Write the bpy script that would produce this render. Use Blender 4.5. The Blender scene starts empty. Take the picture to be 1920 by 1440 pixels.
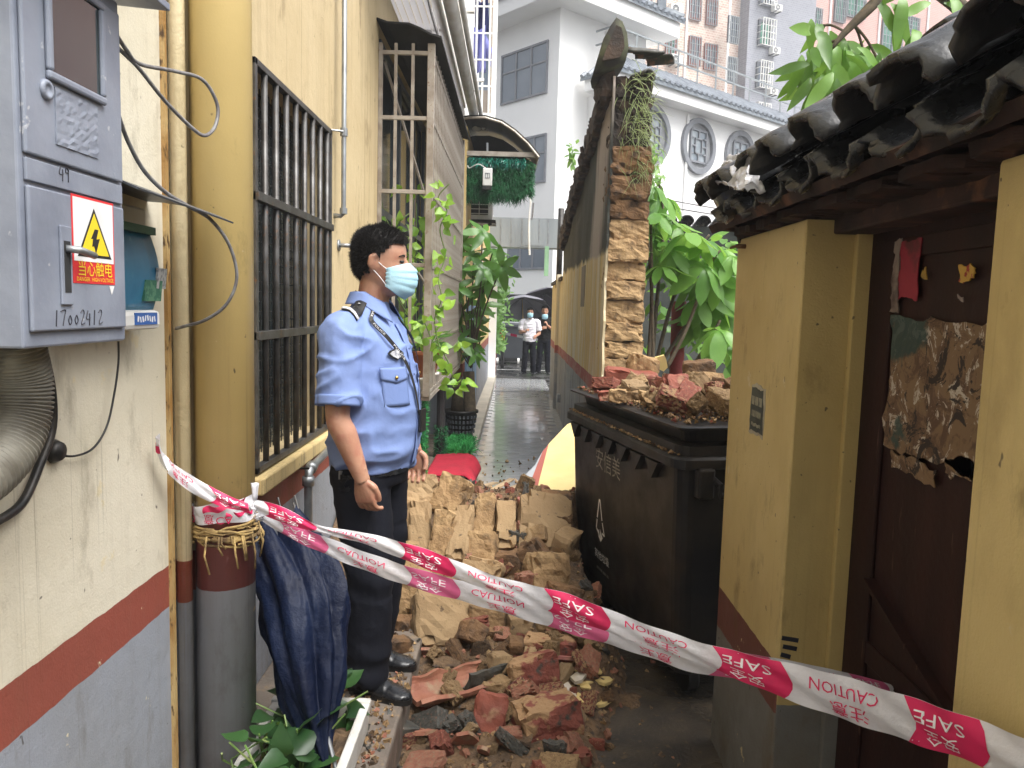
import bpy, bmesh, math, random
import numpy as np
from math import sin, cos, pi, radians, atan2, sqrt, hypot
from mathutils import Vector, Matrix, Euler, noise
random.seed(7)
SC = bpy.context.scene
C = SC.collection
# ---------------------------------------------------------------- camera
CAM_P, CAM_Y, CAM_R = 0.0995565, 0.0021445, 0.027
CP = Vector((0, 0, 1.65))
CM = Matrix.Rotation(CAM_Y, 3, 'Z') @ Matrix.Rotation(pi/2 - CAM_P, 3, 'X') @ Matrix.Rotation(CAM_R, 3, 'Z')
cd = bpy.data.cameras.new('camera'); cam = bpy.data.objects.new('camera', cd); C.objects.link(cam)
cam.matrix_world = Matrix.Translation(CP) @ CM.to_4x4()
cd.sensor_width = 36; cd.lens = 36*1443/1920; cd.clip_start = .05; cd.clip_end = 600
SC.camera = cam
# ---------------------------------------------------------------- sky, sun, exposure
SUN_EL, SUN_AZ = radians(60), radians(128)      # azimuth from +Y towards +X
W = bpy.data.worlds.new('World'); SC.world = W; W.use_nodes = True
wn, wl = W.node_tree.nodes, W.node_tree.links
sky = wn.new('ShaderNodeTexSky'); sky.sky_type = 'NISHITA'; sky.sun_disc = False
sky.sun_elevation = SUN_EL; sky.sun_rotation = SUN_AZ; sky.dust_density = 6; sky.air_density = 1.0; sky.ozone_density = 1
hs = wn.new('ShaderNodeHueSaturation'); hs.inputs['Saturation'].default_value = .22   # cloud cover takes the blue out
wl.new(sky.outputs[0], hs.inputs['Color']); wl.new(hs.outputs[0], wn['Background'].inputs[0])
wn['Background'].inputs[1].default_value = 0.15
sl = bpy.data.lights.new('sun', 'SUN'); sl.energy = 1.5; sl.angle = radians(40); sl.color = (1, .97, .92)
so = bpy.data.objects.new('sun', sl); C.objects.link(so); so.location = (8, 8, 20)
sd = Vector((sin(SUN_AZ)*cos(SUN_EL), cos(SUN_AZ)*cos(SUN_EL), sin(SUN_EL)))
so.rotation_euler = sd.to_track_quat('Z', 'Y').to_euler()
SC.view_settings.view_transform = 'Standard'; SC.view_settings.look = 'None'
SC.view_settings.exposure = 1.22; SC.view_settings.gamma = 1; SC.view_settings.use_curve_mapping = False
# ---------------------------------------------------------------- pixel -> place
def ray(u, v): return CM @ Vector(((u-960)/1443, -(v-720)/1443, -1))
def PX(u, v, X): d = ray(u, v); return CP + d*(X/d.x)
def PY(u, v, Y): d = ray(u, v); return CP + d*(Y/d.y)
def PZ(u, v, Z): d = ray(u, v); return CP + d*((Z-1.65)/d.z)
def PV(u, v, p0, dr):                        # vertical plane through p0 along dr -> point
    d = ray(u, v); n = Vector((-dr[1], dr[0])); t = n.dot(Vector((p0[0], p0[1])))/n.dot(Vector((d.x, d.y)))
    return CP + d*t
# ---------------------------------------------------------------- materials
def S(r, g, b):
    f = lambda c: c/12.92/255 if c <= 10.3 else ((c/255+.055)/1.055)**2.4
    return (f(r), f(g), f(b), 1)
class NT:
    def __init__(s, name):
        s.m = bpy.data.materials.new(name); s.m.use_nodes = True
        s.n, s.l = s.m.node_tree.nodes, s.m.node_tree.links
        s.b = s.n['Principled BSDF']; s.tc = s.n.new('ShaderNodeTexCoord').outputs['Object']
        s.sep = None
    def N(s, t, out=0, props=None, **kw):
        n = s.n.new('ShaderNode'+t)
        for k, v in (props or {}).items(): setattr(n, k, v)
        for k, v in kw.items():
            i = n.inputs[int(k[1:])] if k[0] == 'i' and k[1:].isdigit() else n.inputs[k]
            if isinstance(v, bpy.types.NodeSocket): s.l.new(v, i)
            else: i.default_value = v
        return n.outputs[out]
    def xyz(s, k):
        if s.sep is None:
            s.sep = s.n.new('ShaderNodeSeparateXYZ'); s.l.new(s.tc, s.sep.inputs[0])
        return s.sep.outputs[k]
    def math(s, op, a, b=0.0, c=0.0): return s.N('Math', props={'operation': op}, i0=a, i1=b, i2=c)
    def vec(s, sc): return s.N('VectorMath', props={'operation': 'MULTIPLY'}, i0=s.tc, i1=sc)
    def noise(s, scale, detail=5, vec=None, rough=.55, dist=0):
        return s.N('TexNoise', Vector=vec or s.tc, Scale=scale, Detail=detail, Roughness=rough, Distortion=dist)
    def ramp(s, f, a, b):
        return s.N('MapRange', i0=f, i1=a, i2=b, props={'clamp': True})
    def mix(s, a, b, f, mode='MIX'):
        n = s.n.new('ShaderNodeMix'); n.data_type = 'RGBA'; n.blend_type = mode
        for k, v in ((0, f), (6, a), (7, b)):
            if isinstance(v, bpy.types.NodeSocket): s.l.new(v, n.inputs[k])
            else: n.inputs[k].default_value = v
        return n.outputs[2]
    def bump(s, h, st=.3, dist=.01, nrm=None):
        kw = dict(Strength=st, Distance=dist, Height=h)
        if nrm: kw['Normal'] = nrm
        return s.N('Bump', **kw)
    def out(s, col=None, rough=None, nrm=None, metal=None, spec=None, **kw):
        def st(k, v):
            if v is None: return
            i = s.b.inputs[k]
            if isinstance(v, bpy.types.NodeSocket): s.l.new(v, i)
            else: i.default_value = v
        st('Base Color', col); st('Roughness', rough); st('Normal', nrm); st('Metallic', metal); st('Specular IOR Level', spec)
        for k, v in kw.items(): st(k.replace('_', ' '), v)
        return s.m
def mul(c, k): return (c[0]*k, c[1]*k, c[2]*k, 1)
def pm(name, c1, c2=None, scale=6, lo=.4, hi=.65, rough=.7, bump=.25, bscale=60, bdist=.004, metal=0, spec=.5,
       stretch=None, c3=None, s3=30, lo3=.6, hi3=.7, rvar=0, rand=0, **kw):
    """mottled surface: c1/c2 in patches, c3 in small spots, fine relief"""
    t = NT(name); v = t.vec(stretch) if stretch else t.tc
    col = t.mix(c1, c2 or mul(c1, .75), t.ramp(t.noise(scale, vec=v), lo, hi))
    if c3: col = t.mix(col, c3, t.ramp(t.noise(s3, 4, vec=v), lo3, hi3))
    if rand:
        oi = t.n.new('ShaderNodeObjectInfo'); r = oi.outputs['Random']
        col = t.mix(col, (0, 0, 0, 1), t.math('MULTIPLY', r, rand))
    n = None
    if bump: n = t.bump(t.math('ADD', t.noise(bscale, 6), t.noise(bscale*.2, 4)), bump, bdist)
    rg = rough if not rvar else t.N('MapRange', i0=t.noise(scale*1.7, 4), i1=.35, i2=.65, i3=max(.02, rough-rvar), i4=min(1, rough+rvar))
    return t.out(col, rg, n, metal, spec, **kw)
def banded(name, base, bands, streak=.35, dirt=(.10, .075, .04, 1), mottle=.85, specks=True, rough=.75, yshift=0, streakz=(20, 20, .5), patch=None, fine=.45, mud=.5, bs=.4):
    """wall paint: base colour above, then (z, colour) bands going down; rain streaks and grime"""
    t = NT(name); z = t.xyz(2)
    zz = t.math('ADD', z, t.math('MULTIPLY_ADD', t.noise(14, 3), .012, -.006))
    if yshift: zz = t.math('ADD', zz, t.math('MULTIPLY', t.xyz(1), yshift))
    col = base
    for zt, c in bands: col = t.mix(col, c, t.math('LESS_THAN', zz, zt))
    big = t.noise(1.6, 5)
    col = t.mix(col, (mottle, mottle*.97, mottle*.9, 1), t.ramp(big, .4, .7), 'MULTIPLY')
    st = t.ramp(t.noise(1, 6, vec=t.vec(streakz), rough=.6), .5, .78)
    st = t.math('MULTIPLY', st, t.ramp(t.noise(1.1, 3), .35, .62))
    col = t.mix(col, dirt, t.math('MULTIPLY', st, streak))
    if patch: col = t.mix(col, patch, t.ramp(t.noise(9, 6, rough=.65), .66, .69))
    ds = t.math('MULTIPLY', t.ramp(t.noise(1, 3, vec=t.vec((75, 75, .45))), .63, .70), t.ramp(t.noise(.9, 2), .48, .6))
    col = t.mix(col, mul(dirt, .6), t.math('MULTIPLY', ds, fine))
    sm = t.math('MULTIPLY', t.ramp(t.noise(1, 6, vec=t.vec((7, 7, 3)), rough=.7), .57, .72), .30+streak*.5)
    col = t.mix(col, mul(dirt, .9), sm)
    ch = t.ramp(t.noise(1, 2, vec=t.vec((26, 26, 13))), .745, .765)
    if specks: col = t.mix(col, (.05, .04, .03, 1), t.math('MULTIPLY', ch, .8))
    if mud:
        lowz = t.N('MapRange', i0=z, i1=.05, i2=.55, i3=1.0, i4=0.0, props={'clamp': True})
        col = t.mix(col, (.075, .06, .045, 1), t.math('MULTIPLY', t.math('MULTIPLY', lowz, t.ramp(t.noise(11, 6, rough=.7), .42, .62)), mud))
    if specks:
        col = t.mix(col, (.03, .025, .02, 1), t.math('MULTIPLY', t.ramp(t.noise(38, 2), .73, .77), .75))
    h = t.math('ADD', t.noise(18, 5), t.math('MULTIPLY', t.noise(160, 3), .35))
    return t.out(col, t.N('MapRange', i0=big, i1=.3, i2=.7, i3=rough-.15, i4=rough+.1), t.bump(h, bs, .008))
CREAM = (.60, .56, .45, 1); YEL = (.60, .45, .2, 1); YEL2 = (.66, .48, .17, 1)
RED = (.235, .058, .038, 1); GREY = (.25, .27, .31, 1)
m_wall_cream = banded('cream_wall_paint', CREAM, [(.908, RED), (.788, GREY)], .22, patch=(.60, .53, .36, 1))
m_wall_yel = banded('yellow_wall_paint', (.54, .43, .25, 1), [(.93, RED), (.80, GREY)], .55, dirt=(.16, .10, .035, 1))
m_wall_far = banded('far_yellow_wall', YEL, [(1.0, RED), (.85, GREY)], .4)
m_pipe = banded('drainpipe_paint', (.56, .42, .17, 1), [(1.04, (.20, .06, .055, 1)), (.82, (.36, .38, .42, 1))], .3, rough=.5, patch=(.72, .6, .36, 1), bs=.12)
m_cond = banded('conduit_paint', (.70, .60, .38, 1), [(.91, RED), (.79, GREY)], .4, dirt=(.22, .12, .03, 1), rough=.55)
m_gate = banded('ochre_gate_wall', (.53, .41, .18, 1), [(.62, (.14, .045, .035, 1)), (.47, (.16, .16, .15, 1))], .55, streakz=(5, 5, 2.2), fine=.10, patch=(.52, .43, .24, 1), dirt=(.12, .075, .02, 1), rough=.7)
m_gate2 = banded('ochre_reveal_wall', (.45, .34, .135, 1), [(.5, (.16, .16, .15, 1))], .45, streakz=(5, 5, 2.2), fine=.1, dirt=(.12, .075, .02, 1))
m_black = pm('black_iron', (.02, .02, .02, 1), (.05, .045, .04, 1), 20, rough=.45, metal=.4)
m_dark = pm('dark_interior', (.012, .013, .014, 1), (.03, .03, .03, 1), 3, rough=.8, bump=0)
m_iron = pm('grey_iron_bars', (.10, .098, .095, 1), (.05, .045, .04, 1), 14, rough=.42, metal=.5, c3=(.14, .07, .035, 1), lo3=.62, hi3=.72, bump=.15)
m_cage = pm('weathered_cage_metal', (.40, .36, .31, 1), (.26, .22, .18, 1), 10, rough=.5, metal=.35, c3=(.17, .09, .05, 1), lo3=.62, hi3=.75, bump=.12)
m_box = pm('grey_enamel', (.23, .255, .31, 1), (.17, .19, .24, 1), 7, rough=.42, c3=(.42, .43, .46, 1), s3=24, lo3=.665, hi3=.70, bump=.5, bscale=24, bdist=.003, rvar=.1)
m_glassd = pm('dark_glass', (.02, .03, .035, 1), (.035, .05, .05, 1), 3, rough=.08, bump=0, spec=.8)
m_glassb = pm('window_glass', (.10, .13, .17, 1), (.16, .19, .23, 1), .6, rough=.12, bump=0, spec=.8)
m_glassr = pm('round_window_glass', (.16, .20, .24, 1), (.3, .34, .37, 1), 2, rough=.12, bump=0, spec=.8)
m_greenglass = pm('green_glass', (.05, .19, .13, 1), (.09, .28, .20, 1), 1.5, rough=.2, bump=0)
m_steel = pm('galvanised_steel', (.33, .35, .36, 1), (.24, .25, .26, 1), 9, rough=.38, metal=.7, bump=.1, c3=(.2, .13, .08, 1), lo3=.68, hi3=.76)
m_zinc = pm('zinc_sheet', (.30, .33, .345, 1), (.23, .255, .27, 1), 1.2, rough=.45, metal=.35, bump=.05, stretch=(3, 3, .6))
m_white = pm('white_render', (.86, .86, .85, 1), (.81, .81, .80, 1), .5, rough=.8, bump=.1, bscale=20)
m_whitepl = pm('white_plastic', (.74, .74, .72, 1), (.62, .61, .57, 1), 5, rough=.45, bump=.05)
m_soffit0 = pm('white_soffit_strip', (.62, .62, .64, 1), (.48, .48, .50, 1), 2.5, rough=.5, bump=.05, stretch=(6, .6, 6))
m_gtile = pm('grey_roof_tile', (.13, .155, .18, 1), (.22, .25, .28, 1), 3, rough=.5, bump=.15)
m_gtile2 = pm('grey_tile_rib', (.26, .29, .33, 1), (.16, .18, .21, 1), 3, rough=.5, bump=.1)
m_frame_grey = pm('grey_frame', (.20, .21, .235, 1), (.16, .17, .19, 1), 4, rough=.5, bump=.05)
m_alu = pm('dark_alu_frame', (.10, .11, .125, 1), None, 4, rough=.45, bump=0, metal=.3)
m_redframe = pm('red_frame', (.28, .075, .055, 1), None, 4, rough=.6, bump=0)
m_wood = pm('dark_maroon_wood', (.015, .0055, .005, 1), (.028, .010, .008, 1), 4, rough=.6, spec=.2, stretch=(2, 2, .25), c3=(.10, .055, .04, 1), s3=20, lo3=.66, hi3=.75, bump=.3, bscale=40)
m_darkbrick = pm('sooty_brick', (.062, .033, .026, 1), (.026, .018, .016, 1), 7, rough=.75, spec=.2, c3=(.16, .075, .045, 1), s3=11, lo3=.58, hi3=.72, bump=.5, rand=.4)
m_rooftile = pm('wet_black_tile', (.012, .013, .015, 1), (.032, .034, .037, 1), 8, rough=.32, c3=(.075, .065, .05, 1), s3=18, lo3=.62, hi3=.74, bump=.8, bscale=28, bdist=.006, rvar=.14, rand=.3)
m_redtile = pm('maroon_tile', (.060, .014, .014, 1), (.035, .012, .012, 1), 8, rough=.35, bump=.4)
m_ridge = pm('mossy_ridge', (.020, .018, .015, 1), (.07, .075, .035, 1), 7, rough=.85, bump=.6, bscale=30)
m_adobe = pm('adobe', (.40, .265, .13, 1), (.29, .18, .085, 1), 7, lo=.38, hi=.6, rough=.92, c3=(.13, .085, .045, 1), s3=17, lo3=.56, hi3=.72, bump=1, bscale=38, bdist=.012, rand=.3)
m_adobe2 = pm('smooth_adobe', (.34, .225, .115, 1), (.385, .265, .14, 1), 4, rough=.92, c3=(.15, .10, .06, 1), s3=34, lo3=.64, hi3=.70, bump=.55, bscale=75, bdist=.006, rand=.35)
m_adobe_dk = pm('dark_adobe', (.23, .125, .055, 1), (.13, .075, .04, 1), 8, rough=.9, c3=(.045, .03, .02, 1), s3=14, lo3=.55, hi3=.7, bump=.9, bscale=45, bdist=.012, rand=.3)
m_soot = pm('sooty_adobe', (.030, .022, .017, 1), (.075, .045, .028, 1), 8, rough=.9, bump=.9, bscale=40, bdist=.012)
m_soil = pm('loose_soil', (.17, .105, .055, 1), (.085, .055, .033, 1), 12, rough=.92, c3=(.06, .045, .035, 1), s3=30, lo3=.55, hi3=.7, bump=1, bscale=60, bdist=.015)
m_redbrick = pm('red_brick', (.27, .072, .042, 1), (.19, .055, .036, 1), 12, rough=.75, c3=(.34, .20, .11, 1), s3=10, lo3=.58, hi3=.68, bump=.7, bscale=50, bdist=.006, rand=.3)
m_mortarbrick = pm('brick_with_mortar', (.36, .22, .11, 1), (.22, .065, .045, 1), 7, lo=.48, hi=.52, rough=.85, c3=(.05, .05, .04, 1), s3=9, lo3=.6, hi3=.66, bump=.9, bscale=45, bdist=.01)
m_clay = pm('clay_tile', (.36, .15, .09, 1), (.27, .10, .06, 1), 9, rough=.7, c3=(.30, .20, .12, 1), s3=14, lo3=.52, hi3=.64, bump=.6, rand=.3)
m_darktile = pm('mouldy_tile', (.045, .045, .040, 1), (.09, .085, .07, 1), 12, rough=.55, c3=(.22, .11, .07, 1), s3=13, lo3=.6, hi3=.68, bump=.7)
m_pinkmortar = pm('pink_plaster', (.42, .16, .14, 1), (.36, .2, .13, 1), 14, rough=.8, bump=.5)
m_shard = pm('yellow_plaster', (.66, .50, .20, 1), (.60, .45, .19, 1), 8, rough=.75, bump=.2)
m_shardback = pm('pale_plaster', (.55, .5, .42, 1), (.4, .33, .22, 1), 12, rough=.85, bump=.3)
m_binp = pm('black_bin_plastic', (.014, .014, .015, 1), (.027, .024, .021, 1), 4, rough=.42, spec=.25, c3=(.04, .03, .022, 1), s3=5, lo3=.56, hi3=.8, bump=.12, bscale=60, rvar=.1)
m_print = pm('faded_print', (.82, .81, .78, 1), (.68, .67, .63, 1), 30, lo=.5, hi=.7, rough=.6, bump=0)
m_printdim = pm('stencil_print', (.36, .34, .29, 1), (.16, .15, .12, 1), 40, lo=.4, hi=.6, rough=.6, bump=0)
m_concrete = pm('step_concrete', (.20, .165, .135, 1), (.12, .10, .085, 1), 5, rough=.55, c3=(.30, .22, .13, 1), s3=16, lo3=.6, hi3=.72, bump=.5, rvar=.2)
m_leafs = []
def leafmat(name, c1, c2, tr=.35, rough=.35):
    t = NT(name); oi = t.n.new('ShaderNodeObjectInfo')
    f = t.math('ADD', t.math('MULTIPLY', oi.outputs['Random'], .7), t.math('MULTIPLY', t.noise(5, 2), .4))
    col = t.mix(c1, c2, t.ramp(f, .1, .85))
    m = t.out(col, rough, t.bump(t.noise(40, 3), .15, .004))
    tl = t.n.new('ShaderNodeBsdfTranslucent'); t.l.new(t.mix(col, (.55, .9, .12, 1), .35), tl.inputs[0])
    mx = t.n.new('ShaderNodeMixShader'); mx.inputs[0].default_value = tr
    t.l.new(t.b.outputs[0], mx.inputs[1]); t.l.new(tl.outputs[0], mx.inputs[2]); t.l.new(mx.outputs[0], t.n['Material Output'].inputs[0])
    return m
m_pothos = leafmat('pothos_leaf', (.09, .22, .025, 1), (.30, .50, .06, 1), .4)
m_money = leafmat('money_tree_leaf', (.025, .075, .018, 1), (.10, .26, .04, 1), .35)
m_loquat = leafmat('broad_leaf', (.05, .16, .025, 1), (.19, .38, .07, 1), .4)
m_mango = leafmat('mango_leaf', (.035, .10, .02, 1), (.16, .32, .05, 1), .4)
m_hedge = leafmat('hedge_leaf', (.07, .19, .04, 1), (.22, .40, .10, 1), .35)
m_darkleaf = leafmat('planter_leaf', (.012, .04, .014, 1), (.035, .095, .025, 1), .15)
m_grassy = leafmat('dry_grass', (.07, .12, .04, 1), (.22, .26, .11, 1), .3, .6)
m_turf = pm('plastic_turf', (.012, .10, .035, 1), (.03, .22, .075, 1), 9, rough=.6, bump=0)
m_turfb = pm('bright_plastic_turf', (.02, .22, .05, 1), (.06, .42, .10, 1), 12, rough=.6, bump=0)
m_stem = pm('woody_stem', (.07, .055, .035, 1), (.12, .09, .055, 1), 30, rough=.85, bump=.5)
m_gstem = pm('green_stem', (.10, .19, .04, 1), (.16, .2, .06, 1), 30, rough=.6, bump=.1)
m_terra = pm('terracotta', (.40, .13, .06, 1), (.33, .11, .06, 1), 8, rough=.7, bump=.15)
m_foam = pm('white_foam', (.66, .65, .62, 1), (.5, .47, .42, 1), 6, rough=.8, c3=(.35, .3, .24, 1), s3=12, lo3=.64, hi3=.74, bump=.5, bscale=90)
m_cloth_blue = pm('navy_umbrella_cloth', (.0028, .006, .021, 1), (.005, .011, .034, 1), 5, rough=.55, spec=.2, bump=.6, bscale=16, bdist=.02)
m_cable = pm('grey_cable', (.20, .20, .20, 1), (.11, .1, .1, 1), 40, rough=.5, bump=.1)
m_redcarpet = pm('red_carpet', (.42, .012, .035, 1), (.33, .010, .028, 1), 10, rough=.95, bump=.6, bscale=200)
m_rubber = pm('black_rubber', (.012, .012, .012, 1), None, 5, rough=.5, bump=.1)
m_leather = pm('black_leather', (.010, .011, .013, 1), (.018, .019, .022, 1), 12, rough=.25, bump=.2, bscale=90, bdist=.002, rvar=.08)
m_skin = pm('skin', (.45, .245, .16, 1), (.38, .19, .12, 1), 14, rough=.48, bump=.3, bscale=130, bdist=.002, c3=(.36, .15, .10, 1), s3=26, lo3=.5, hi3=.72, rvar=.1)
m_skin.node_tree.nodes['Principled BSDF'].inputs['Subsurface Weight'].default_value = .08
m_hair = pm('black_hair', (.008, .007, .007, 1), (.02, .018, .017, 1), 60, spec=.2, rough=.6, bump=.6, bscale=250, bdist=.003)
def cloth(name, c1, c2, rough=.8, weave=900, fold=None):
    t = NT(name); col = t.mix(c1, c2, t.ramp(t.noise(5, 5), .35, .7))
    h = t.math('ADD', t.math('MULTIPLY', t.noise(weave, 2), .15), t.noise(22, 4, dist=1.2))
    return t.out(col, rough, t.bump(h, .18, .01), spec=.2)
m_shirt = cloth('blue_uniform_cloth', (.20, .275, .52, 1), (.165, .235, .46, 1))
m_trouser = cloth('navy_trouser_cloth', (.006, .007, .012, 1), (.009, .010, .016, 1))
m_whiteshirt = cloth('white_shirt_cloth', (.74, .72, .78, 1), (.62, .60, .68, 1))
m_blackcloth = cloth('black_shirt_cloth', (.010, .010, .011, 1), (.02, .02, .02, 1))
m_mask = cloth('surgical_mask_cloth', (.33, .58, .70, 1), (.42, .64, .74, 1), .85)
m_umb = pm('grey_umbrella_cloth', (.12, .12, .15, 1), (.08, .08, .10, 1), 3, rough=.5, bump=.05)
m_gold = pm('brass', (.6, .4, .12, 1), None, 5, rough=.35, metal=.9, bump=0)
m_yellowp = pm('yellow_bollard_paint', (.80, .42, .01, 1), (.7, .36, .01, 1), 6, rough=.5, bump=.05)
m_white_paint = pm('white_road_paint', (.7, .7, .68, 1), (.5, .5, .48, 1), 6, rough=.5, bump=.1)
def flat(name, c, rough=.55, **kw): return pm(name, c, mul(c, .9), 20, rough=rough, bump=0, **kw)
f_white = flat('print_white', (.75, .75, .75, 1)); f_red = flat('print_red', (.66, .03, .035, 1)); f_yel = flat('print_yellow', (.8, .6, .02, 1))
f_black = flat('print_black', (.012, .012, .012, 1)); f_mag = flat('print_magenta', (.62, .015, .10, 1)); f_blue = flat('print_blue', (.03, .11, .36, 1))
f_ink = flat('marker_ink', (.02, .02, .03, 1)); f_orange = flat('print_orange', (.8, .33, .03, 1)); f_tapewhite = flat('tape_white_print', (.8, .78, .8, 1), .35)
# ---------------------------------------------------------------- mesh builder
class MB:
    def __init__(s): s.v, s.f, s.mi = [], [], []
    def add(s, vs, fs, mi=0):
        o = len(s.v); s.v += [tuple(p) for p in vs]; s.f += [tuple(i+o for i in f) for f in fs]; s.mi += [mi]*len(fs); return s
    def box(s, c, d, rot=None, mi=0):
        hx, hy, hz = d[0]/2, d[1]/2, d[2]/2
        vs = [Vector((x*hx, y*hy, z*hz)) for x in (-1, 1) for y in (-1, 1) for z in (-1, 1)]
        if rot is not None: R = rot if isinstance(rot, Matrix) else Euler(rot).to_matrix(); vs = [R @ p for p in vs]
        c = Vector(c)
        return s.add([p+c for p in vs], [(0, 1, 3, 2), (4, 6, 7, 5), (0, 4, 5, 1), (2, 3, 7, 6), (0, 2, 6, 4), (1, 5, 7, 3)], mi)
    def span(s, a, b, mi=0): return s.box([(a[i]+b[i])/2 for i in range(3)], [abs(b[i]-a[i]) for i in range(3)], mi=mi)
    def beam(s, p, q, w, h=None, up=(0, 0, 1), mi=0):
        p, q = Vector(p), Vector(q); d = q-p; L = d.length; d.normalize()
        u = Vector(up)
        if abs(d.dot(u)) > .98: u = Vector((1, 0, 0))
        x = d.cross(u).normalized(); z = x.cross(d)
        return s.box((p+q)/2, (w, L, h or w), Matrix((x, d, z)).transposed(), mi)
    def tube(s, pts, r, n=8, caps=True, mi=0, closed=False, flat=1.0):
        pts = [Vector(p) for p in pts]; m = len(pts); rs = r if isinstance(r, (list, tuple)) else [r]*m
        vs, fs = [], []; x = None
        for i, p in enumerate(pts):
            t = (pts[(i+1) % m if closed else min(i+1, m-1)] - pts[(i-1) % m if closed else max(i-1, 0)]).normalized()
            if x is None:
                x = t.orthogonal().normalized() if abs(t.z) > .9 else t.cross(Vector((0, 0, 1))).normalized()
            x = (x - t*x.dot(t)).normalized(); y = t.cross(x)
            for k in range(n):
                a = 2*pi*k/n; vs.append(p + x*(cos(a)*rs[i]) + y*(sin(a)*rs[i]*flat))
        for i in range(m if closed else m-1):
            for k in range(n):
                a, b = i*n+k, i*n+(k+1) % n; j = ((i+1) % m)*n
                fs.append((a, b, j+(k+1) % n, j+k))
        if caps and not closed: fs += [tuple(range(n-1, -1, -1)), tuple(range((m-1)*n, m*n))]
        return s.add(vs, fs, mi)
    def lathe(s, prof, c=(0, 0, 0), n=16, R=None, mi=0, arc=2*pi):
        c = Vector(c); vs, fs = [], []; full = abs(arc-2*pi) < 1e-6; k_ = n if full else n+1
        for r, z in prof:
            for k in range(k_):
                p = Vector((r*cos(arc*k/n), r*sin(arc*k/n), z)); vs.append(c + (R @ p if R else p))
        for i in range(len(prof)-1):
            for k in range(n): fs.append((i*k_+k, i*k_+(k+1) % k_, (i+1)*k_+(k+1) % k_, (i+1)*k_+k))
        if full:
            if prof[0][0] > 1e-5: fs.append(tuple(range(n-1, -1, -1)))
            if prof[-1][0] > 1e-5: fs.append(tuple(range((len(prof)-1)*n, len(prof)*n)))
        return s.add(vs, fs, mi)
    def prism(s, poly, off, mi=0):
        n = len(poly); off = Vector(off); a = [Vector(p) for p in poly]; b = [p+off for p in a]
        nr = Vector((0, 0, 0))
        for i in range(n): nr += a[i].cross(a[(i+1) % n])
        fs = [tuple(range(n)), tuple(range(2*n-1, n-1, -1))] + [(i, i+n, (i+1) % n+n, (i+1) % n) for i in range(n)]
        if nr.dot(off) > 0: fs = [tuple(reversed(f)) for f in fs]
        return s.add(a+b, fs, mi)
    def loft(s, rings, caps=True, closed=True, mi=0):
        n = len(rings[0]); vs = [p for r in rings for p in r]; fs = []
        for i in range(len(rings)-1):
            for k in range(n if closed else n-1):
                fs.append((i*n+k, i*n+(k+1) % n, (i+1)*n+(k+1) % n, (i+1)*n+k))
        if caps and closed: fs += [tuple(range(n-1, -1, -1)), tuple(range((len(rings)-1)*n, len(rings)*n))]
        return s.add(vs, fs, mi)
    def sheet(s, fn, nu, nv, th=0, mi=0):
        """surface fn(u,v) u,v in 0..1; th = thickness along -normal"""
        g = [[Vector(fn(i/nu, j/nv)) for j in range(nv+1)] for i in range(nu+1)]
        vs = [p for r in g for p in r]; w = nv+1
        fs = [(i*w+j, (i+1)*w+j, (i+1)*w+j+1, i*w+j+1) for i in range(nu) for j in range(nv)]
        if th:
            N0 = len(vs); nr = [Vector() for _ in vs]
            for f in fs:
                q = (vs[f[2]]-vs[f[0]]).cross(vs[f[3]]-vs[f[1]])
                for i in f: nr[i] = nr[i]+q
            vs = vs + [p - n.normalized()*th for p, n in zip(vs, nr)]
            b = [tuple(i+N0 for i in reversed(f)) for f in fs]
            ed = [(i*w, (i+1)*w) for i in range(nu)] + [(nu*w+j, nu*w+j+1) for j in range(nv)] + [((i+1)*w+nv, i*w+nv) for i in range(nu)] + [(j+1, j) for j in range(nv)]
            fs = fs + b + [(q, p, p+N0, q+N0) for p, q in ed]
        return s.add(vs, fs, mi)
    def mesh(s, name, mats, smooth=False):
        me = bpy.data.meshes.new(name); me.from_pydata(s.v, [], s.f)
        for m in (mats if isinstance(mats, (list, tuple)) else [mats]): me.materials.append(m)
        if any(s.mi): me.polygons.foreach_set('material_index', s.mi)
        if smooth: me.polygons.foreach_set('use_smooth', [True]*len(me.polygons))
        me.update(); return me
    def build(s, name, mats, parent=None, smooth=False, bevel=0, **kw):
        return link(name, s.mesh(name, mats, smooth), parent, bevel, **kw)
def link(name, me, parent=None, bevel=0, label=None, cat=None, group=None, kind=None, mw=None):
    o = bpy.data.objects.new(name, me); C.objects.link(o)
    if parent is not None: o.parent = parent; o.matrix_parent_inverse = ROOTW[base(parent)].inverted()
    if mw is not None: o.matrix_basis = mw
    if bevel:
        b = o.modifiers.new('bevel', 'BEVEL'); b.width = bevel; b.segments = 2; b.limit_method = 'ANGLE'; b.angle_limit = radians(40)
    tag(o, label, cat, group, kind)
    if parent is None: ROOTW[o.name] = o.matrix_basis.copy()
    else: ROOTW[o.name] = world(o)
    return o
ROOTW = {}
def base(o): return o.name
def world(o): return ROOTW[o.parent.name] @ o.matrix_parent_inverse @ o.matrix_basis if o.parent else o.matrix_basis.copy()
def tag(o, label=None, cat=None, group=None, kind=None):
    if label: o['label'] = label
    if cat: o['category'] = cat
    if group: o['group'] = group
    if kind: o['kind'] = kind
    return o
def thing(name, label, cat, loc=(0, 0, 0), group=None, rz=0):
    o = bpy.data.objects.new(name, None); C.objects.link(o); o.location = loc; o.rotation_euler = (0, 0, rz); o.empty_display_size = .1
    ROOTW[o.name] = Matrix.Translation(loc) @ Matrix.Rotation(rz, 4, 'Z')
    return tag(o, label, cat, group)
def kids(o): return [c for c in C.objects if c.parent == o]
def copy_tree(o, parent=None, M=None):
    c = o.copy(); C.objects.link(c)
    if parent is not None: c.parent = parent
    elif M is not None: c.matrix_basis = M
    for k in kids(o): copy_tree(k, c)
    return c
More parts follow.
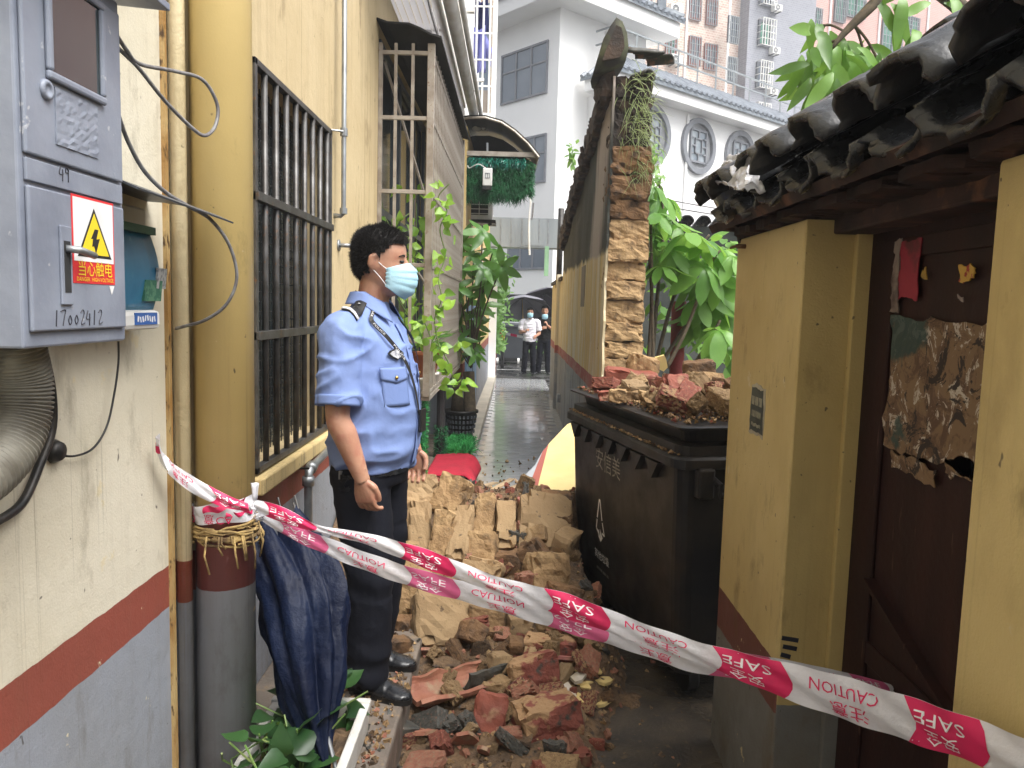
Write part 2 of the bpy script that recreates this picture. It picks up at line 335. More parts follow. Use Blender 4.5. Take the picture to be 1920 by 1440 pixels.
def structure(name, mb, mat, **kw): return mb.build(name, mat, kind='structure', **kw)
def fbm(p, s=1, o=4): return noise.fractal(Vector(p)*s, 1.0, 2.0, o)
def catmull(pts, n=6):
    P = [Vector(p) for p in pts]; out = []
    for i in range(len(P)-1):
        a, b, c, d = P[max(i-1, 0)], P[i], P[i+1], P[min(i+2, len(P)-1)]
        for k in range(n):
            t = k/n; out.append(.5*((2*b)+(c-a)*t+(2*a-5*b+4*c-d)*t*t+(3*b-a-3*c+d)*t**3))
    return out+[P[-1]]
_tcache = {}
def text2d(body, size=1.0, align='CENTER'):
    """flat outline of lettering as (verts2d, faces)"""
    k = (body, align)
    if k not in _tcache:
        cu = bpy.data.curves.new('t', 'FONT'); cu.body = body; cu.size = 1; cu.align_x = align; cu.align_y = 'CENTER'; cu.resolution_u = 2
        o = bpy.data.objects.new('t', cu); C.objects.link(o)
        me = bpy.data.meshes.new_from_object(o.evaluated_get(bpy.context.evaluated_depsgraph_get()))
        _tcache[k] = ([(v.co.x, v.co.y) for v in me.vertices], [tuple(p.vertices) for p in me.polygons])
        bpy.data.objects.remove(o); bpy.data.curves.remove(cu); bpy.data.meshes.remove(me)
    v, f = _tcache[k]
    return [(x*size, y*size) for x, y in v], f
def lettering(mb, body, size, origin, ux, uy, mi=0, off=.0015, align='CENTER'):
    ux, uy = Vector(ux).normalized(), Vector(uy).normalized(); n = ux.cross(uy); o = Vector(origin)+n*off
    v, f = text2d(body, size, align); mb.add([o+ux*x+uy*y for x, y in v], f, mi); return mb
# ================================================================ SETTING
def wet(name, c1, c2, scale, r0, r1, bump=.3, bscale=40, c3=None):
    t = NT(name); pud = t.ramp(t.noise(1.3, 4), .42, .58)
    col = t.mix(c1, c2, t.ramp(t.noise(scale, 6), .35, .65))
    if c3: col = t.mix(col, c3, t.ramp(t.noise(26, 3), .62, .7))
    rg = t.N('MapRange', i0=pud, i1=0, i2=1, i3=r1, i4=r0)
    return t.out(col, rg, t.bump(t.noise(bscale, 5), bump, .006), spec=.5)
m_asph = wet('wet_asphalt', (.035, .035, .037, 1), (.060, .058, .057, 1), 20, .08, .4, .4, 90)
m_floor = wet('wet_alley_floor', (.040, .036, .032, 1), (.085, .068, .050, 1), 7, .10, .5, .7, 50, c3=(.12, .085, .05, 1))
m_pave = wet('wet_paving_stone', (.34, .35, .36, 1), (.44, .45, .46, 1), 9, .03, .12, .06, 60)
m_kerb = pm('pale_kerb', (.42, .38, .31, 1), (.30, .27, .22, 1), 4, rough=.4, bump=.3)
g = MB().sheet(lambda u, v: (-150+300*u, -30+330*v, -.02), 6, 6); structure('ground', g, m_asph)
g = MB().sheet(lambda u, v: (-.95+2.2*u, -3+7.6*v, 0), 8, 30)
structure('alley_floor', g, m_floor)
street = MB().sheet(lambda u, v: (-30+70*u, 17.6+8*v, -.008), 4, 4); structure('street', street, m_asph)
rl = MB().sheet(lambda u, v: (-6+14*u, 20.3+.13*v, -.002), 4, 1)
rl.build('road_line', m_white_paint, kind='structure')
path = MB().span((-.40, 4.6, -.05), (.72, 17.6, 0)).build('paved_path', m_pave, kind='structure')
pst = [MB().span((-.1335, -.0840, 0), (.1335, .0840, .013)).mesh('paving_stone', m_pave) for _ in range(3)]
ny = 75
for j in range(ny):                                   # running bond of wet grey paving stones
    y = 4.70+j*.1715
    for i in range(5):
        x = -.40+.136+i*.27+(.135 if j % 2 else 0)-.06
        if x > .62: continue
        if j*5+i > 296: continue
        o = bpy.data.objects.new('paving_stone', pst[j % 3]); C.objects.link(o); o.parent = path
        o.location = (x, y, -.005+random.uniform(-.002, .002)); o.rotation_euler = (random.gauss(0, .005), random.gauss(0, .006), random.gauss(0, .004))
MB().span((-.40, 15.0, .004), (.72, 17.6, .016)).build('paving', m_pave, path, kind='stuff')
# step along the left house
st = MB()
st.prism([(-.95, -3, 0), (-.37, -3, 0), (-.37, 3.4, 0), (-.36, 4.6, 0), (-.43, 5.6, 0), (-.44, 8.6, 0), (-.95, 8.6, 0)], (0, 0, .2))
structure('concrete_step', st, m_concrete, bevel=.012)
MB().span((-.58, 8.6, 0), (-.40, 17.5, .09)).build('kerb', m_kerb, kind='structure', bevel=.01)

# ---------------------------------------------------------------- left house
lh = thing('house', 'long cream and yellow house with barred window along the left of the alley', 'house', (-1.2, 3, 0))
MB().span((-1.3, -3.2, 0), (-.95, 2.165, 6.4)).build('wall', m_wall_cream, lh)
wy = MB(); Y0, Y1, ZA, ZB = 2.79, 3.93, 1.01, 2.50
wy.span((-1.2, 2.165, 0), (-.95, Y0, 6.4)); wy.span((-1.2, Y0, 0), (-.95, Y1, ZA)); wy.span((-1.2, Y0, ZB), (-.95, Y1, 6.4)); wy.span((-1.2, Y1, 0), (-.95, 5.27, 6.4))
wy.span((-1.2, 5.27, 0), (-.95, 8.3, 1.0)); wy.span((-1.2, 5.27, 3.5), (-.95, 8.3, 6.4)); wy.span((-1.2, 8.1, 1.0), (-.95, 8.3, 3.5))
wy.build('wall', m_wall_yel, lh)
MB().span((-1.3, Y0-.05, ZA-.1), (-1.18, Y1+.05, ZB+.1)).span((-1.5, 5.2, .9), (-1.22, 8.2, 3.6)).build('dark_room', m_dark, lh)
sl_ = MB(); sl_.span((-1.0, Y0-.03, ZA-.075), (-.905, Y1+.03, ZA-.01)); sl_.build('window_sill', banded('sill_paint', (.55, .42, .2, 1), [], .9, dirt=(.05, .04, .03, 1)), lh, bevel=.008)
win = MB()
for y in (Y0+.012, Y1-.012): win.span((-.965, y-.012, ZA), (-.935, y+.012, ZB))
for z in (ZA+.012, ZB-.012): win.span((-.965, Y0, z-.012), (-.935, Y1, z+.012))
wf = win.build('window', m_iron, lh, bevel=.002)
zb1, zb2 = PX(475, 367, -.95).z, PX(475, 630, -.95).z
for z in (zb1, zb2): MB().span((-.955, Y0, z-.016), (-.925, Y1, z+.016)).build('crossbar', m_iron, wf, bevel=.002)
barm = MB().tube([(0, 0, ZA), (0, 0, ZB)], .0125, 8).mesh('bar', m_iron, True)
for i in range(8): link('bar', barm, wf, mw=Matrix.Translation((-.948, Y0+.135+i*.135, 0)))
scr = MB()
for i in range(28):
    y = Y0+.02+i*.04; scr.beam((-1.06, y, ZA), (-1.06, y, ZB), .004)
for i in range(36):
    z = ZA+.02+i*.041; scr.beam((-1.064, Y0, z), (-1.064, Y1, z), .004)
scr.build('insect_screen', m_black, wf, kind='stuff')
MB().span((-1.10, Y0, ZA), (-1.09, Y1, ZB)).build('pane', m_glassd, wf)
# small pipes on the house wall
def pipe(name, pts, r, mat, label, cat='pipe', n=10, parts=(), grp=None):
    o = MB().tube(pts, r, n).build(name, mat, None, True); tag(o, label, cat, grp); return o
dx = -.955
pz = lambda u, v, X=-.9: PX(u, v, X)
p0, p1 = pz(657, 0), pz(644, 405)
gp = pipe('gas_pipe', [(-.90, p1.y, 4.6), (-.90, p1.y, p1.z+.04), (-.903, p1.y, p1.z+.012), (-.915, p1.y-.0, p1.z), (-.955, p1.y, p1.z)], .0125, m_steel, 'thin grey vertical pipe bending into the yellow wall above the policeman', 'pipe')
for zz in (p1.z+.42, p1.z+1.6): MB().tube([(-.952, p1.y-.045, zz), (-.90, p1.y-.02, zz)], .005, 6).tube([(-.90, p1.y, zz-.02), (-.90, p1.y, zz+.02)], .019, 10).build('pipe_clip', m_steel, gp)
MB().lathe([(.0, 0), (.02, 0), (.02, .03), (.0, .03)], (-.90, p1.y, p1.z+.01), 12).build('elbow_collar', m_steel, gp)
q = PX(634, 460, -.95); e2 = MB().tube([(-.96, q.y, q.z), (-.88, q.y, q.z)], .011, 8); e2.lathe([(0, 0), (.03, 0), (.03, .008), (0, .008)], (-.95, q.y, q.z), 10, Matrix.Rotation(pi/2, 3, 'Y'))
tag(e2.build('pipe_stub', m_steel, None, True), 'short grey pipe stub sticking out of the yellow wall beside the policeman\'s head', 'pipe')
q = PX(578, 885, -.88)
wp = pipe('water_pipe', [(-.88, q.y, .2), (-.88, q.y, q.z-.03), (-.88, q.y+.01, q.z-.005), (-.88, q.y+.05, q.z+.01), (-.88, q.y+.4, q.z+.03)], .018, m_steel, 'grey metal water pipe with an elbow behind the navy umbrella', 'pipe')
MB().tube([(-.88, q.y, q.z-.06), (-.88, q.y, q.z-.02)], .026, 10).tube([(-.88, q.y+.03, q.z+.005), (-.88, q.y+.07, q.z+.013)], .026, 10).build('elbow_collar', m_steel, wp, True)
MB().beam((-.95, q.y-.02, q.z+.02), (-.87, q.y-.02, q.z+.02), .008).build('pipe_clip', m_black, wp)
q = PX(606, 1040, -.88)
pipe('waste_pipe', [(-.93, q.y, q.z), (-.87, q.y, q.z), (-.855, q.y, q.z-.03), (-.855, q.y, .2)], .022, m_black, 'short dark waste pipe behind the policeman\'s legs', 'pipe')

# ---------------------------------------------------------------- projecting window cage
cg = thing('window_cage', 'rusty grey metal window cage with plants projecting from the yellow house', 'window cage', (-.78, 6.7, 1.0))
CX, CA, CB, CZ0, CZ1 = -.60, 5.27, 8.2, 1.02, 3.36
zf = [CZ0+.02] + [PY(780, v, CA).z for v in (640, 497, 360, 222)] + [CZ1-.06]
for x, y in ((CX, CA), (CX, CB)): MB().span((x-.024, y-.024, CZ0), (x+.024, y+.024, CZ1)).build('corner_post', m_cage, cg, bevel=.003)
MB().span((-.948, CA-.012, CZ0), (-.922, CA+.012, CZ1)).build('wall_post', m_cage, cg)
for z in zf:
    MB().span((-.948, CA-.013, z-.013), (CX-.024, CA+.013, z+.013)).build('rail', m_cage, cg, bevel=.002)
    MB().span((CX-.012, CA+.024, z-.012), (CX+.012, CB-.024, z+.012)).build('rail', m_cage, cg, bevel=.002)
vb = MB().span((-.010, -.010, CZ0+.03), (.010, .010, CZ1)).mesh('bar', m_cage)
for x in (-.835, -.722): link('bar', vb, cg, mw=Matrix.Translation((x, CA, 0)))
nb = 25
for i in range(nb): link('bar', vb, cg, mw=Matrix.Translation((CX, CA+.02+(i+1)*(CB-CA-.04)/(nb+1), 0)))
fl = MB().span((-.948, CA, CZ0-.03), (CX+.02, CB, CZ0)); fl.build('floor_plate', m_cage, cg)
MB().sheet(lambda u, v: (-.95+(CX+.95+.07)*v, CA-.10+(CB-CA+.15)*u, 3.475-.055*v-.045*v*v-.012*sin(v*9)), 10, 6, .012).build('roof_sheet', m_dark, cg)
MB().beam((-.93, CA+.12, 3.28), (-.66, CA+.5, 2.35), .012, .10, (0, 1, 0)).build('diagonal_plank', m_cage, cg)
MB().beam((-.93, CA+.35, 2.2), (-.70, CA+1.1, 1.75), .012, .07, (0, 1, 0)).build('diagonal_plank', m_cage, cg)
bw = MB()
for y in (5.5, 6.4, 7.3, 8.05): bw.span((-1.0, y-.03, 1.02), (-.97, y+.03, 3.45))
for z in (1.05, 2.3, 3.42): bw.span((-1.0, 5.5, z-.025), (-.97, 8.05, z+.025))
bwo = bw.build('inner_window', m_alu, cg); MB().span((-1.02, 5.5, 1.02), (-1.01, 8.05, 3.45)).build('pane', m_glassd, bwo)
# soffit of the upper floor, white pipes under it
sf = thing('canopy', 'pale ribbed translucent canopy jutting out above the window cage', 'canopy', (-.6, 7, 3.8))
t = NT('ribbed_translucent_sheet'); t.out((.70, .70, .72, 1), .5)
_tl = t.n.new('ShaderNodeBsdfTranslucent'); _tl.inputs[0].default_value = (.56, .56, .58, 1); _mx = t.n.new('ShaderNodeMixShader'); _mx.inputs[0].default_value = .75
t.l.new(t.b.outputs[0], _mx.inputs[1]); t.l.new(_tl.outputs[0], _mx.inputs[2]); t.l.new(_mx.outputs[0], t.n['Material Output'].inputs[0]); m_soffit = t.m
n = 13
for i in range(n):
    x = -.95+i*.0255; MB().span((x, 4.6, 3.80+(i % 2)*.008), (x+.0235, 9.2, 3.806+(i % 2)*.008)).build('strip', m_soffit, sf)
for y in (6.3, 9.0): MB().span((-.95, y, 3.82), (-.62, y+.03, 3.85)).build('support', m_whitepl, sf)
MB().span((-.62, 4.6, 3.78), (-.60, 8.6, 3.86)).build('edge_trim', m_whitepl, sf)
wire = catmull([(-.66, 5.1, 3.79), (-.67, 6, 3.74), (-.65, 7.2, 3.76), (-.64, 8.5, 3.72)], 6)
tag(MB().tube(wire, .006, 5).build('cable', m_cable, None), 'thin cable slung under the pale translucent canopy', 'cable')
for i, (x, z, r) in enumerate(((-.535, 3.86, .055), (-.452, 3.86, .024))):
    pp = MB().tube([(x, 4.6, z), (x, 9.35, z-.06), (x+.01, 9.42, z-.1)], r, 14).build('downpipe', m_whitepl, None, True)
    tag(pp, ['thick white pipe running along the balcony edge over the alley', 'thin white pipe beside the thick one at the balcony edge'][i], 'pipe')
    for y in (6.1, 7.9): MB().span((x-.075, y, z+r-.01), (x+.075, y+.04, z+r+.02)).build('pipe_clip', m_whitepl, pp)
# ---------------------------------------------------------------- house further along on the left
fh = thing('house', 'farther yellow house on the left past the window cage with blue door', 'house', (-.9, 13, 0))
MB().span((-3, 8.62, 0), (-.58, 17.0, 3.6)).build('wall', m_wall_far, fh)
MB().span((-3, 8.62, 3.6), (-.62, 11.5, 9)).build('upper_wall', m_white, fh)
m_bluedoor = pm('blue_door_paint', (.19, .33, .52, 1), (.15, .27, .43, 1), 5, rough=.4, bump=.1)
db = PX(872, 570, -.57); dn = PX(899, 690, -.57)
dr_ = MB().span((-.585, 9.0, .1), (-.55, 11.2, 1.68)).build('door', m_bluedoor, fh, bevel=.01)
MB().span((-.55, 10.08, .14), (-.545, 10.10, 1.66)).build('door_seam', m_dark, dr_)
MB().span((-.552, 10.2, .9), (-.53, 10.24, 1.0)).build('handle', m_steel, dr_)
MB().span((-.62, 16.98, 0), (-.42, 17.2, 2.5)).build('corner_post', m_white, fh)
wb = MB()
for k in range(7): wb.span((-.56, 11.8, 1.9+k*.1), (-.53, 13.4, 1.94+k*.1))
wb.build('louvre', m_whitepl, fh)
# balcony cage with washing, above
bc = thing('balcony_cage', 'white barred balcony cage with washing high on the left', 'balcony cage', (-.5, 10.4, 4))
YB = 10.0
bl, br = PY(868, 100, YB).x, PY(924, 100, YB).x
zt, zb = 6.4, PY(895, 215, YB).z
MB().span((bl-.3, YB-.02, zb-.14), (br+.02, YB+1.5, zb+.02)).build('floor_slab', m_white, bc)
wbr = pm('balcony_brick', (.42, .3, .22, 1), (.5, .47, .42, 1), 12, bump=.3)
MB().span((bl, YB, zb+.02), (br-.05, YB+.06, zb+.30)).build('parapet', m_concrete, bc)
for x in np.linspace(bl, br-.04, 5): MB().tube([(x, YB, zb), (x, YB, zt)], .013, 6).build('bar', m_whitepl, bc)
for k in range(7):
    z = zb+.35+k*.32; MB().beam((bl-.03, YB, z), (br, YB, z), .018).build('crossbar', m_whitepl, bc)
    MB().beam((br, YB, z), (br, YB+1.4, z), .016).build('crossbar', m_whitepl, bc)
for k in range(9): MB().tube([(br, YB+.16*k, zb), (br, YB+.16*k, zt)], .011, 6).build('bar', m_whitepl, bc)
MB().span((bl-.4, YB+1.5, zb), (br, YB+1.6, 7)).build('back_wall', wbr, bc)
MB().span((bl, YB+1.45, zb+.3), (br-.1, YB+1.5, zb+1.9)).build('balcony_door', m_glassb, bc)
m_laund = cloth('lavender_cloth', (.25, .26, .56, 1), (.20, .21, .48, 1)); m_laund2 = cloth('navy_cloth', (.02, .025, .09, 1), (.03, .03, .12, 1))
def garment(name, label, cx, z0, z1, w, y, mat, sleeves=True):
    m = MB()
    m.sheet(lambda u, v: (cx+(u-.5)*w*(1+.12*v), y+.05*sin(u*11+v*3)+.02*sin(u*23), z1+(z0-z1)*v-.03*cos((u-.5)*pi)), 14, 10, .01)
    if sleeves:
        for sg in (-1, 1): m.sheet(lambda u, v: (cx+sg*(w*.5+.10*u)-sg*.02, y+.03*sin(v*6+u*3), z1-.02-.25*u-.22*v), 4, 6, .01)
    tag(m.build(name, mat, None, True), label, 'clothing')
zq = lambda v: PY(895, v, YB).z
garment('shirt', 'lavender blue shirt drying in the balcony cage', PY(893, 0, YB).x, zq(128), zq(44), .24, YB+.12, m_laund)
garment('trousers', 'dark navy garment drying above the lavender shirt', PY(893, 0, YB).x, zq(42), zq(-20), .27, YB+.3, m_laund2, False)

# ---------------------------------------------------------------- awning with plastic turf
aw = thing('awning', 'black curved awning with a green plastic turf fringe over the alley', 'awning', (-.2, 9, 3))
YA = 8.6
prof = [PY(u, v, YA) for u, v in ((856, 224), (880, 219), (910, 219), (940, 228), (965, 245), (990, 268), (1010, 293))]
MB().sheet(lambda u, v: tuple(Vector((lambda t, i: prof[i].lerp(prof[min(i+1, 6)], t))(u*6-int(u*6), int(u*6)))+Vector((0, v*1.5, .12*v))), 24, 5, -.02).build('roof_sheet', m_black, aw)
MB().tube([p-Vector((0, .01, .012)) for p in prof], .014, 6).build('front_trim', m_cage, aw)
a, b = PY(858, 287, YA+.05), PY(1004, 291, YA+.05)
MB().beam(a, b, .04, .05).build('front_beam', m_cage, aw)
MB().beam(PY(914, 287, YA+.05), PY(914, 268, YA+.05), .02).build('beam_hanger', m_steel, aw)
MB().prism([Vector((p.x, YA+1.2, p.z+.06)) for p in prof]+[Vector((b.x, YA+1.2, a.z-.05)), Vector((a.x, YA+1.2, a.z-.05))], (0, .03, 0)).build('shade_board', m_dark, aw)  # dark sheet standing in for the deep shade under the awning
tl, trr, bb = PY(860, 300, YA+.1), PY(998, 300, YA+.1), PY(930, 362, YA+.1).z
pb = MB().span((tl.x, YA+.12, bb), (trr.x-.03, YA+.17, tl.z+.03)).build('turf_backing', m_turf, aw)
def turf(mb, n, fn, L, w=.004, jit=.5):
    for _ in range(n):
        p, d = fn(); p = Vector(p); d = (Vector(d)+Vector((random.gauss(0, jit), random.gauss(0, jit), random.gauss(0, jit)))).normalized()
        s = d.orthogonal().normalized(); s = Matrix.Rotation(random.uniform(0, 6.3), 3, d) @ s; l = L*random.uniform(.5, 1.2)
        b2 = p+d*l*.6+s*l*.15; mb.add([p-s*w, p+s*w, b2+s*w*.7, b2-s*w*.7, p+d*l+Vector((0, 0, -l*.15))], [(0, 1, 2, 3), (3, 2, 4)])
tf = MB(); turf(tf, 5200, lambda: ((random.uniform(tl.x, trr.x), YA+.10, random.uniform(bb, tl.z+.01)), (0, -1, -1.0)), .085, .005)
turf(tf, 900, lambda: ((random.uniform(tl.x, trr.x-.1), YA+.13, bb), (0, -.2, -1)), .13, .006)
turf(tf, 500, lambda: ((trr.x-.03, YA+random.uniform(.05, .2), random.uniform(bb, tl.z)), (1, 0, -.6)), .08, .005)
tf.build('turf_fringe', m_turf, pb, kind='stuff')
tin = MB(); turf(tin, 700, lambda: ((random.uniform(tl.x, trr.x-.08), YA+.06, tl.z+random.uniform(-.05, .03)), (0, -.6, -1)), .07, .008)
tin.build('tinsel', pm('teal_tinsel', (.02, .26, .18, 1), (.01, .12, .09, 1), 20, rough=.35, bump=0), aw, kind='stuff')
c = PY(914, 331, YA-.02); lb = MB().span((c.x-.052, YA-.03, c.z-.10), (c.x+.052, YA+.02, c.z+.09)).build('wall_lamp', m_whitepl, None, bevel=.008)
tag(lb, 'small cream sensor lamp hanging on the green turf fringe', 'lamp')
MB().span((c.x-.05, YA-.032, c.z-.14), (c.x+.05, YA+.02, c.z-.10)).build('lamp_base', m_black, lb)
m_ = MB()
for bx in ((-.025, -.02, .05, .006), (-.025, .03, .05, .006)): m_.span((c.x+bx[0], YA-.034, c.z+bx[1]), (c.x+bx[0]+bx[2], YA-.031, c.z+bx[1]+bx[3]))
for x in (-.025, .019, -.003): m_.span((c.x+x, YA-.034, c.z-.02), (c.x+x+.006, YA-.031, c.z+.036))
m_.build('printed_mark', m_frame_grey, lb)
tag(MB().tube(catmull([(c.x-.02, YA, c.z+.09), (c.x-.1, YA-.02, c.z+.13), (c.x-.2, YA, c.z+.09), (c.x-.22, YA+.03, c.z+.12)], 5), .006, 5).build('lamp_wire', m_whitepl, lb), None)
# air conditioner under the awning
def air_con(loc, rz, w, label, group=None, bracket=True, d=.3, face=-1):
    h = w*.66; r = thing('air_conditioner', label, 'air conditioner', loc, group, rz); B = MB()
    M = ROOTW[r.name]
    def bl(nm, mb, mat, par=None, **k): o = mb.build(nm, mat, None, **k); o.parent = par or r; ROOTW.pop(o.name, 0); ROOTW[o.name] = M; return o
    bl('casing', MB().box((0, 0, h/2), (w, d, h)), m_whitepl, bevel=.012)
    g = bl('grille', MB().lathe([(h*.40, 0), (h*.40, .02), (h*.34, .02), (h*.34, 0)], (-w*.12, -d/2-.0, h*.5), 20, Matrix.Rotation(pi/2, 3, 'X')), m_frame_grey)
    bl('fan', MB().lathe([(0, .004), (h*.34, .004)], (-w*.12, -d/2, h*.5), 20, Matrix.Rotation(pi/2, 3, 'X')), m_alu)
    b = MB()
    for k in range(4): b.box((-w*.12, -d/2-.008, h*.5), (h*.68, .008, .018), (0, k*pi/4, 0))
    bl('fan_guard', b, m_whitepl)
    if bracket: bl('bracket', MB().box((-w*.3, .05, -.03), (.05, d+.15, .05)).box((w*.3, .05, -.03), (.05, d+.15, .05)), m_alu)
    return r
q = PY(896, 412, 9.6)
ac = thing('air_conditioner', 'white air conditioner on a dark bracket below the green turf awning', 'air conditioner', (q.x, 9.6, q.z))
w_, h_ = .36, .30
MB().span((q.x-w_/2, 9.6, q.z), (q.x+w_/2, 9.85, q.z+h_)).build('casing', m_whitepl, ac, bevel=.015)
gr = MB()
for k in range(4): gr.span((q.x-.11, 9.585, q.z+.07+k*.055), (q.x+.13, 9.597, q.z+.078+k*.055))
for k in (-.11, .01, .125): gr.span((q.x+k, 9.584, q.z+.06), (q.x+k+.008, 9.598, q.z+.26))
gr.build('grille', m_whitepl, ac); MB().span((q.x-.11, 9.592, q.z+.06), (q.x+.13, 9.601, q.z+.26)).build('fan_opening', m_dark, ac)
MB().span((q.x-.22, 9.52, q.z-.045), (q.x+.22, 9.9, q.z-.005)).beam((q.x-.22, 9.55, q.z-.2), (q.x+.17, 9.55, q.z-.05), .03).build('bracket', m_black, ac)

# ---------------------------------------------------------------- metal-clad beam across the alley end
YD = 16.2
z1, z0 = PY(1000, 409, YD).z, PY(1000, 464, YD).z
xa, xb_ = PY(905, 430, YD).x, PY(1100, 430, YD).x
dt = thing('overhead_duct', 'pale grey sheet metal duct spanning the far end of the alley', 'duct', (.2, YD, z0))
MB().span((xa, YD, z0), (xb_, YD+.5, z1)).build('casing', m_zinc, dt)
for u in (939, 959, 979, 1011, 1028): x = PY(u, 430, YD).x; MB().span((x-.012, YD-.006, z0+.02), (x+.012, YD, z1-.02)).build('seam', m_steel, dt)
for u0, v0, u1, v1 in ((979, 412, 985, 460), (986, 454, 1020, 460)):
    a, b = PY(u0, v1, YD-.01), PY(u1, v0, YD-.01); MB().span((a.x, YD-.012, a.z), (b.x, YD-.002, b.z)).build('tape_strip', m_zinc, dt)
pst_ = PY(1049, 430, 13.4)
tag(MB().tube([(PY(1047, 540, 13.4).x, 13.4, PY(1047, 540, 13.4).z), (pst_.x+.02, 13.4, 3.35)], .05, 8).build('post', m_black, None, True), 'slim black post standing on the low wall at the alley end', 'post')
tag(MB().span((PY(1036, 0, 15.8).x, 15.8, 2.3), (PY(1044, 0, 15.8).x, 15.86, z0)).build('green_panel', pm('green_paint', (.25, .45, .27, 1), None, 3, bump=0), None), 'narrow light green panel under the metal duct', 'panel')
for i, (u0, v0, pts) in enumerate((('a', 0, [(994, 330), (995, 380), (993, 402), (992, 440), (993, 478)]), ('b', 0, [(1000, 380), (998, 405), (996, 412)]))):
    tag(MB().tube(catmull([PY(u, v, 15.6) for u, v in pts], 5), .02, 5).build('dangling_cable', m_cable if i else m_whitepl, None), ['pale tangled cable dangling in front of the metal duct', 'short dark cable end hanging over the duct edge'][i], 'cable')

# ---------------------------------------------------------------- white building with grey tiled eaves
K = Vector((1.19, 26)); u2 = Vector((.755, .656)); u1 = Vector((-.656, .755)); nn = Vector((.656, -.755))
def WB(t, s, z): p = K+u2*t+u1*s; return Vector((p.x, p.y, z))
wbd = thing('white_building', 'white building with grey tiled eaves and round windows behind the broken wall', 'building', (4, 30, 0))
def wbox(mb, t0, t1, s0, s1, za, zb_, mi=0):
    mb.prism([WB(t0, s0, za), WB(t1, s0, za), WB(t1, s1, za), WB(t0, s1, za)], (0, 0, zb_-za), mi); return mb
wbox(MB(), 0, 4.3, 0, 9, 0, 11.35).build('tower_wall', m_white, wbd)
wbox(MB(), 1.4, 32, -1.2, -.005, 0, 8.8).build('wing_wall', m_white, wbd)
wbox(MB(), 4.3, 32, -.004, 6, 0, 9.2).build('rear_wall', m_white, wbd)
wbox(MB(), -.02, 1.39, -.02, 8.9, 0, 2.1).build('plinth', m_dark, wbd)
wbox(MB(), -.9, 5.05, -.9, 9.9, 11.35, 11.9).build('eave_fascia', m_white, wbd, bevel=.03)
wbox(MB(), .9, 32.5, -1.8, -.3, 8.8, 9.2).build('eave_fascia', m_white, wbd, bevel=.03)
def skirt(name, A, B, inn, z0_, z1_, dpt, ends=True, sp=.3):
    """tile slope from eave line A-B rising inwards"""
    A, B, inn = Vector(A), Vector(B), Vector(inn); L = (B-A).length; dd = (B-A)/L
    m = MB(); a0 = Vector((A.x, A.y, z0_)); b0 = Vector((B.x, B.y, z0_)); up = Vector((inn.x*dpt, inn.y*dpt, z1_-z0_)); d3 = Vector((dd.x, dd.y, 0))
    m.prism([a0, b0, b0+up-d3*dpt*.6, a0+up+d3*dpt*.6*ends], (0, 0, -.10)); o = m.build('roof', m_gtile, wbd)
    r = MB(); k = 0
    while k*sp < L:
        p = a0+d3*(k*sp+.1); f = 1.0
        lim = min(k*sp+.1, L-k*sp-.1)
        if ends and lim < dpt*.6: f = max(.1, lim/(dpt*.6))
        r.tube([p-up*.02+Vector((0, 0, .05)), p+up*f+Vector((0, 0, .05))], .085, 6); k += 1
    r.build('tile_ribs', m_gtile2, o, kind='stuff'); return o
P2 = lambda t, s: K+u2*t+u1*s
skirt('r', P2(-1.0, -1.0), P2(5.2, -1.0), u1, 11.95, 13.1, 2.2)
skirt('r', P2(-1.0, 9.9), P2(-1.0, -1.0), u2, 11.95, 13.1, 2.2)
skirt('r', P2(.8, -1.9), P2(32, -1.9), u1, 9.24, 10.15, 1.4)
skirt('r', P2(.8, -.2), P2(.8, -1.9), u2, 9.24, 10.15, 1.2)
MB().tube([WB(5.2, -.9, 12.1), WB(3.7, 1.2, 13.2)], .16, 8).box(WB(4.7, -.3, 12.65), (.3, .3, .5)).build('hip_ridge', m_gtile, wbd)
rail = MB()
for z in (10.5, 10.95): rail.beam(WB(1.6, -.9, z), WB(28, -.9, z), .05); rail.beam(WB(1.6, -.9, z), WB(1.6, -.1, z), .05)
for k in range(24): rail.beam(WB(1.6+k*1.15, -.9, 10.0), WB(1.6+k*1.15, -.9, 10.95), .05)
rail.build('terrace_railing', m_zinc, wbd)
def wwin(face, a0, a1, z0_, z1_, cols, rows=((0, 1),), glass=m_glassb, fr=.07, par=None, name='window'):
    """framed window on the tower: face 1 runs along u1, face 2 along u2"""
    pos = (lambda a, o, z: WB(-o, a, z)) if face == 1 else (lambda a, o, z: WB(a, -o, z))
    m = MB()
    def slab(mb, b0, b1, y0, y1, o0, o1): mb.prism([pos(b0, o0, y0), pos(b1, o0, y0), pos(b1, o0, y1), pos(b0, o0, y1)], pos(0, o1, 0)-pos(0, o0, 0))
    slab(m, a0, a1, z0_, z0_+fr, 0.002, .06); slab(m, a0, a1, z1_-fr, z1_, 0.002, .06)
    for c_ in range(cols+1):
        x = a0+(a1-a0-fr)*c_/cols; slab(m, x, x+fr, z0_+fr, z1_-fr, 0.002, .055)
    mid = z0_+(z1_-z0_)*.6; slab(m, a0+fr, a1-fr, mid, mid+fr*.8, 0.004, .05)
    o = m.build(name, m_frame_grey, par or wbd)
    for c_ in range(cols):
        x0 = a0+fr+(a1-a0-fr)*c_/cols; x1 = a0+(a1-a0-fr)*(c_+1)/cols
        g_ = MB(); slab(g_, x0-.005, x1+.005, z0_+.02, z1_-.02, .003, .02); g_.build('pane', glass, o)
    return o
wwin(1, .5, 2.9, 8.75, 10.45, 3); wwin(1, .45, 1.65, 5.85, 7.45, 2); wwin(1, .3, 2.3, 2.95, 4.4, 3)
wwin(1, 3.6, 5.4, 8.75, 10.45, 2)
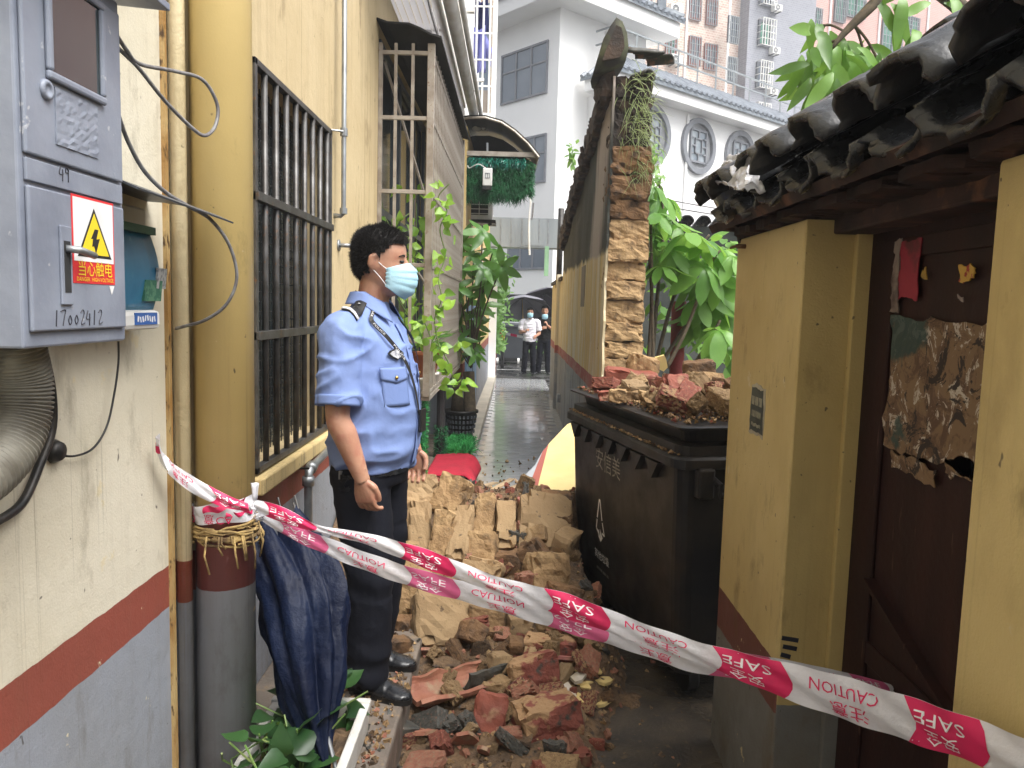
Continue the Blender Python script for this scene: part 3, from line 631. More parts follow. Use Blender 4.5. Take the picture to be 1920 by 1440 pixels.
def oval(s, zc):
    o3 = Vector((nn.x, nn.y, 0)); c3 = WB(s, -1.2, zc); d3 = Vector((u2.x, u2.y, 0)); Z = Vector((0, 0, 1))
    R = Matrix((d3, Z, o3)).transposed()
    f = MB().lathe([(1.0, 0), (1.0, .13), (.80, .13), (.80, .0)], c3, 32, R).build('round_window', m_frame_grey, wbd)
    MB().lathe([(0, .01), (.82, .01)], c3, 32, R).build('recess', pm('white_recess', (.5, .52, .54, 1), None, 3, bump=0), f)
    sq = MB()
    def rect(x0, x1, y0, y1): sq.prism([c3+d3*x0+Z*y0+o3*.03, c3+d3*x1+Z*y0+o3*.03, c3+d3*x1+Z*y1+o3*.03, c3+d3*x0+Z*y1+o3*.03], o3*.05)
    for x0, x1, y0, y1 in ((-.5, -.43, -.6, .6), (.43, .5, -.6, .6), (-.5, .5, -.6, -.53), (-.5, .5, .53, .6), (-.22, -.17, -.28, .28), (.17, .22, -.28, .28), (-.22, .22, -.28, -.23), (-.22, .22, .23, .28), (-.03, .03, .28, .53), (-.03, .03, -.53, -.28), (-.43, -.22, -.03, .03), (.22, .43, -.03, .03), (-.43, -.3, .25, .3), (.3, .43, .25, .3), (-.43, -.3, -.3, -.25), (.3, .43, -.3, -.25)): rect(x0, x1, y0, y1)
    sq.build('lattice', m_frame_grey, f)
    MB().prism([c3-d3*.5-Z*.6+o3*.015, c3+d3*.5-Z*.6+o3*.015, c3+d3*.5+Z*.6+o3*.015, c3-d3*.5+Z*.6+o3*.015], o3*.01).build('pane', m_glassr, f)
for s_ in (3.3, 6.0, 8.7): oval(s_, 7.7)
MB().tube([WB(5.3, -1.26, 0.2), WB(5.3, -1.26, 8.7)], .05, 6).build('downpipe', m_white, wbd)
MB().tube([WB(2.2, -.06, 9.4), WB(2.2, -.06, 11.3)], .06, 6).build('downpipe', m_white, wbd)
for i, z in enumerate((5.2, 5.0, 4.6, 4.3)):
    a, b = WB(-2, -3.2+.1*i, z), WB(16, -3.4, z+.2)
    tag(MB().tube(catmull([a, a.lerp(b, .3)-Vector((0, 0, .12)), a.lerp(b, .65)-Vector((0, 0, .12)), b], 4), .022, 4).build('overhead_wire', m_cable, None), 'thin overhead wire strung across the front of the white building', 'wire', 'overhead wires before the white building')

# ---------------------------------------------------------------- apartment blocks far behind
def tilemat(name, c1, c2, mortar, sc, br=.5):
    t = NT(name); v = t.N('Mapping', Vector=t.tc, Rotation=(radians(90), 0, 0))
    b = t.n.new('ShaderNodeTexBrick'); b.offset = .5 if br else 0
    x = t.N('CombineXYZ', X=t.math('ADD', t.xyz(0), t.xyz(1)), Y=t.xyz(2)); t.l.new(x, b.inputs['Vector'])
    for k, vv in (('Color1', c1), ('Color2', c2), ('Mortar', mortar)): b.inputs[k].default_value = vv
    b.inputs['Scale'].default_value = sc; b.inputs['Mortar Size'].default_value = .03; b.inputs['Brick Width'].default_value = .55; b.inputs['Row Height'].default_value = .28
    col = t.mix(b.outputs[0], (.85, .85, .86, 1), t.ramp(t.noise(.4, 5), .4, .7), 'MULTIPLY')
    return t.out(col, .6)
m_tb1 = tilemat('beige_red_mosaic', (.58, .47, .40, 1), (.46, .29, .23, 1), (.68, .62, .56, 1), 2.0)
m_tb2 = tilemat('grey_mosaic', (.27, .28, .32, 1), (.22, .23, .27, 1), (.33, .34, .37, 1), 2.2)
m_tb3 = tilemat('pink_mosaic', (.56, .30, .26, 1), (.52, .26, .22, 1), (.66, .44, .40, 1), 2.4)
F0 = Vector((7, 46)); FD = Vector((.902, .431)); FN = Vector((.431, -.902))
def FP(s, z, o=0): p = F0+FD*s+FN*o; return Vector((p.x, p.y, z))
def block(name, label, s0, s1, off, mat, z1_=34, dep=12):
    r = thing(name, label, 'apartment block', FP((s0+s1)/2, 0, off))
    MB().prism([FP(s0, -.1, off), FP(s1, -.1, off), FP(s1, -.1, off-dep), FP(s0, -.1, off-dep)], (0, 0, z1_)).build('wall', mat, r); return r
b1 = block('apartment_block', 'beige and red mosaic tiled apartment block with red window frames', -9, 6.85, 0, m_tb1)
b2 = block('apartment_block', 'dark grey tiled apartment block between the beige and pink ones', 6.85, 12.2, .8, m_tb2)
b3 = block('apartment_block', 'salmon pink tiled apartment block at the upper right', 12.2, 50, .3, m_tb3)
def fwin(par, u0, v0, u1, v1, off, frame, glass, bars=0, cage=False):
    a = PV(u0, v1, F0+FN*off, FD); b = PV(u1, v0, F0+FN*off, FD)
    dot = lambda p: (Vector((p.x, p.y))-F0).dot(FD)
    s0, s1, za, zb_ = dot(a), dot(b), a.z, b.z; m = MB(); f = .15
    def slab(mb, x0, x1, y0, y1, o0, o1): mb.prism([FP(x0, y0, off+o0), FP(x1, y0, off+o0), FP(x1, y1, off+o0), FP(x0, y1, off+o0)], Vector((FN.x, FN.y, 0))*(o1-o0))
    for x0, x1, y0, y1 in ((s0, s1, za, za+f), (s0, s1, zb_-f, zb_), (s0, s0+f, za+f, zb_-f), (s1-f, s1, za+f, zb_-f), ((s0+s1)/2-.04, (s0+s1)/2+.04, za+f, zb_-f)): slab(m, x0, x1, y0, y1, .003, .10)
    o = m.build('window', frame, par)
    for x0, x1 in ((s0+f, (s0+s1)/2-.04), ((s0+s1)/2+.04, s1-f)):
        g_ = MB(); slab(g_, x0-.01, x1+.01, za+.05, zb_-.05, .002, .05); g_.build('pane', glass, o)
    if bars:
        g_ = MB(); od = .45 if cage else .14
        for k in range(bars+1): x = s0+(s1-s0)*k/bars; slab(g_, x-.02, x+.02, za, zb_, od, od+.04)
        for k in range(5): z = za+(zb_-za)*k/4; slab(g_, s0, s1, z-.02, z+.02, od-.02, od)
        if cage:
            for k in range(5):
                z = za+(zb_-za)*k/4
                for x in (s0, s1): g_.beam(FP(x, z, off), FP(x, z, off+od), .04)
        g_.build('security_bars', m_whitepl if cage else m_zinc, o)
for (a, b_, c_, d_) in ((1196, -14, 1221, 6), (1290, -14, 1314, 36), (1322, 2, 1344, 46), (1289, 72, 1313, 122), (1318, 86, 1343, 130), (1292, -80, 1316, -40)): fwin(b1, a, b_, c_, d_, 0, m_redframe, m_glassb, 5)
for (a, b_, c_, d_) in ((1246, 60, 1268, 104), (1290, 160, 1312, 178), (1252, 190, 1270, 210), (1320, 172, 1342, 200)): fwin(b1, a, b_, c_, d_, 0, m_redframe, m_greenglass, 4)
for (a, b_, c_, d_) in ((1362, 34, 1384, 80), (1360, 110, 1380, 156)): fwin(b2, a, b_, c_, d_, .8, m_alu, m_glassb, 5)
for (a, b_, c_, d_) in ((1419, 42, 1446, 86), (1415, 120, 1440, 166), (1422, -20, 1448, 10), (1411, 198, 1436, 232)): fwin(b2, a, b_, c_, d_, .8, m_alu, m_greenglass if b_ == 42 else m_glassb, 5, True)
for (a, b_, c_, d_) in ((1516, 18, 1540, 56), (1562, -8, 1585, 40), (1585, -8, 1622, 30), (1650, 44, 1692, 95), (1692, 36, 1722, 60), (1504, 188, 1530, 212)): fwin(b3, a, b_, c_, d_, .3, m_alu, m_greenglass, 6)
for u in (1285, 1364, 1468, 1495, 1552, 1645, 1735):
    par, off = (b1, .06) if u < 1355 else (b2, .86) if u < 1460 else (b3, .36)
    p = PV(u, 100, F0+FN*off, FD); MB().tube([(p.x, p.y, .2), (p.x, p.y, 33)], .07, 6).build('downpipe', m_white, par)
fa = atan2(FD.y, FD.x)
for i, (u, v, off, lab) in enumerate(((1204, 18, .3, 'white air conditioner highest left on the beige mosaic block'), (1266, 28, .3, 'white air conditioner between upper windows of the beige mosaic block'), (1266, 122, .3, 'white air conditioner below the green window of the beige mosaic block'), (1456, 22, 1.1, 'small air conditioner near the top of the grey tiled block'), (1452, 102, 1.1, 'small air conditioner midway down the grey tiled block'), (1448, 178, 1.1, 'small air conditioner lowest on the grey tiled block'))):
    p = PV(u, v, F0+FN*off, FD); air_con(p, fa, .85 if i < 3 else .6, lab, 'air conditioners on the apartment blocks', d=.35)
# ================================================================ BROKEN ADOBE WALL
bwl = thing('broken_wall', 'broken gable wall of exposed adobe bricks with yellow and mouldy plaster', 'wall', (.9, 9, 0))
def m_bw():
    t = NT('gable_plaster'); z = t.xyz(2); y = t.xyz(1)
    w = t.math('MULTIPLY_ADD', t.noise(3.5, 6, rough=.65), .5, -.25)
    zz = t.math('ADD', z, t.math('MULTIPLY', w, .5))
    base = t.mix((.62, .47, .20, 1), (.66, .60, .45, 1), t.ramp(t.noise(1, 5, vec=t.vec((6, 6, .5))), .42, .62))
    grime = t.ramp(t.noise(1, 6, vec=t.vec((14, 14, .8))), .52, .75)
    base = t.mix(base, (.13, .10, .06, 1), t.math('MULTIPLY', grime, .5))
    mould = t.mix((.012, .015, .011, 1), (.035, .038, .030, 1), t.noise(3, 6, rough=.7))
    mid = t.math('SUBTRACT', 1.0, t.math('ABSOLUTE', t.math('MULTIPLY_ADD', y, 1.5, t.math('MULTIPLY_ADD', z, .62, -12.05))))
    stv = t.ramp(t.math('ADD', t.math('MULTIPLY', mid, 1.3), t.math('MULTIPLY_ADD', t.noise(1, 6, vec=t.vec((9, 9, .6))), 1.6, -.8)), .1, .75)
    mould = t.mix(mould, (.42, .36, .32, 1), t.math('MULTIPLY', stv, .95))
    bot = t.mix((.30, .31, .31, 1), (.14, .14, .13, 1), t.ramp(t.noise(1, 5, vec=t.vec((10, 10, .6))), .45, .7))
    bot = t.mix(bot, (.34, .09, .07, 1), t.math('GREATER_THAN', z, .92))
    bot = t.mix(bot, (.42, .38, .3, 1), t.math('MULTIPLY', t.ramp(t.noise(7, 5), .5, .6), .35))
    col = t.mix(bot, base, t.math('GREATER_THAN', z, 1.05)); 
    topz = t.math('MULTIPLY_ADD', t.math('ADD', y, -6.2), .015, 2.1)
    col = t.mix(col, mould, t.ramp(t.math('SUBTRACT', zz, topz), -.02, .03))
    return t.out(col, .8, t.bump(t.math('ADD', t.noise(14, 6), t.math('MULTIPLY', t.noise(90, 4), .3)), .5, .012))
m_gable = m_bw()
TOP = lambda y: 3.52-.150*(y-6.2)
me = MB(); ys = [6.22+(11.9-6.22)*i/40 for i in range(41)]
def gx(y, z): return .71+.012*fbm((y*2, z*2, 3))
m = MB().sheet(lambda u, v: (gx(6.20+5.7*u+.03*fbm((0, v*9, 1)), v*3.4), 6.20+5.7*u+(.035*fbm((0, v*12, 1)) if u == 0 else 0), v*(TOP(6.2+5.7*u)-(.06 if u < .02 else 0))), 40, 40, -.018)
# sheet normal faces -X: thickness goes inward
m.build('plaster', m_gable, bwl)
core = MB().prism([(.745, 6.45, 0), (.745, 11.9, 0), (.745, 11.9, TOP(11.9)-.02), (.745, 6.45, TOP(6.45)-.02)], (.28, 0, 0)); core.build('wall_core', m_adobe_dk, bwl)
def brickmesh(d, seed, rough=.012, nx=(7, 5, 4), edge=.012):
    """a broken-edged adobe block: subdivided box, worn edges, rough faces"""
    bm = bmesh.new(); bmesh.ops.create_cube(bm, size=1)
    bmesh.ops.subdivide_edges(bm, edges=bm.edges[:], cuts=6, use_grid_fill=True)
    for v in bm.verts:
        c = v.co.copy(); p = Vector((c.x*d[0], c.y*d[1], c.z*d[2]))
        k = sum(abs(abs(a)-.5) < 1e-4 for a in c)
        n = noise.noise_vector(p*9+Vector((seed*3.1, seed*1.7, 0)))
        n2 = noise.noise_vector(p*28+Vector((seed, 5, seed)))
        p += n*rough*.8+n2*rough*.7
        if k >= 2: p *= 1-edge*(.5+.5*abs(n.x)+(3.2 if noise.noise(p*11+Vector((seed, 0, seed))) > .28 else 0))/max(.06, min(d))
        v.co = p
    me = bpy.data.meshes.new('b'); bm.to_mesh(me); bm.free(); return me
# courses of adobe seen in the broken end
zb = 1.02; zs = [.95, 1.10, 1.26, 1.40, 1.55, 1.73, 1.88, 2.03, 2.21, 2.37, 2.52, 2.72, 2.93, 3.13, 3.32, 3.48]
random.seed(11)
for i in range(len(zs)-1):
    h = zs[i+1]-zs[i]; zc = (zs[i]+zs[i+1])/2; wd = .315-.02*max(0, (zs[i]-2.9))
    sooty = zs[i] > 2.75; n_ = 2 if sooty else 1
    for k in range(n_):
        w = wd/n_; x = .722+w*(k+.5)+random.uniform(-.006, .006)
        me = brickmesh((w+.004, .42, h-.001), i*3+k, .019 if zs[i] < 2.4 else .034, edge=.006); me.materials.append(m_soot if sooty else (m_adobe_dk if 2.25 < zs[i] else m_adobe))
        link('brick', me, bwl, mw=Matrix.Translation((x, 6.42+random.uniform(-.03, .03)+(.05 if sooty else 0), zc)))
low = MB()
for k in range(6): low.box((.875+random.uniform(-.02, .02), 6.45, .08+k*.155), (.32, .42, .148), (0, 0, random.uniform(-.03, .03)))
low.build('lower_courses', m_adobe, bwl)
# verge bricks along the sloping top edge, ridge cap
yy = 6.24; k = 0
while yy < 11.8:
    L = random.uniform(.30, .62); z = TOP(yy+L*.4)-.05; me = brickmesh((.10, L, random.uniform(.20, .30)), 40+k, .03, edge=.006); me.materials.append(m_soot)
    link('verge_tile', me, bwl, mw=Matrix.Translation((.685+random.uniform(-.012, .012), yy+L/2, z+random.uniform(-.03, .05))) @ Matrix.Rotation(-.15, 4, 'X')); yy += L*.93; k += 1
def ridge_profile(y, s):
    pts = [(-.20, -.14), (-.15, .0), (-.115, .11), (-.07, .19), (-.02, .245), (.035, .22), (.08, .14), (.10, .03), (.08, -.06), (.0, -.09), (-.12, -.13)]
    return [Vector((.725+px*s*.85, y, TOP(6.2)+.10+pz*s+.02*fbm((px*7, y*5, pz*7)))) for px, pz in pts]
rm = MB().loft([ridge_profile(6.12, 1), ridge_profile(6.25, 1.03), ridge_profile(6.45, 1.0), ridge_profile(6.7, .8), ridge_profile(7.0, .4)])
rm.build('ridge_cap', m_ridge, bwl, True)
MB().prism([(.725+px*.68, 6.13, TOP(6.2)+.115+pz*.72+.015*sin(i*2.3)) for i, (px, pz) in enumerate(((-.17, -.13), (-.12, .0), (-.085, .12), (-.03, .225), (.03, .21), (.065, .12), (.075, .0), (.03, -.08)))], (0, -.03, 0)).build('ridge_core', m_soot, bwl)
def pantile(L, r=.085, arc=1.0, th=.014, n=8, m=5):
    return MB().sheet(lambda u, v: (r*sin((u-.5)*pi*arc)*(1-.1*v), (v-.5)*L, r*cos((u-.5)*pi*arc)+.004*fbm((u*3, v*4, r))), n, m, th)
for (x, z, rz, ry) in ((.98, 3.60, 1.2, .2), (1.05, 3.57, .9, .5), (.93, 3.62, 1.4, -.2)):
    link('tile', pantile(.24, .06, .7).mesh('tile', m_darktile, True), bwl, mw=Matrix.Translation((x, 6.22, z)) @ Euler((0.1, ry, rz)).to_matrix().to_4x4())
link('broken_tile', pantile(.20, .06).mesh('tile', m_darktile, True), bwl, mw=Matrix.Translation((.93, 6.2, 3.44)) @ Euler((0, .4, .5)).to_matrix().to_4x4())
# lower garden wall beyond it
lw = thing('low_wall', 'low yellow wall continuing past the broken gable to the alley end', 'wall', (.8, 13, 0))
MB().span((.71, 11.9, 0), (.98, 15.2, 2.08)).span((.66, 12.6, 0), (.74, 12.85, 2.2)).build('plaster', m_gable, lw)
MB().span((.68, 11.92, 2.085), (1.02, 15.25, 2.14)).build('coping', m_soot, lw)
for (u0, v0, u1, v1) in ((1089, 497, 1098, 575),):
    a, b = PX(u0, v1, .708), PX(u1, v0, .708); MB().span((.703, b.y, a.z), (.716, a.y, b.z)).build('patch', pm('grey_plaster_patch', (.24, .2, .16, 1), None, 8), bwl)
q = PX(1050, 745, .70); MB().span((.655, q.y-.07, q.z-.07), (.70, q.y+.07, q.z+.05)).build('socket_box', m_steel, bwl)

# back wall and red pole behind the shrubs
bk = thing('back_wall', 'mossy dark wall with black coping behind the shrubs', 'wall', (2.4, 9.4, 0))
zt = PY(1330, 425, 9.4).z
MB().span((1.3, 9.4, 0), (5.5, 9.7, zt)).build('wall', pm('mossy_wall', (.035, .042, .038, 1), (.07, .075, .07, 1), 3, rough=.85, bump=.5), bk)
for i in range(16):
    me = pantile(.5).mesh('tile', m_rooftile, True); link('tile', me, bk, mw=Matrix.Translation((1.4+i*.2, 9.5, zt+.0)) @ Matrix.Rotation(-.15, 4, 'X'))
tag(MB().tube([(1.62, 7.6, 0), (1.60, 7.6, 1.75)], .07, 8).build('post', pm('red_post_paint', (.28, .03, .03, 1), (.2, .03, .03, 1), 8), None, True), 'faded red post half hidden in the shrubs behind the rubble bin', 'post')

# ================================================================ GATEHOUSE ON THE RIGHT
gt = thing('gatehouse', 'ochre gatehouse with a black tiled roof over a recessed dark door', 'gatehouse', (1.0, 2, 0))
GX, GB, GA0, GA1, GN = .80, .965, 2.18, 2.84, 1.32
MB().span((GX, GA0, 0), (1.5, GA1, 1.916)).build('wall', m_gate, gt, bevel=.008)
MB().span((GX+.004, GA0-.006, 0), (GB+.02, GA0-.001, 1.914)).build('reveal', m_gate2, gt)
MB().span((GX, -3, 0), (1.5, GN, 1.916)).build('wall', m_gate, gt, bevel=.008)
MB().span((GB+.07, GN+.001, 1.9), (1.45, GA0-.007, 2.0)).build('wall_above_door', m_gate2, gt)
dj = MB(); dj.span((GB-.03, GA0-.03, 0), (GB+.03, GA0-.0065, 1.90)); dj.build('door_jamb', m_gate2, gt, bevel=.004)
door = MB().span((GB+.012, GN+.001, .02), (GB+.05, GA0-.03, 1.915)).build('door', m_wood, gt)
for (a, b, c, d) in ((1.37, 2.12, 1.36, 1.40), (1.37, 2.12, .72, .78), (1.37, 2.12, .10, .18), (1.37, 2.12, 1.80, 1.85)):
    MB().span((GB+.004, a, c), (GB+.0125, b, d)).build('door_rail', m_wood, door, bevel=.003)
for (a, b) in ((2.00, 2.12), (1.36, 1.40)): MB().span((GB+.002, a, .03), (GB+.0120, b, 1.85)).build('door_stile', m_wood, door, bevel=.003)
MB().beam((GB+.008, 2.0, .95), (GB+.008, 1.38, .73), .012, .05, (1, 0, 0)).build('door_brace', m_wood, door)
MB().span((GB-.09, GN+.002, 1.875), (GB+.06, GA0-.007, 1.953)).build('lintel', m_darkbrick, gt, bevel=.006)
# torn poster remains on the door (flat print, ragged outline)
def torn(t, hole=.5):
    v = t.noise(7, 6, rough=.65)
    return v
t = NT('torn_poster'); v = t.noise(15, 8, rough=.75, dist=.8)
col = t.mix((.085, .045, .025, 1), (.17, .105, .055, 1), t.ramp(v, .42, .52)); col = t.mix(col, (.42, .37, .31, 1), t.ramp(t.noise(17, 8, rough=.75, dist=1.2), .56, .58))
col = t.mix(col, (.02, .012, .010, 1), t.ramp(t.noise(9, 8, rough=.7, dist=1.5), .55, .56)); col = t.mix(col, (.02, .05, .045, 1), t.math('MULTIPLY', t.ramp(t.noise(3.5, 5), .60, .63), .9))
m_torn = t.out(col, .8, t.bump(v, .35, .003))
def ragged(name, y0, y1, z0, z1, mat, seed, amp=.03, par=door, x=GB-.001, n=60, th=.004):
    pts = []
    for i in range(n):
        a = i/n*4; s = int(a); f = a-s
        y, z = ((y0+(y1-y0)*f, z0), (y1, z0+(z1-z0)*f), (y1-(y1-y0)*f, z1), (y0, z1-(z1-z0)*f))[s]
        fq = 14 if y1-y0 > .06 else 48; nv = noise.noise_vector((y*fq+seed, z*fq, seed)); n2 = noise.noise_vector((y*45+seed, z*45, seed+3))
        pts.append((x, y+nv.x*amp+n2.x*amp*.4, z+nv.y*amp+n2.y*amp*.4))
    return MB().prism(pts, (th, 0, 0)).build(name, mat, par)
dq = lambda u, v: PX(u, v, GB)
def rag(nm, u0, v0, u1, v1, mat, seed, amp):
    um, vm = (u0+u1)/2, (v0+v1)/2; return ragged(nm, dq(u1, vm).y, dq(u0, vm).y, dq(um, v1).z, dq(um, v0).z, mat, seed, amp, th=.0025)
rag('torn_poster', 1664, 596, 1858, 872, m_torn, 3, .026)
rag('torn_poster', 1668, 860, 1760, 896, m_torn, 31, .022)
rag('torn_poster', 1770, 862, 1850, 900, m_torn, 37, .024)
rag('torn_poster', 1686, 452, 1722, 560, pm('red_paper', (.26, .012, .03, 1), (.1, .012, .015, 1), 8, lo=.5, hi=.6, bump=.3), 8, .014)
rag('paper_scrap', 1674, 450, 1688, 585, pm('pale_paper', (.22, .17, .14, 1), (.05, .03, .025, 1), 20, bump=.3), 12, .015)
rag('paper_scrap', 1798, 498, 1828, 530, pm('gold_print', (.50, .30, .05, 1), (.3, .03, .02, 1), 40, lo=.48, hi=.52, bump=0), 15, .018)
rag('paper_scrap', 1728, 503, 1738, 518, pm('gold_print_small', (.40, .24, .03, 1), (.2, .12, .02, 1), 40, bump=0), 17, .01)
rag('paper_scrap', 1796, 552, 1806, 564, pm('grey_print', (.25, .2, .18, 1), None, 40, bump=0), 19, .01)
# small posted bill, hook and marker strokes on the pillar
bill = ragged('posted_bill', 2.44, 2.565, 1.262, 1.405, pm('dark_bill', (.055, .062, .05, 1), (.03, .035, .03, 1), 12, bump=.2), 22, .012, gt, GX-.003, 60, .003)
ragged('bill_edge', 2.43, 2.575, 1.252, 1.415, pm('bill_paper', (.40, .36, .27, 1), None, 12, bump=.2), 25, .014, bill, GX-.0015, 60, .0012)
bm_ = MB()
for k in range(3): bm_.box((GX-.004, 2.465+k*.037, 1.365), (.001, .028, .028))
for k in range(22): bm_.box((GX-.004, 2.455+k*.0043, 1.322+.002*sin(k*4)), (.001, .0018, .020)); bm_.box((GX-.004, 2.455+k*.0043, 1.286+.002*sin(k*7)), (.001, .0016+.001*(k % 3), .010))      # print worn past reading
bm_.build('bill_print', pm('bill_ink', (.30, .28, .2, 1), (.16, .16, .12, 1), 50, bump=0), bill)
hk = PX(1398, 462, GX); hko = MB().tube([(GX+.02, hk.y, hk.z), (GX-.03, hk.y, hk.z)], .008, 8).tube([(GX-.03, hk.y-.0, hk.z), (GX-.035, hk.y+.03, hk.z), (GX-.035, hk.y+.06, hk.z-.002)], .005, 6)
tag(hko.build('wall_hook', pm('rusty_iron', (.2, .11, .05, 1), (.12, .06, .03, 1), 30, metal=.5), None, True), 'rusty little hook near the top of the ochre pillar', 'hook')
mk = MB()
for (a, b, z) in ((2.10, 2.172, .765), (2.105, 2.172, .735), (2.11, 2.17, .705)): pass
for k, (u0, u1, v_) in enumerate(((1466, 1497, 1196), (1468, 1494, 1212), (1464, 1482, 1227))):
    a, b = PY(u0, v_, GA0-.0075), PY(u1, v_+5, GA0-.0075); mk.beam(a, b, .0015, .013, (0, 0, 1))
mk.build('marker_strokes', f_ink, gt)
# corbelled eave bricks
random.seed(5)
for row, (z, x0, h) in enumerate(((1.935, .765, .036), (1.973, .738, .036))):
    y = -.4+row*.09
    while y < 2.80:
        L = random.uniform(.20, .25); me = brickmesh((.5, L-.004, h-.001), int(y*50)+row, .008); me.materials.append(m_darkbrick)
        if not (GN < y+L/2 < GA0 and row == 0 and False): link('eave_brick', me, gt, mw=Matrix.Translation((x0+.25+random.uniform(-.005, .005), y+L/2, z)) @ Matrix.Rotation(random.uniform(-.012, .012), 4, 'Y'))
        y += L
MB().span((GB-.06, GN, 1.956), (1.4, GA0, 1.99)).build('eave_board', m_darkbrick, gt)
# roof: pan tiles and cover tiles running up the slope, ridge
sl_a = radians(31.5); E0 = Vector((.675, 0, 1.985)); UP = Vector((cos(sl_a), 0, sin(sl_a))); NR = Vector((-sin(sl_a), 0, cos(sl_a)))
SPC = .228; NC = 16
def slope_tile(up, r, L, th, conv, seed, wet=1):
    """one clay trough tile; axis along the slope"""
    def fn(u, v):
        a = (u-.5)*pi*.92; rr = r*(1-.13*v) if conv else r*(1+.05*v)
        w = sin(a)*rr; h = cos(a)*rr*(.80 if conv else -.62)
        return Vector((v*L, w*(1+.06*fbm((v*3, seed, 1))), h)) + Vector((0, 0, .008*fbm((u*2.2, v*2.5, seed))+.005*fbm((u*9, v*9, seed))))+Vector((.030*fbm((u*4, seed, 2)) if v == 0 else 0, 0, 0))
    return MB().sheet(fn, 14, 7, th if conv else -th)
RT = Matrix((UP, Vector((0, 1, 0)), NR)).transposed().to_4x4()
tv = [slope_tile(0, .088, .30, .013, True, s).mesh('cover_tile', m_rooftile, True) for s in range(4)]
tp = [slope_tile(0, .104, .30, .012, False, s+9).mesh('pan_tile', m_rooftile, True) for s in range(4)]
yE = 2.70
for i in range(NC):
    y = yE-i*SPC
    for k in range(3):
        b = E0+UP*(k*.205-.0)+NR*(.005+random.uniform(-.004, .004))
        jit = Euler((random.gauss(0, .04), random.gauss(0, .03), random.gauss(0, .03))).to_matrix().to_4x4()
        link('cover_tile', random.choice(tv), gt, mw=Matrix.Translation(b+NR*(.035+.008*k)+UP*random.uniform(-.02, .02)+Vector((0, y+random.gauss(0, .008), 0))) @ RT @ jit)
        link('pan_tile', random.choice(tp), gt, mw=Matrix.Translation(b+NR*(.042-.018+.008*k)+UP*random.uniform(-.03, .0)+Vector((0, y-SPC/2+random.gauss(0, .008), 0))) @ RT @ jit)
MB().prism([E0+Vector((0, -.9, 0))-NR*.03, E0+Vector((0, 2.84, 0))-NR*.03, E0+UP*.66+Vector((0, 2.84, 0))-NR*.03, E0+UP*.66+Vector((0, -.9, 0))-NR*.03], -NR*.03).build('roof_boards', m_darkbrick, gt)
rp = E0+UP*.66
MB().prism([(rp.x-.02, -.9, rp.z), (rp.x-.02, 2.84, rp.z), (1.6, 2.84, 1.98), (1.6, -.9, 1.98)], (0, 0, -.03)).build('back_slope', m_rooftile, gt)
MB().prism([(GX, GA1-.01, 1.9), (1.45, GA1-.01, 1.9), (rp.x, GA1-.01, rp.z-.04), (E0.x+.1, GA1-.01, E0.z-.0)], (0, -.03, 0)).build('gable_end', m_darkbrick, gt)
# maroon tiles leaning along the ridge
y = 2.75
for i in range(12):
    L = .30; me = MB().sheet(lambda u, v: (0, (v-.5)*L, (u-.5)*.16), 3, 4, .014).mesh('ridge_tile', m_redtile if i > 2 else m_rooftile)
    link('ridge_tile', me, gt, mw=Matrix.Translation((rp.x-.045+random.uniform(-.02, .03), y, rp.z+.02+random.uniform(-.015, .03))) @ Euler((random.gauss(-.05, .04), -.8+random.gauss(0, .15), random.gauss(0, .08))).to_matrix().to_4x4()); y -= .27
# round end cover and plastic bag snagged on the corner
MB().lathe([(.001, .03), (.06, .024), (.088, .0), (.10, -.02), (.10, -.30)], (.715, yE+.0, 2.035), 14, Matrix.Rotation(radians(-32), 3, 'Y') @ Matrix.Rotation(-pi/2, 3, 'Y')).build('end_cover', m_rooftile, gt, True)
t = NT('milky_plastic'); m_bag = t.out((.72, .72, .75, 1), .22, t.bump(t.noise(25, 5), .6, .012), Transmission_Weight=.25)
bg = MB().sheet(lambda u, v: PX(1342+85*u+25*v, 362-70*v+30*(u-.5)*(1-v)-18*u, .640+.07*v-.04*sin(u*3.1))+noise.noise_vector((u*4, v*4, 1))*.028+noise.noise_vector((u*12, v*12, 1))*.014, 22, 22, .003)
tag(bg.build('plastic_bag', m_bag, None, True), 'crumpled milky plastic bag snagged on the corner of the tiled eave', 'plastic bag')

# ================================================================ METER BOX
mbx = thing('meter_box', 'grey metal electricity meter box with a warning sticker on the cream wall', 'meter box', (-.85, 1.32, 1.57))
BX, b0, b1, bz0, bz1 = -.75, 1.173, 1.482, 1.566, 2.19
MB().span((-.95, b0, bz0), (BX, b1, bz1)).build('casing', m_box, mbx, bevel=.004)
MB().prism([(-.95, b0-.05, bz1+.03), (BX+.07, b0-.05, bz1+.008), (BX+.07, b1+.06, bz1+.008), (-.95, b1+.06, bz1+.03)], (0, 0, .014)).build('rain_hood', m_box, mbx, bevel=.002)
def face(u, v): p = PX(u, v, BX); return p.y, p.z
def plate(name, ya, yb, za, zb_, x0, x1, mat, par, bev=.0015): return MB().span((x0, ya, za), (x1, yb, zb_)).build(name, mat, par, bevel=bev)
d1 = plate('door', b0+.010, b1-.012, 1.862, 2.165, BX+.0005, BX+.008, m_box, mbx, .003)
d2 = plate('door', b0+.012, b1-.012, 1.592, 1.815, BX+.0005, BX+.008, m_box, mbx, .003)
plate('cross_strip', b0+.012, b1-.012, 1.822, 1.856, BX+.0005, BX+.006, m_box, mbx)
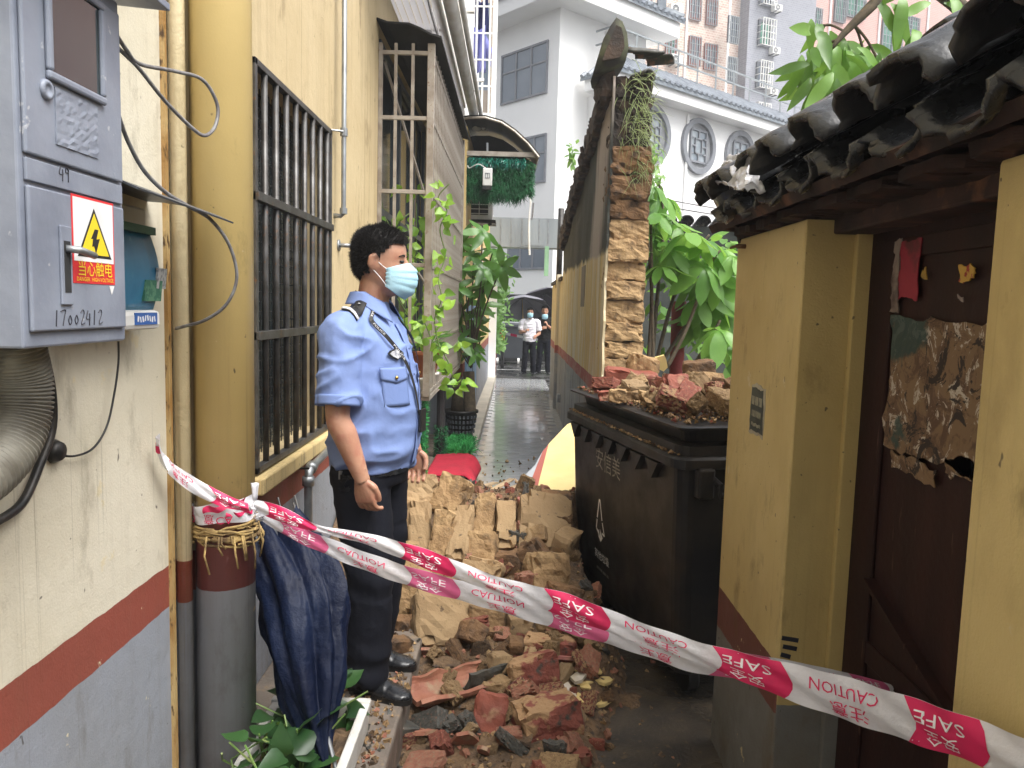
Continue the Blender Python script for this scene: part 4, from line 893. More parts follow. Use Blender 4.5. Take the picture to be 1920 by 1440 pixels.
# window in the upper door
wy0, wy1, wz0, wz1 = 1.235, 1.405, 1.985, 2.16
fm = MB()
for a, b, c, d in ((wy0, wy1, wz0, wz0+.014), (wy0, wy1, wz1-.014, wz1), (wy0, wy0+.014, wz0+.014, wz1-.014), (wy1-.014, wy1, wz0+.014, wz1-.014)): fm.span((BX+.008, a, c), (BX+.017, b, d))
wo = fm.build('window', m_box, d1, bevel=.004); plate('pane', wy0+.01, wy1-.01, wz0+.01, wz1-.01, BX+.0085, BX+.0105, m_glassd, wo, 0)
yk, zk = face(76, 168); MB().lathe([(.0, .006), (.008, .0055), (.009, .008), (.015, .007), (.017, 0)], (BX+.006, yk, zk), 16, Matrix.Rotation(pi/2, 3, 'Y')).build('lock', m_box, d1, True)
ya, za = face(95, 270); yb, zb_ = face(172, 200)
MB().sheet(lambda u, v: (BX+.0095+.0025*abs(fbm((u*9, v*9, 2))), ya+(yb-ya)*u, za+(zb_-za)*v), 14, 14, .002).build('peeling_label', m_box, d1)
yl, zl = face(112, 500); ls = plate('latch_slot', yl-.015, yl+.016, zl-.062, zl+.066, BX+.008, BX+.0125, m_box, d2)
plate('slot_hole', yl-.008, yl+.010, zl-.042, zl+.042, BX+.0126, BX+.013, m_dark, ls, 0)
MB().tube([(BX+.012, yl-.002, zl+.03), (BX+.03, yl+.012, zl+.028), (BX+.028, yl+.055, zl+.022)], .006, 8).build('latch_lever', m_steel, ls, True)
def strokes(mb, paths, o, ux, uy, sc, r):
    o, ux, uy = Vector(o), Vector(ux), Vector(uy)
    for p in paths: mb.tube([o+ux*(x*sc)+uy*(y*sc) for x, y in (catmull([(a, b, 0) for a, b in p], 4) and [(q.x, q.y) for q in catmull([(a, b, 0) for a, b in p], 4)])], r, 5, flat=.4)
DG = {'1': [[(.3, 1), (.25, .5), (.2, 0)]], '7': [[(0, .9), (.5, 1), (.35, .5), (.2, 0)]], '0': [[(.3, .7), (.1, .4), (.25, .1), (.45, .35), (.3, .7)]], '2': [[(.05, .8), (.3, 1), (.45, .75), (.1, .05), (.55, .15)]],
      '4': [[(.2, 1), (.0, .45), (.5, .5)], [(.4, .8), (.35, 0)]], '9': [[(.45, .8), (.2, .95), (.1, .65), (.4, .65), (.45, .85), (.4, 0)]]}
def hand(mb, s, p, sc, adv=.62):
    for i, ch in enumerate(s): strokes(mb, [[(x+i*adv, y+.03*sin(i*2.1)) for x, y in q] for q in DG[ch]], (BX+.0086 if p[1] < 1.82 else BX+.0066, p[0], p[1]), (0, 1, 0), (0, 0, 1), sc, .0012)
hm = MB(); y_, z_ = face(104, 338); hand(hm, '49', (y_, z_), .024); hm.build('inked_number', f_ink, mbx)
hm = MB(); y_, z_ = face(92, 612); hand(hm, '17002412', (y_, z_), .026, .72); hm.build('inked_number', f_ink, d2)
# warning sticker
sy0, sz0 = face(128, 530); sy1, sz1 = face(203, 382)
sx = BX+.0088
stk = plate('warning_sticker', sy0, sy1, sz0, sz1, BX+.0080, sx, f_red, d2, 0)
band = sz0+(sz1-sz0)*.255
plate('sticker_white', sy0+.004, sy1-.004, band, sz1-.004, sx, sx+.0006, f_white, stk, 0)
cy, ty0, ty1, tb, tt = (sy0+sy1)/2, sy0+.014, sy1-.012, band+.008, sz1-.017
def tri(x, k): c = Vector((x, cy, tb+(tt-tb)*.36)); return [c+(Vector((x, a, b))-c)*k for a, b in ((ty0, tb), (ty1, tb), (cy, tt))]
MB().prism(tri(sx+.0006, 1), (.0004, 0, 0)).build('sticker_triangle', f_black, stk); MB().prism(tri(sx+.001, .84), (.0004, 0, 0)).build('triangle_fill', f_yel, stk)
bolt = [(.0, .5), (.12, .5), (.05, .1), (.16, .14), (.02, -.5), (-.03, -.2), (-.1, -.22), (-.06, .1), (-.13, .08)]
w_ = ty1-ty0; h_ = (tt-tb)
MB().prism([(sx+.0014, cy+a*w_*.9, tb+h_*.33+b*h_*.5) for a, b in bolt], (.0004, 0, 0)).build('bolt_symbol', f_black, stk)
lt = MB(); lettering(lt, '当心触电', (sy1-sy0)*.21, (sx, cy, band-.014), (0, 1, 0), (0, 0, 1)); lettering(lt, 'DANGER  HIGH-VOLTAGE', (sy1-sy0)*.075, (sx, cy, sz0+.007), (0, 1, 0), (0, 0, 1)); lt.build('sticker_text', f_yel, stk)
MB().prism([(BX+.0082, sy1-.02, sz0-.002), (BX+.0082, sy1-.002, sz0-.002), (BX+.0082, sy1-.012, sz0-.018)], (.0006, 0, 0)).build('paper_remnant', f_white, d2)
# second meter behind: blue hooded water meter box
wm = thing('meter_cover', 'blue plastic meter cover under a bent metal hood beside the grey meter box', 'meter box', (-.9, 1.72, 1.6))
q0, q1 = PX(232, 620, -.88), PX(300, 420, -.88)
ya, yb, za, zb_ = 1.56, 1.90, q0.z-.0, PX(270, 390, -.9).z
MB().span((-.95, ya, za), (-.905, yb, zb_)).build('back_box', m_whitepl, wm, bevel=.006)
m_bluepl = pm('weathered_blue_plastic', (.03, .17, .30, 1), (.045, .22, .36, 1), 10, rough=.45, c3=(.09, .26, .38, 1), s3=20, lo3=.6, hi3=.7, bump=.1)
z1_, z2_ = PX(270, 578, -.89).z, PX(270, 440, -.89).z
MB().sheet(lambda u, v: (-.905+.022*sin(v*pi*.9+.25), ya+(yb-ya-.01)*u, z1_+(z2_-z1_)*v), 6, 10, -.012).build('blue_hood', m_bluepl, wm, True)
MB().span((-.905, ya, z2_+.002), (-.88, yb-.005, z2_+.02)).build('hood_hinge', pm('green_plastic', (.12, .28, .2, 1), None, 5, bump=0), wm)
MB().span((-.905, ya, za), (-.87, yb-.005, z1_-.004)).build('lower_cover', m_whitepl, wm, bevel=.012)
MB().span((-.8705, yb-.14, za+.012), (-.8685, yb-.03, za+.04)).build('blue_label', f_blue, wm)
p = MB(); [p.box((-.8683, yb-.125+k*.0115, za+.026+.002*sin(k*5)), (.0006, .0065-.002*(k % 2), .013), (.25 if k % 3 else -.2, 0, 0)) for k in range(8)]; p.build('label_text', f_white, wm)
qa = PX(288, 545, -.876); MB().box((-.874, qa.y-.01, qa.z), (.006, .085, .05), (0, .1, 0)).build('green_tag', pm('green_label', (.04, .16, .1, 1), (.1, .25, .15, 1), 60, lo=.5, hi=.55, bump=0), wm)
qa = PX(299, 522, -.876); MB().box((-.872, qa.y, qa.z), (.005, .06, .05), (0, .1, .1)).build('paper_tag', pm('printed_paper', (.45, .46, .45, 1), (.22, .23, .24, 1), 90, lo=.5, hi=.6, bump=0), wm)
hz = PX(300, 385, -.86).z
MB().sheet(lambda u, v: (-.95+.22*v, 1.50+.50*u, hz+.035-.05*v*v-.012*u), 6, 5, .004).build('metal_hood', m_alu, wm)
# hose, cables
hose = catmull([PX(u, v, -.865) for u, v in ((22, 600), (34, 660), (46, 720), (40, 790), (5, 860), (-70, 920), (-200, 980))], 26)
hr = [.046 if i % 3 else .039 for i in range(len(hose))]
tag(MB().tube(hose, hr, 18).build('corrugated_hose', pm('grimy_hose', (.30, .29, .24, 1), (.10, .09, .07, 1), 6, rough=.6, bump=.15, c3=(.03, .028, .025, 1), s3=8, lo3=.55, hi3=.68), None, True), 'thick grimy corrugated hose curling out below the grey meter box', 'hose')
tag(MB().tube(catmull([PX(u, v, -.93) for u, v in ((75, 640), (95, 720), (98, 800), (75, 870), (40, 945), (-20, 985))], 8), .009, 8).build('cable', m_black, None, True), 'taped dark cable hanging down behind the corrugated hose', 'cable')
def cable(px, X, r, label, mat=m_cable):
    tag(MB().tube(catmull([PY(u, v, dx_) for u, v, dx_ in px], 8), r, 8).build('cable', mat, None, True), label, 'cable')
cable([(215, 60, 1.52), (238, 95, 1.56), (262, 120, 1.6), (330, 134, 1.72), (380, 150, 1.82), (407, 195, 1.86), (404, 235, 1.85), (385, 254, 1.8), (360, 240, 1.76), (310, 190, 1.68), (262, 130, 1.6), (232, 100, 1.56), (210, 80, 1.52)], -.88, .0042, 'looped grey cable sticking out above the meter box towards the drainpipe')
cable([(222, 215, 1.53), (240, 265, 1.58), (270, 320, 1.64), (310, 360, 1.72), (350, 385, 1.82), (395, 412, 1.92), (430, 460, 1.99), (444, 520, 2.02), (425, 570, 2.02), (385, 600, 2.03), (345, 612, 2.07), (330, 616, 2.1)], -.89, .0045, 'long grey cable arching from the meter box over the blue cover')
cable([(222, 640, 1.78), (222, 680, 1.78), (214, 740, 1.76), (200, 800, 1.73), (175, 840, 1.68), (140, 855, 1.62), (105, 852, 1.56)], -.94, .0025, 'thin dark wire curling down the cream wall below the meter box', m_black)
q = PX(100, 846, -.945); tag(MB().lathe([(0, .02), (.018, .018), (.026, .0)], q, 12, Matrix.Rotation(pi/2, 3, 'Y')).build('wire_outlet', m_black, None, True), 'black wire outlet on the cream wall beside the hose', 'outlet')
# conduits and the big drainpipe
Yc = 2.165
for i, (x0, y, r, lab) in enumerate(((-.925, 2.13, .022, 'slim brown-edged conduit beside the cream wall, left of the drainpipe'), (-.93, 2.225, .016, 'narrow yellow conduit tucked directly beside the drainpipe'))):
    tag(MB().tube([(x0, y, 0), (x0, y, 6)], r, 12).build('conduit', m_cond, None, True), lab, 'conduit')
tag(MB().span((-.955, 2.085, 0), (-.94, 2.105, 6)).build('corner_strip', pm('rusty_strip', (.28, .15, .04, 1), (.42, .30, .13, 1), 5, stretch=(3, 3, 1), bump=.6, c3=(.06, .03, .01, 1), s3=16, lo3=.6, hi3=.68), None), 'rust-stained strip of old mastic down the corner of the cream wall', 'strip')
dp = thing('drainpipe', 'fat yellow drainpipe with grey foot and straw wrapped round its middle', 'drainpipe', (-.835, 2.2, 0))
DP = Vector((-.835, 2.205, 0)); DR = .083
MB().tube([(DP.x, DP.y, 0), (DP.x, DP.y, 6)], DR, 28).build('pipe', m_pipe, dp, True)
zst = PY(425, 1005, DP.y-DR).z
sm = MB(); random.seed(3)
for i in range(70):
    a0 = random.uniform(0, 6.3); ln = random.uniform(.5, 2.2); r = DR+random.uniform(.003, .014); z = zst+random.gauss(0, .018)
    dz = random.uniform(-.03, .03); sm.tube([(DP.x+cos(a0+ln*k/7)*r, DP.y+sin(a0+ln*k/7)*r, z+dz*k/7+random.gauss(0, .003)) for k in range(8)], random.uniform(.002, .0055), 5)
for i in range(14):
    a0 = random.uniform(-1.8, .6); r = DR+.012; L = random.uniform(.03, .12)
    sm.tube([(DP.x+cos(a0)*r, DP.y+sin(a0)*r, zst), (DP.x+cos(a0)*(r+.012), DP.y+sin(a0)*(r+.012), zst-L*.5), (DP.x+cos(a0+.1)*(r+.004), DP.y+sin(a0+.1)*(r+.004), zst-L)], .003, 5)
sm.build('straw_wrap', pm('dry_straw', (.42, .29, .11, 1), (.10, .06, .025, 1), 20, rough=.85, bump=.4), dp, True, kind='stuff')
fl_ = MB()
for i in range(5):
    a0 = -2.7+i*.55+.2*sin(i*5); r = DR+.008
    fl_.sheet(lambda u, v: (DP.x+cos(a0+.3*u)*(r+.006*v), DP.y+sin(a0+.3*u)*(r+.006*v), zst-.016-(.012+.018*abs(sin(u*5+i)))*v+.006*sin(u*9+i*3)), 4, 2, .002)
MB().tube([(DP.x, DP.y, .0), (DP.x, DP.y, .03)], DR+.012, 24).build('foot_ring', m_steel, dp)

# ================================================================ CAUTION TAPE
t = NT('barrier_tape_film'); m_film = t.out((.72, .72, .76, 1), .3, t.bump(t.noise(45, 5), .45, .005), Transmission_Weight=.18, Subsurface_Weight=0.0)
f_pink = flat('print_pale_pink', (.66, .12, .27, 1))
def tape(name, label, ctrl, off0=0., mirror=False, red_mat=None, rep=.42, mags=1.0, n=140):
    """ctrl: (u, v_top, v_bottom, depth). Film strip with red fields and lettering"""
    tops = catmull([PY(u, a, Y) for u, a, b, Y in ctrl], 10); bots = catmull([PY(u+(b-a)*.12, b, Y-.004) for u, a, b, Y in ctrl], 10)
    cen = [(a+b)/2 for a, b in zip(tops, bots)]; cum = [0]
    for i in range(1, len(cen)): cum.append(cum[-1]+(cen[i]-cen[i-1]).length)
    Ltot = cum[-1]
    def at(s, w, off=0):
        s = min(max(s, 0), Ltot-1e-6); k = 0
        lo, hi = 0, len(cum)-1
        while hi-lo > 1:
            md = (lo+hi)//2
            if cum[md] <= s: lo = md
            else: hi = md
        f = (s-cum[lo])/max(1e-9, cum[hi]-cum[lo]); T = tops[lo].lerp(tops[hi], f); B = bots[lo].lerp(bots[hi], f)
        d = (cen[hi]-cen[lo]).normalized(); nr = d.cross(T-B).normalized()
        if nr.y > 0: nr = -nr
        rip = .004*sin(s*21+w*2)*(1-abs(w))+.003*sin(s*47+w*5)
        rip += .006*(1-w*w)
        return T.lerp(B, (1-w)/2)+nr*(off+rip)                    # w = 1 top edge, -1 bottom edge
    r = thing(name, label, 'caution tape', cen[0])
    MB().sheet(lambda a, w: at(a*Ltot, w*2-1), n, 6).build('film', m_film, r, True)
    wt, rt = f_tapewhite, f_mag; s = off0; k = 0
    while s < Ltot:
        e = min(s+rep*.36, Ltot); a = max(s, 0)
        if e > a+.02:
            red = MB(); red.sheet(lambda p, w: at(a+(e-a)*p+(.022*(1-(w*2-1)**2) if 0 < p else .022*(1-(w*2-1)**2)), w*2-1, .0012), 14, 6); red.build('red_field', red_mat or f_mag, r, True)
        def put(mb, txt, s0, s1, w0, h, off):
            if s0 < 0 or s1 > Ltot: return
            v, f = text2d(txt, 1.0); xs = [p[0] for p in v]; x0, x1 = min(xs), max(xs)
            pts = []
            for x, y in v:
                fx = (x-x0)/(x1-x0); fx = 1-fx if not mirror else fx
                pts.append(at(s0+(s1-s0)*fx, w0-y*h, off))
            MB().add(pts, f).build('lettering', mb, r)
        put(wt, 'SAFE', s+rep*.06, s+rep*.31, .38, .80, .0025); put(wt, '安全', s+rep*.09, s+rep*.27, -.42, .75, .0025)
        put(rt, 'CAUTION', s+rep*.50, s+rep*.86, .40, .72, .0015); put(rt, '注意', s+rep*.60, s+rep*.80, -.42, .72, .0015)
        s += rep; k += 1
    return r, at, Ltot
YP = DP.y-DR
T1, at1, L1 = tape('caution_tape', 'upper strand of red and white caution tape stretched from drainpipe across to the gate',
    [(478, 938, 958, YP-.01), (520, 946, 978, 2.09), (600, 985, 1000, 2.05), (680, 998, 1020, 2.01), (800, 1030, 1068, 1.95), (930, 1080, 1112, 1.88), (1060, 1112, 1160, 1.80), (1180, 1158, 1200, 1.72), (1300, 1200, 1240, 1.64), (1440, 1235, 1300, 1.53), (1560, 1262, 1345, 1.44), (1700, 1305, 1392, 1.29), (1820, 1345, 1432, 1.17), (1960, 1398, 1490, 1.05)], off0=.03)
T2, at2, L2 = tape('caution_tape', 'lower strand of caution tape sagging below the other across the rubble',
    [(490, 962, 976, YP+.0), (530, 975, 1003, 2.10), (640, 1018, 1054, 2.04), (760, 1060, 1098, 1.985), (900, 1098, 1138, 1.91), (1040, 1136, 1180, 1.83), (1180, 1178, 1222, 1.75), (1300, 1215, 1262, 1.67), (1420, 1228, 1275, 1.66), (1560, 1255, 1290, 1.74), (1660, 1280, 1304, 1.84), (1726, 1304, 1314, 1.92)], off0=.06, rep=.40, mirror=True, red_mat=f_pink)
T3, at3, L3 = tape('tape_end', 'loose end of caution tape curling up from the knot against the cream wall',
    [(298, 812, 832, 1.96), (304, 842, 872, 1.99), (325, 868, 902, 2.03), (370, 898, 932, 2.07), (420, 925, 952, 2.09), (466, 944, 958, 2.10)], off0=-.1, rep=.34, n=50)
kn = thing('tape_loop', 'caution tape wrapped and knotted round the yellow drainpipe', 'caution tape', (DP.x, DP.y, zst+.05))
def wrap(mb, z0, z1, w, a0=-3.6, a1=.1, r=DR+.006, n=24):
    mb.sheet(lambda u, v: (DP.x+cos(a0+(a1-a0)*u)*(r+.004*sin(u*17+v*3)), DP.y+sin(a0+(a1-a0)*u)*(r+.004*sin(u*17+v*3)), z0+(z1-z0)*u+w*(v-.5)+.004*sin(u*13)), n, 4); return mb
zk1, zk2 = PY(470, 942, YP).z, PY(485, 968, YP).z
wrap(MB(), zk1-.05, zk1, .03).build('wrap', m_film, kn, True); wrap(MB(), zk2-.012, zk2, .042).build('wrap', m_film, kn, True)
wrap(MB(), zk1-.027, zk1-.004, .018, -1.9, -.6, DR+.009).build('red_field', f_mag, kn, True); wrap(MB(), zk2+.0, zk2+.004, .014, -1.2, -.2, DR+.009).build('red_field', f_mag, kn, True)
kl = MB()
for (s_, z_, a_) in (('意', zk2-.008, -1.7), ('意', zk1-.03, -2.5), ('NO', zk2-.015, -2.5), ('CA', zk2-.012, -1.25)):
    v, f = text2d(s_, .03); kl.add([(DP.x+cos(a_+x/DR)*(DR+.012), DP.y+sin(a_+x/DR)*(DR+.012), z_-y) for x, y in v], f)
kl.build('lettering', f_mag, kn)
kk = MB()
for zz, u in ((zk1, 474), (zk2, 486)):
    c = PY(u, 950 if u == 474 else 968, YP-.012)
    for j in range(7):
        d = Vector((random.gauss(0, 1), random.gauss(0, .6), random.gauss(0, 1))).normalized(); kk.tube([c-d*.012, c+d*.004+Vector((0, -.006, 0)), c+d*.016], [.003, .007, .004], 6, flat=.6)
c = PY(478, 925, YP-.01); kk.sheet(lambda u, v: (c.x+.012*(u-.5)*(1+v), c.y-.006*sin(u*7), c.z-.02+.05*v), 4, 4, .001)
kk.build('knot', m_film, kn, True)
q = PY(1726, 1309, 1.93); kt = thing('tape_knot', 'small knot of caution tape tied in the dark doorway', 'caution tape', q)
MB().tube([q+Vector((-.01, 0, .012)), q, q+Vector((.008, 0, -.016))], [.006, .011, .006], 8).sheet(lambda u, v: q+Vector((.01+.09*u, .04*u, .012*sin(u*5)+.016*(v-.5))), 8, 3, .001).build('knot', m_film, kt, True)
# ================================================================ RUBBISH BIN
BN0 = Vector((.64, 2.93, 0)); dL = Vector((-.242, .970, 0)); dW = Vector((.970, .242, 0))
def BN(l, w, z): return BN0+dL*l+dW*w+Vector((0, 0, z))
BL, BWd = 1.44, .80
bn = thing('rubbish_bin', 'large black wheeled rubbish bin with broken masonry piled on its lid', 'rubbish bin', BN(.7, .4, 0))
def ring(i, z, r=.06, n=5, l1=BL):
    out = []
    for (cl, cw), a0 in (((i+r, i+r), pi), ((l1-i-r, i+r), -pi/2), ((l1-i-r, BWd-i-r), 0), ((i+r, BWd-i-r), pi/2)):
        for k in range(n):
            a = a0+pi/2*k/(n-1); out.append(BN(cl+r*cos(a), cw+r*sin(a), z))
    return out
MB().loft([ring(.10, .15), ring(.085, .22), ring(.05, .60), ring(.035, .98), ring(.03, 1.05)]).build('body', m_binp, bn, bevel=.004)
MB().loft([ring(.018, 1.035, .05), ring(.0, 1.04, .06), ring(.0, 1.075, .06), ring(.012, 1.085, .06)]).build('rim', m_binp, bn)
MB().loft([ring(.03, 1.0855), ring(.03, 1.125), ring(.06, 1.13)]).build('lid_base', m_binp, bn)
ld = MB().loft([ring(.085, 1.131), ring(.07, 1.185), ring(.02, 1.19, .03), ring(.015, 1.2, .03), ring(.03, 1.205, .03)]); ld.build('lid', m_binp, bn)
rb = MB().prism([(0, 0, 0), (0, -.05, 0), (0, -.025, -.07)], (.01, 0, 0))
def onface(l, z, off=0):                                            # point on the long side that faces the alley
    ins = .085+(z-.22)*(.05-.085)/.38 if z < .6 else .05+(z-.60)*(.035-.05)/.38
    return BN(l, ins-off, z)
for k in range(7):
    l = .18+k*.17; MB().prism([onface(l, 1.03, .002), onface(l+.13, 1.03, .002), onface(l+.065, .955, .002)], -dW*.03).build('rib', m_binp, bn)
hd = MB().tube([BN(.02, .16, 1.0), BN(-.055, .16, .985), BN(-.055, .16, .945), BN(-.055, .56, .945), BN(-.055, .56, .985), BN(.02, .56, 1.0)], .014, 8); hd.build('handle', m_binp, bn)
MB().box(BN(.0, .12, .985), (.07, .05, .12), Matrix((dW, dL, Vector((0, 0, 1)))).transposed()).build('handle_mount', m_binp, bn, bevel=.01)
MB().box(BN(.0, .60, .985), (.07, .05, .12), Matrix((dW, dL, Vector((0, 0, 1)))).transposed()).build('handle_mount', m_binp, bn, bevel=.01)
for l in (.25, BL-.25):
    for w in (.22, BWd-.22):
        MB().lathe([(.0, -.025), (.07, -.025), (.075, -.015), (.075, .015), (.07, .025), (.0, .025)], BN(l, w, .077), 16, Matrix((dL, Vector((0, 0, 1)), dW)).transposed()).build('wheel', m_rubber, bn)
def binmap(mb, fn2d, org_l, org_z, sc):
    v, f = fn2d; mb.add([onface(org_l-x*sc, org_z+y*sc, .003) for x, y in v], f)
def facepos(u, v):                                                  # photograph pixel -> (l, z) on that side
    n = dW; d = ray(u, v); p0 = onface(.7, .7); nrm = (onface(1, .7)-p0).cross(onface(.7, .9)-p0); t = nrm.dot(p0-CP)/nrm.dot(d); p = CP+d*t
    return (p-BN0).dot(dL), p.z
a, z = facepos(1140, 872); m = MB(); binmap(m, text2d('安信美', 1), a, z, .115); m.build('stencil', m_printdim, bn)
a, z = facepos(1125, 1046); m = MB(); binmap(m, text2d('其他垃圾', 1), a, z, .052); m.build('lettering', m_print, bn)
a, z = facepos(1125, 1072); m = MB(); [m.add([onface(a-x-q*.004, z+y, .003) for x, y in ((k*.0085, -.008), (k*.0085+.005, -.008), (k*.0085+.005, .006+.004*(k % 2)), (k*.0085, .006))], [(0, 1, 2, 3)]) for q in (0,) for k in range(-10, 11) if k % 6]; m.build('lettering', m_printdim, bn)
# triangular recycling mark with split arrowheads at the foot
a, z = facepos(1125, 975); m = MB(); H = .085; w_ = .011
def seg(p, q, t_=w_):
    p, q = Vector((p[0], p[1])), Vector((q[0], q[1])); d = (q-p).normalized(); nn_ = Vector((-d.y, d.x))*t_/2
    m.add([onface(a-x, z+y, .003) for x, y in (p-nn_, q-nn_, q+nn_, p+nn_)], [(0, 1, 2, 3)])
seg((-.004, .105), (-.036, .005)); seg((-.039, -.005), (-.058, -.055)); seg((.006, .105), (.034, .005)); seg((.036, -.005), (.058, -.07)); seg((-.008, .104), (.010, .104)); seg((-.058, -.055), (-.028, -.075)); seg((.058, -.068), (.022, -.064))
for tri_ in ([(-.030, -.055), (-.030, -.095), (-.006, -.112)], [(-.002, -.05), (-.002, -.118), (.030, -.088)]):
    m.add([onface(a-x, z+y, .003) for x, y in tri_], [(0, 1, 2)])
seg((-.03, -.06), (-.006, -.112)); seg((-.002, -.05), (-.002, -.115), .008)
m.build('recycling_mark', m_print, bn)

# ================================================================ RUBBLE
PRO = [(1.9, 0), (2.4, .02), (2.8, .055), (3.1, .11), (3.4, .19), (3.7, .28), (3.95, .43), (4.2, .585), (4.5, .57), (4.85, .36), (5.3, .14), (6.0, .03), (6.6, 0)]
def hgt(x, y):
    if y <= PRO[0][0] or y >= PRO[-1][0]: b = 0
    else:
        for i in range(len(PRO)-1):
            if PRO[i][0] <= y <= PRO[i+1][0]:
                f = (y-PRO[i][0])/(PRO[i+1][0]-PRO[i][0]); b = PRO[i][1]*(1-f)+PRO[i+1][1]*f; break
    rl = .12+.30*min(1, max(0, (y-2.4)/1.0)); xb = .70-.25*(y-2.93) if y < 4.42 else 9; f = min(1, max(0, (rl+.18-x)/.18)); f = f*f*(3-2*f)
    if y > 3.7: f = 1 if x < .55 else .75
    f *= min(1, max(0, (xb-x)/.10))
    return b*f+.022*fbm((x*5, y*5, 2))*(1 if b > .03 else .2)+.008*fbm((x*22, y*22, 5))*(1 if b*f > .01 else 0)-(0 if b*f > .012 else .012)
def HP(u, v):
    d = ray(u, v); t = 1.8/d.y
    while t*d.y < 8:
        p = CP+d*t
        h = max(hgt(p.x, p.y), .2 if p.x < -.37 else 0)
        if p.z < h: return p
        t += .012/d.y
    return PZ(u, v, 0)
m = MB().sheet(lambda u, v: (-.94+1.84*u, 1.9+4.7*v, hgt(-.94+1.84*u, 1.9+4.7*v)), 80, 190)
tag(m.build('rubble_heap', m_soil), 'heap of loose tan soil and crushed adobe under the fallen bricks', 'rubble heap', kind='stuff')
def lump(seed, rough=.35):
    bm = bmesh.new(); bmesh.ops.create_icosphere(bm, subdivisions=3, radius=.5)
    for v in bm.verts:
        c = v.co.normalized(); n = noise.noise(c*1.6+Vector((seed*7.3, 0, seed))); n2 = noise.noise(c*4+Vector((seed, seed*3, 1))); n3 = noise.noise(c*11+Vector((seed, 2, 7)))
        q = Vector((max(-.34, min(.34, c.x*.5)), max(-.34, min(.34, c.y*.5)), max(-.31, min(.31, c.z*.5))))
        v.co = q*(1.1+rough*n+rough*.45*n2+rough*.22*n3)
    me = bpy.data.meshes.new('lump'); bm.to_mesh(me); bm.free(); return me
def shardmesh(seed, th=.03, n=7):
    r = random.Random(seed); pts = []
    for i in range(n):
        a = 2*pi*i/n+r.uniform(-.3, .3); q = r.uniform(.32, .55); pts.append((q*cos(a), q*sin(a)*.8, .0))
    return MB().prism(pts, (0, 0, th)).mesh('shard', [])
def chunk(kind, u, v, pw, ph, mat, label, tilt=0, yaw=0, roll=0, depth=None, up=0, name=None, cat='rubble', group=None, at=None, sd=[100]):
    sd[0] += 1; p = Vector(at) if at else HP(u, v+ph*.28); k = p.y/1443; w, h = pw*k, ph*k
    if not at and kind == 'brick': w *= 1.03; h *= 1.1 if tilt > -.5 else 1.14
    if kind == 'brick': me = brickmesh((w, depth or w*.7, h), sd[0], min(.018, .10*min(w, h)), edge=.013)
    elif kind == 'lump': me = lump(sd[0]); me.transform(Matrix.Diagonal((w*1.1, (depth or w), h*1.15, 1)))
    elif kind == 'shard': me = shardmesh(sd[0]); me.transform(Matrix.Diagonal((w, h, .45 if w > .1 or 'flake' not in (name or '') else .2, 1)))
    elif kind == 'trough':
        mm = MB().sheet(lambda a, b: Vector((w*.5*(b-.5)*2, h*.62*sin((a-.5)*pi*.9), -h*.5*cos((a-.5)*pi*.9)))+noise.noise_vector((a*4, b*5, sd[0]))*.012, 12, 12, .018); me = mm.mesh('trough', [])
    if kind == 'lump': me.polygons.foreach_set('use_smooth', [False]*len(me.polygons))
    me.name = name or 'rubble'; me.materials.clear(); me.materials.append(mat)
    c = p+Vector((0, h*.25, up if kind in ('shard',) else h*.12+up))
    if not at and kind == 'brick' and tilt < -.2: c += Vector((0, -.028, .03))
    o = link(name or {'brick': 'adobe_brick', 'lump': 'adobe_lump', 'shard': 'tile_shard', 'trough': 'clay_tile'}[kind], me, mw=Matrix.Translation(c) @ Euler((tilt, roll, yaw), 'XYZ').to_matrix().to_4x4())
    tag(o, label, cat, group); ROOTW.pop(o.name, None); return o
A, D, L_ = m_adobe, m_adobe_dk, 'lump'
sl = -.7
_ac = [0]
def A_():
    _ac[0] += 1; return m_adobe2 if _ac[0] % 2 else m_adobe
chunk('brick', 786, 925, 62, 58, A_(), 'squarish adobe block at the top left of the heap beside the policeman\'s hand', -.4, .1, depth=.16)
chunk('brick', 846, 934, 58, 66, A_(), 'tilted adobe block topping the heap just below the red carpet', -.5, -.35, .25, depth=.16)
for i, (u, v, w, h, lab) in enumerate(((785, 995, 46, 95, 'leftmost of the adobe bricks lying side by side on the slope'), (826, 1012, 46, 90, 'second from left of the adobe bricks lying side by side on the slope'), (864, 1005, 44, 105, 'long middle brick of the adobe row on the slope'), (908, 972, 44, 70, 'short upper adobe brick in the row, left of the pale shard'), (947, 990, 40, 80, 'rightmost adobe brick of the row, next to the big rough slab'), (905, 1035, 58, 55, 'lower adobe brick under the row, beside the dark clod'))):
    chunk('brick', u, v, w*.93, h*1.1, A_(), lab, sl+random.gauss(0, .13), random.gauss(-.04, .10), random.gauss(.08, .08), depth=.13)
chunk('brick', 770, 950, 36, 50, A_(), 'small adobe wedge tucked between the policeman\'s trousers and the brick row', sl, .1, .1, depth=.12)
chunk('brick', 742, 985, 40, 80, A_(), 'pale adobe brick directly behind the policeman\'s trousers', sl, .1, .12, depth=.12)
chunk('brick', 1020, 985, 100, 118, A_(), 'big rough adobe slab leaning against the black bin', -.7, .15, .2, depth=.10)
chunk('brick', 1022, 1078, 74, 72, A_(), 'chunky adobe block below the rough slab next to the bin', -.3, .4, .15, depth=.17)
chunk('lump', 948, 1050, 64, 56, D, 'dark crumbly clod in the middle of the heap above the tape')
chunk('brick', 905, 1078, 74, 46, A_(), 'adobe block half covered by the upper tape strand', -.3, -.15, .2, depth=.15)
chunk('brick', 775, 1112, 96, 66, A_(), 'wide adobe block beside the policeman\'s knees', -.25, .25, -.12, depth=.2)
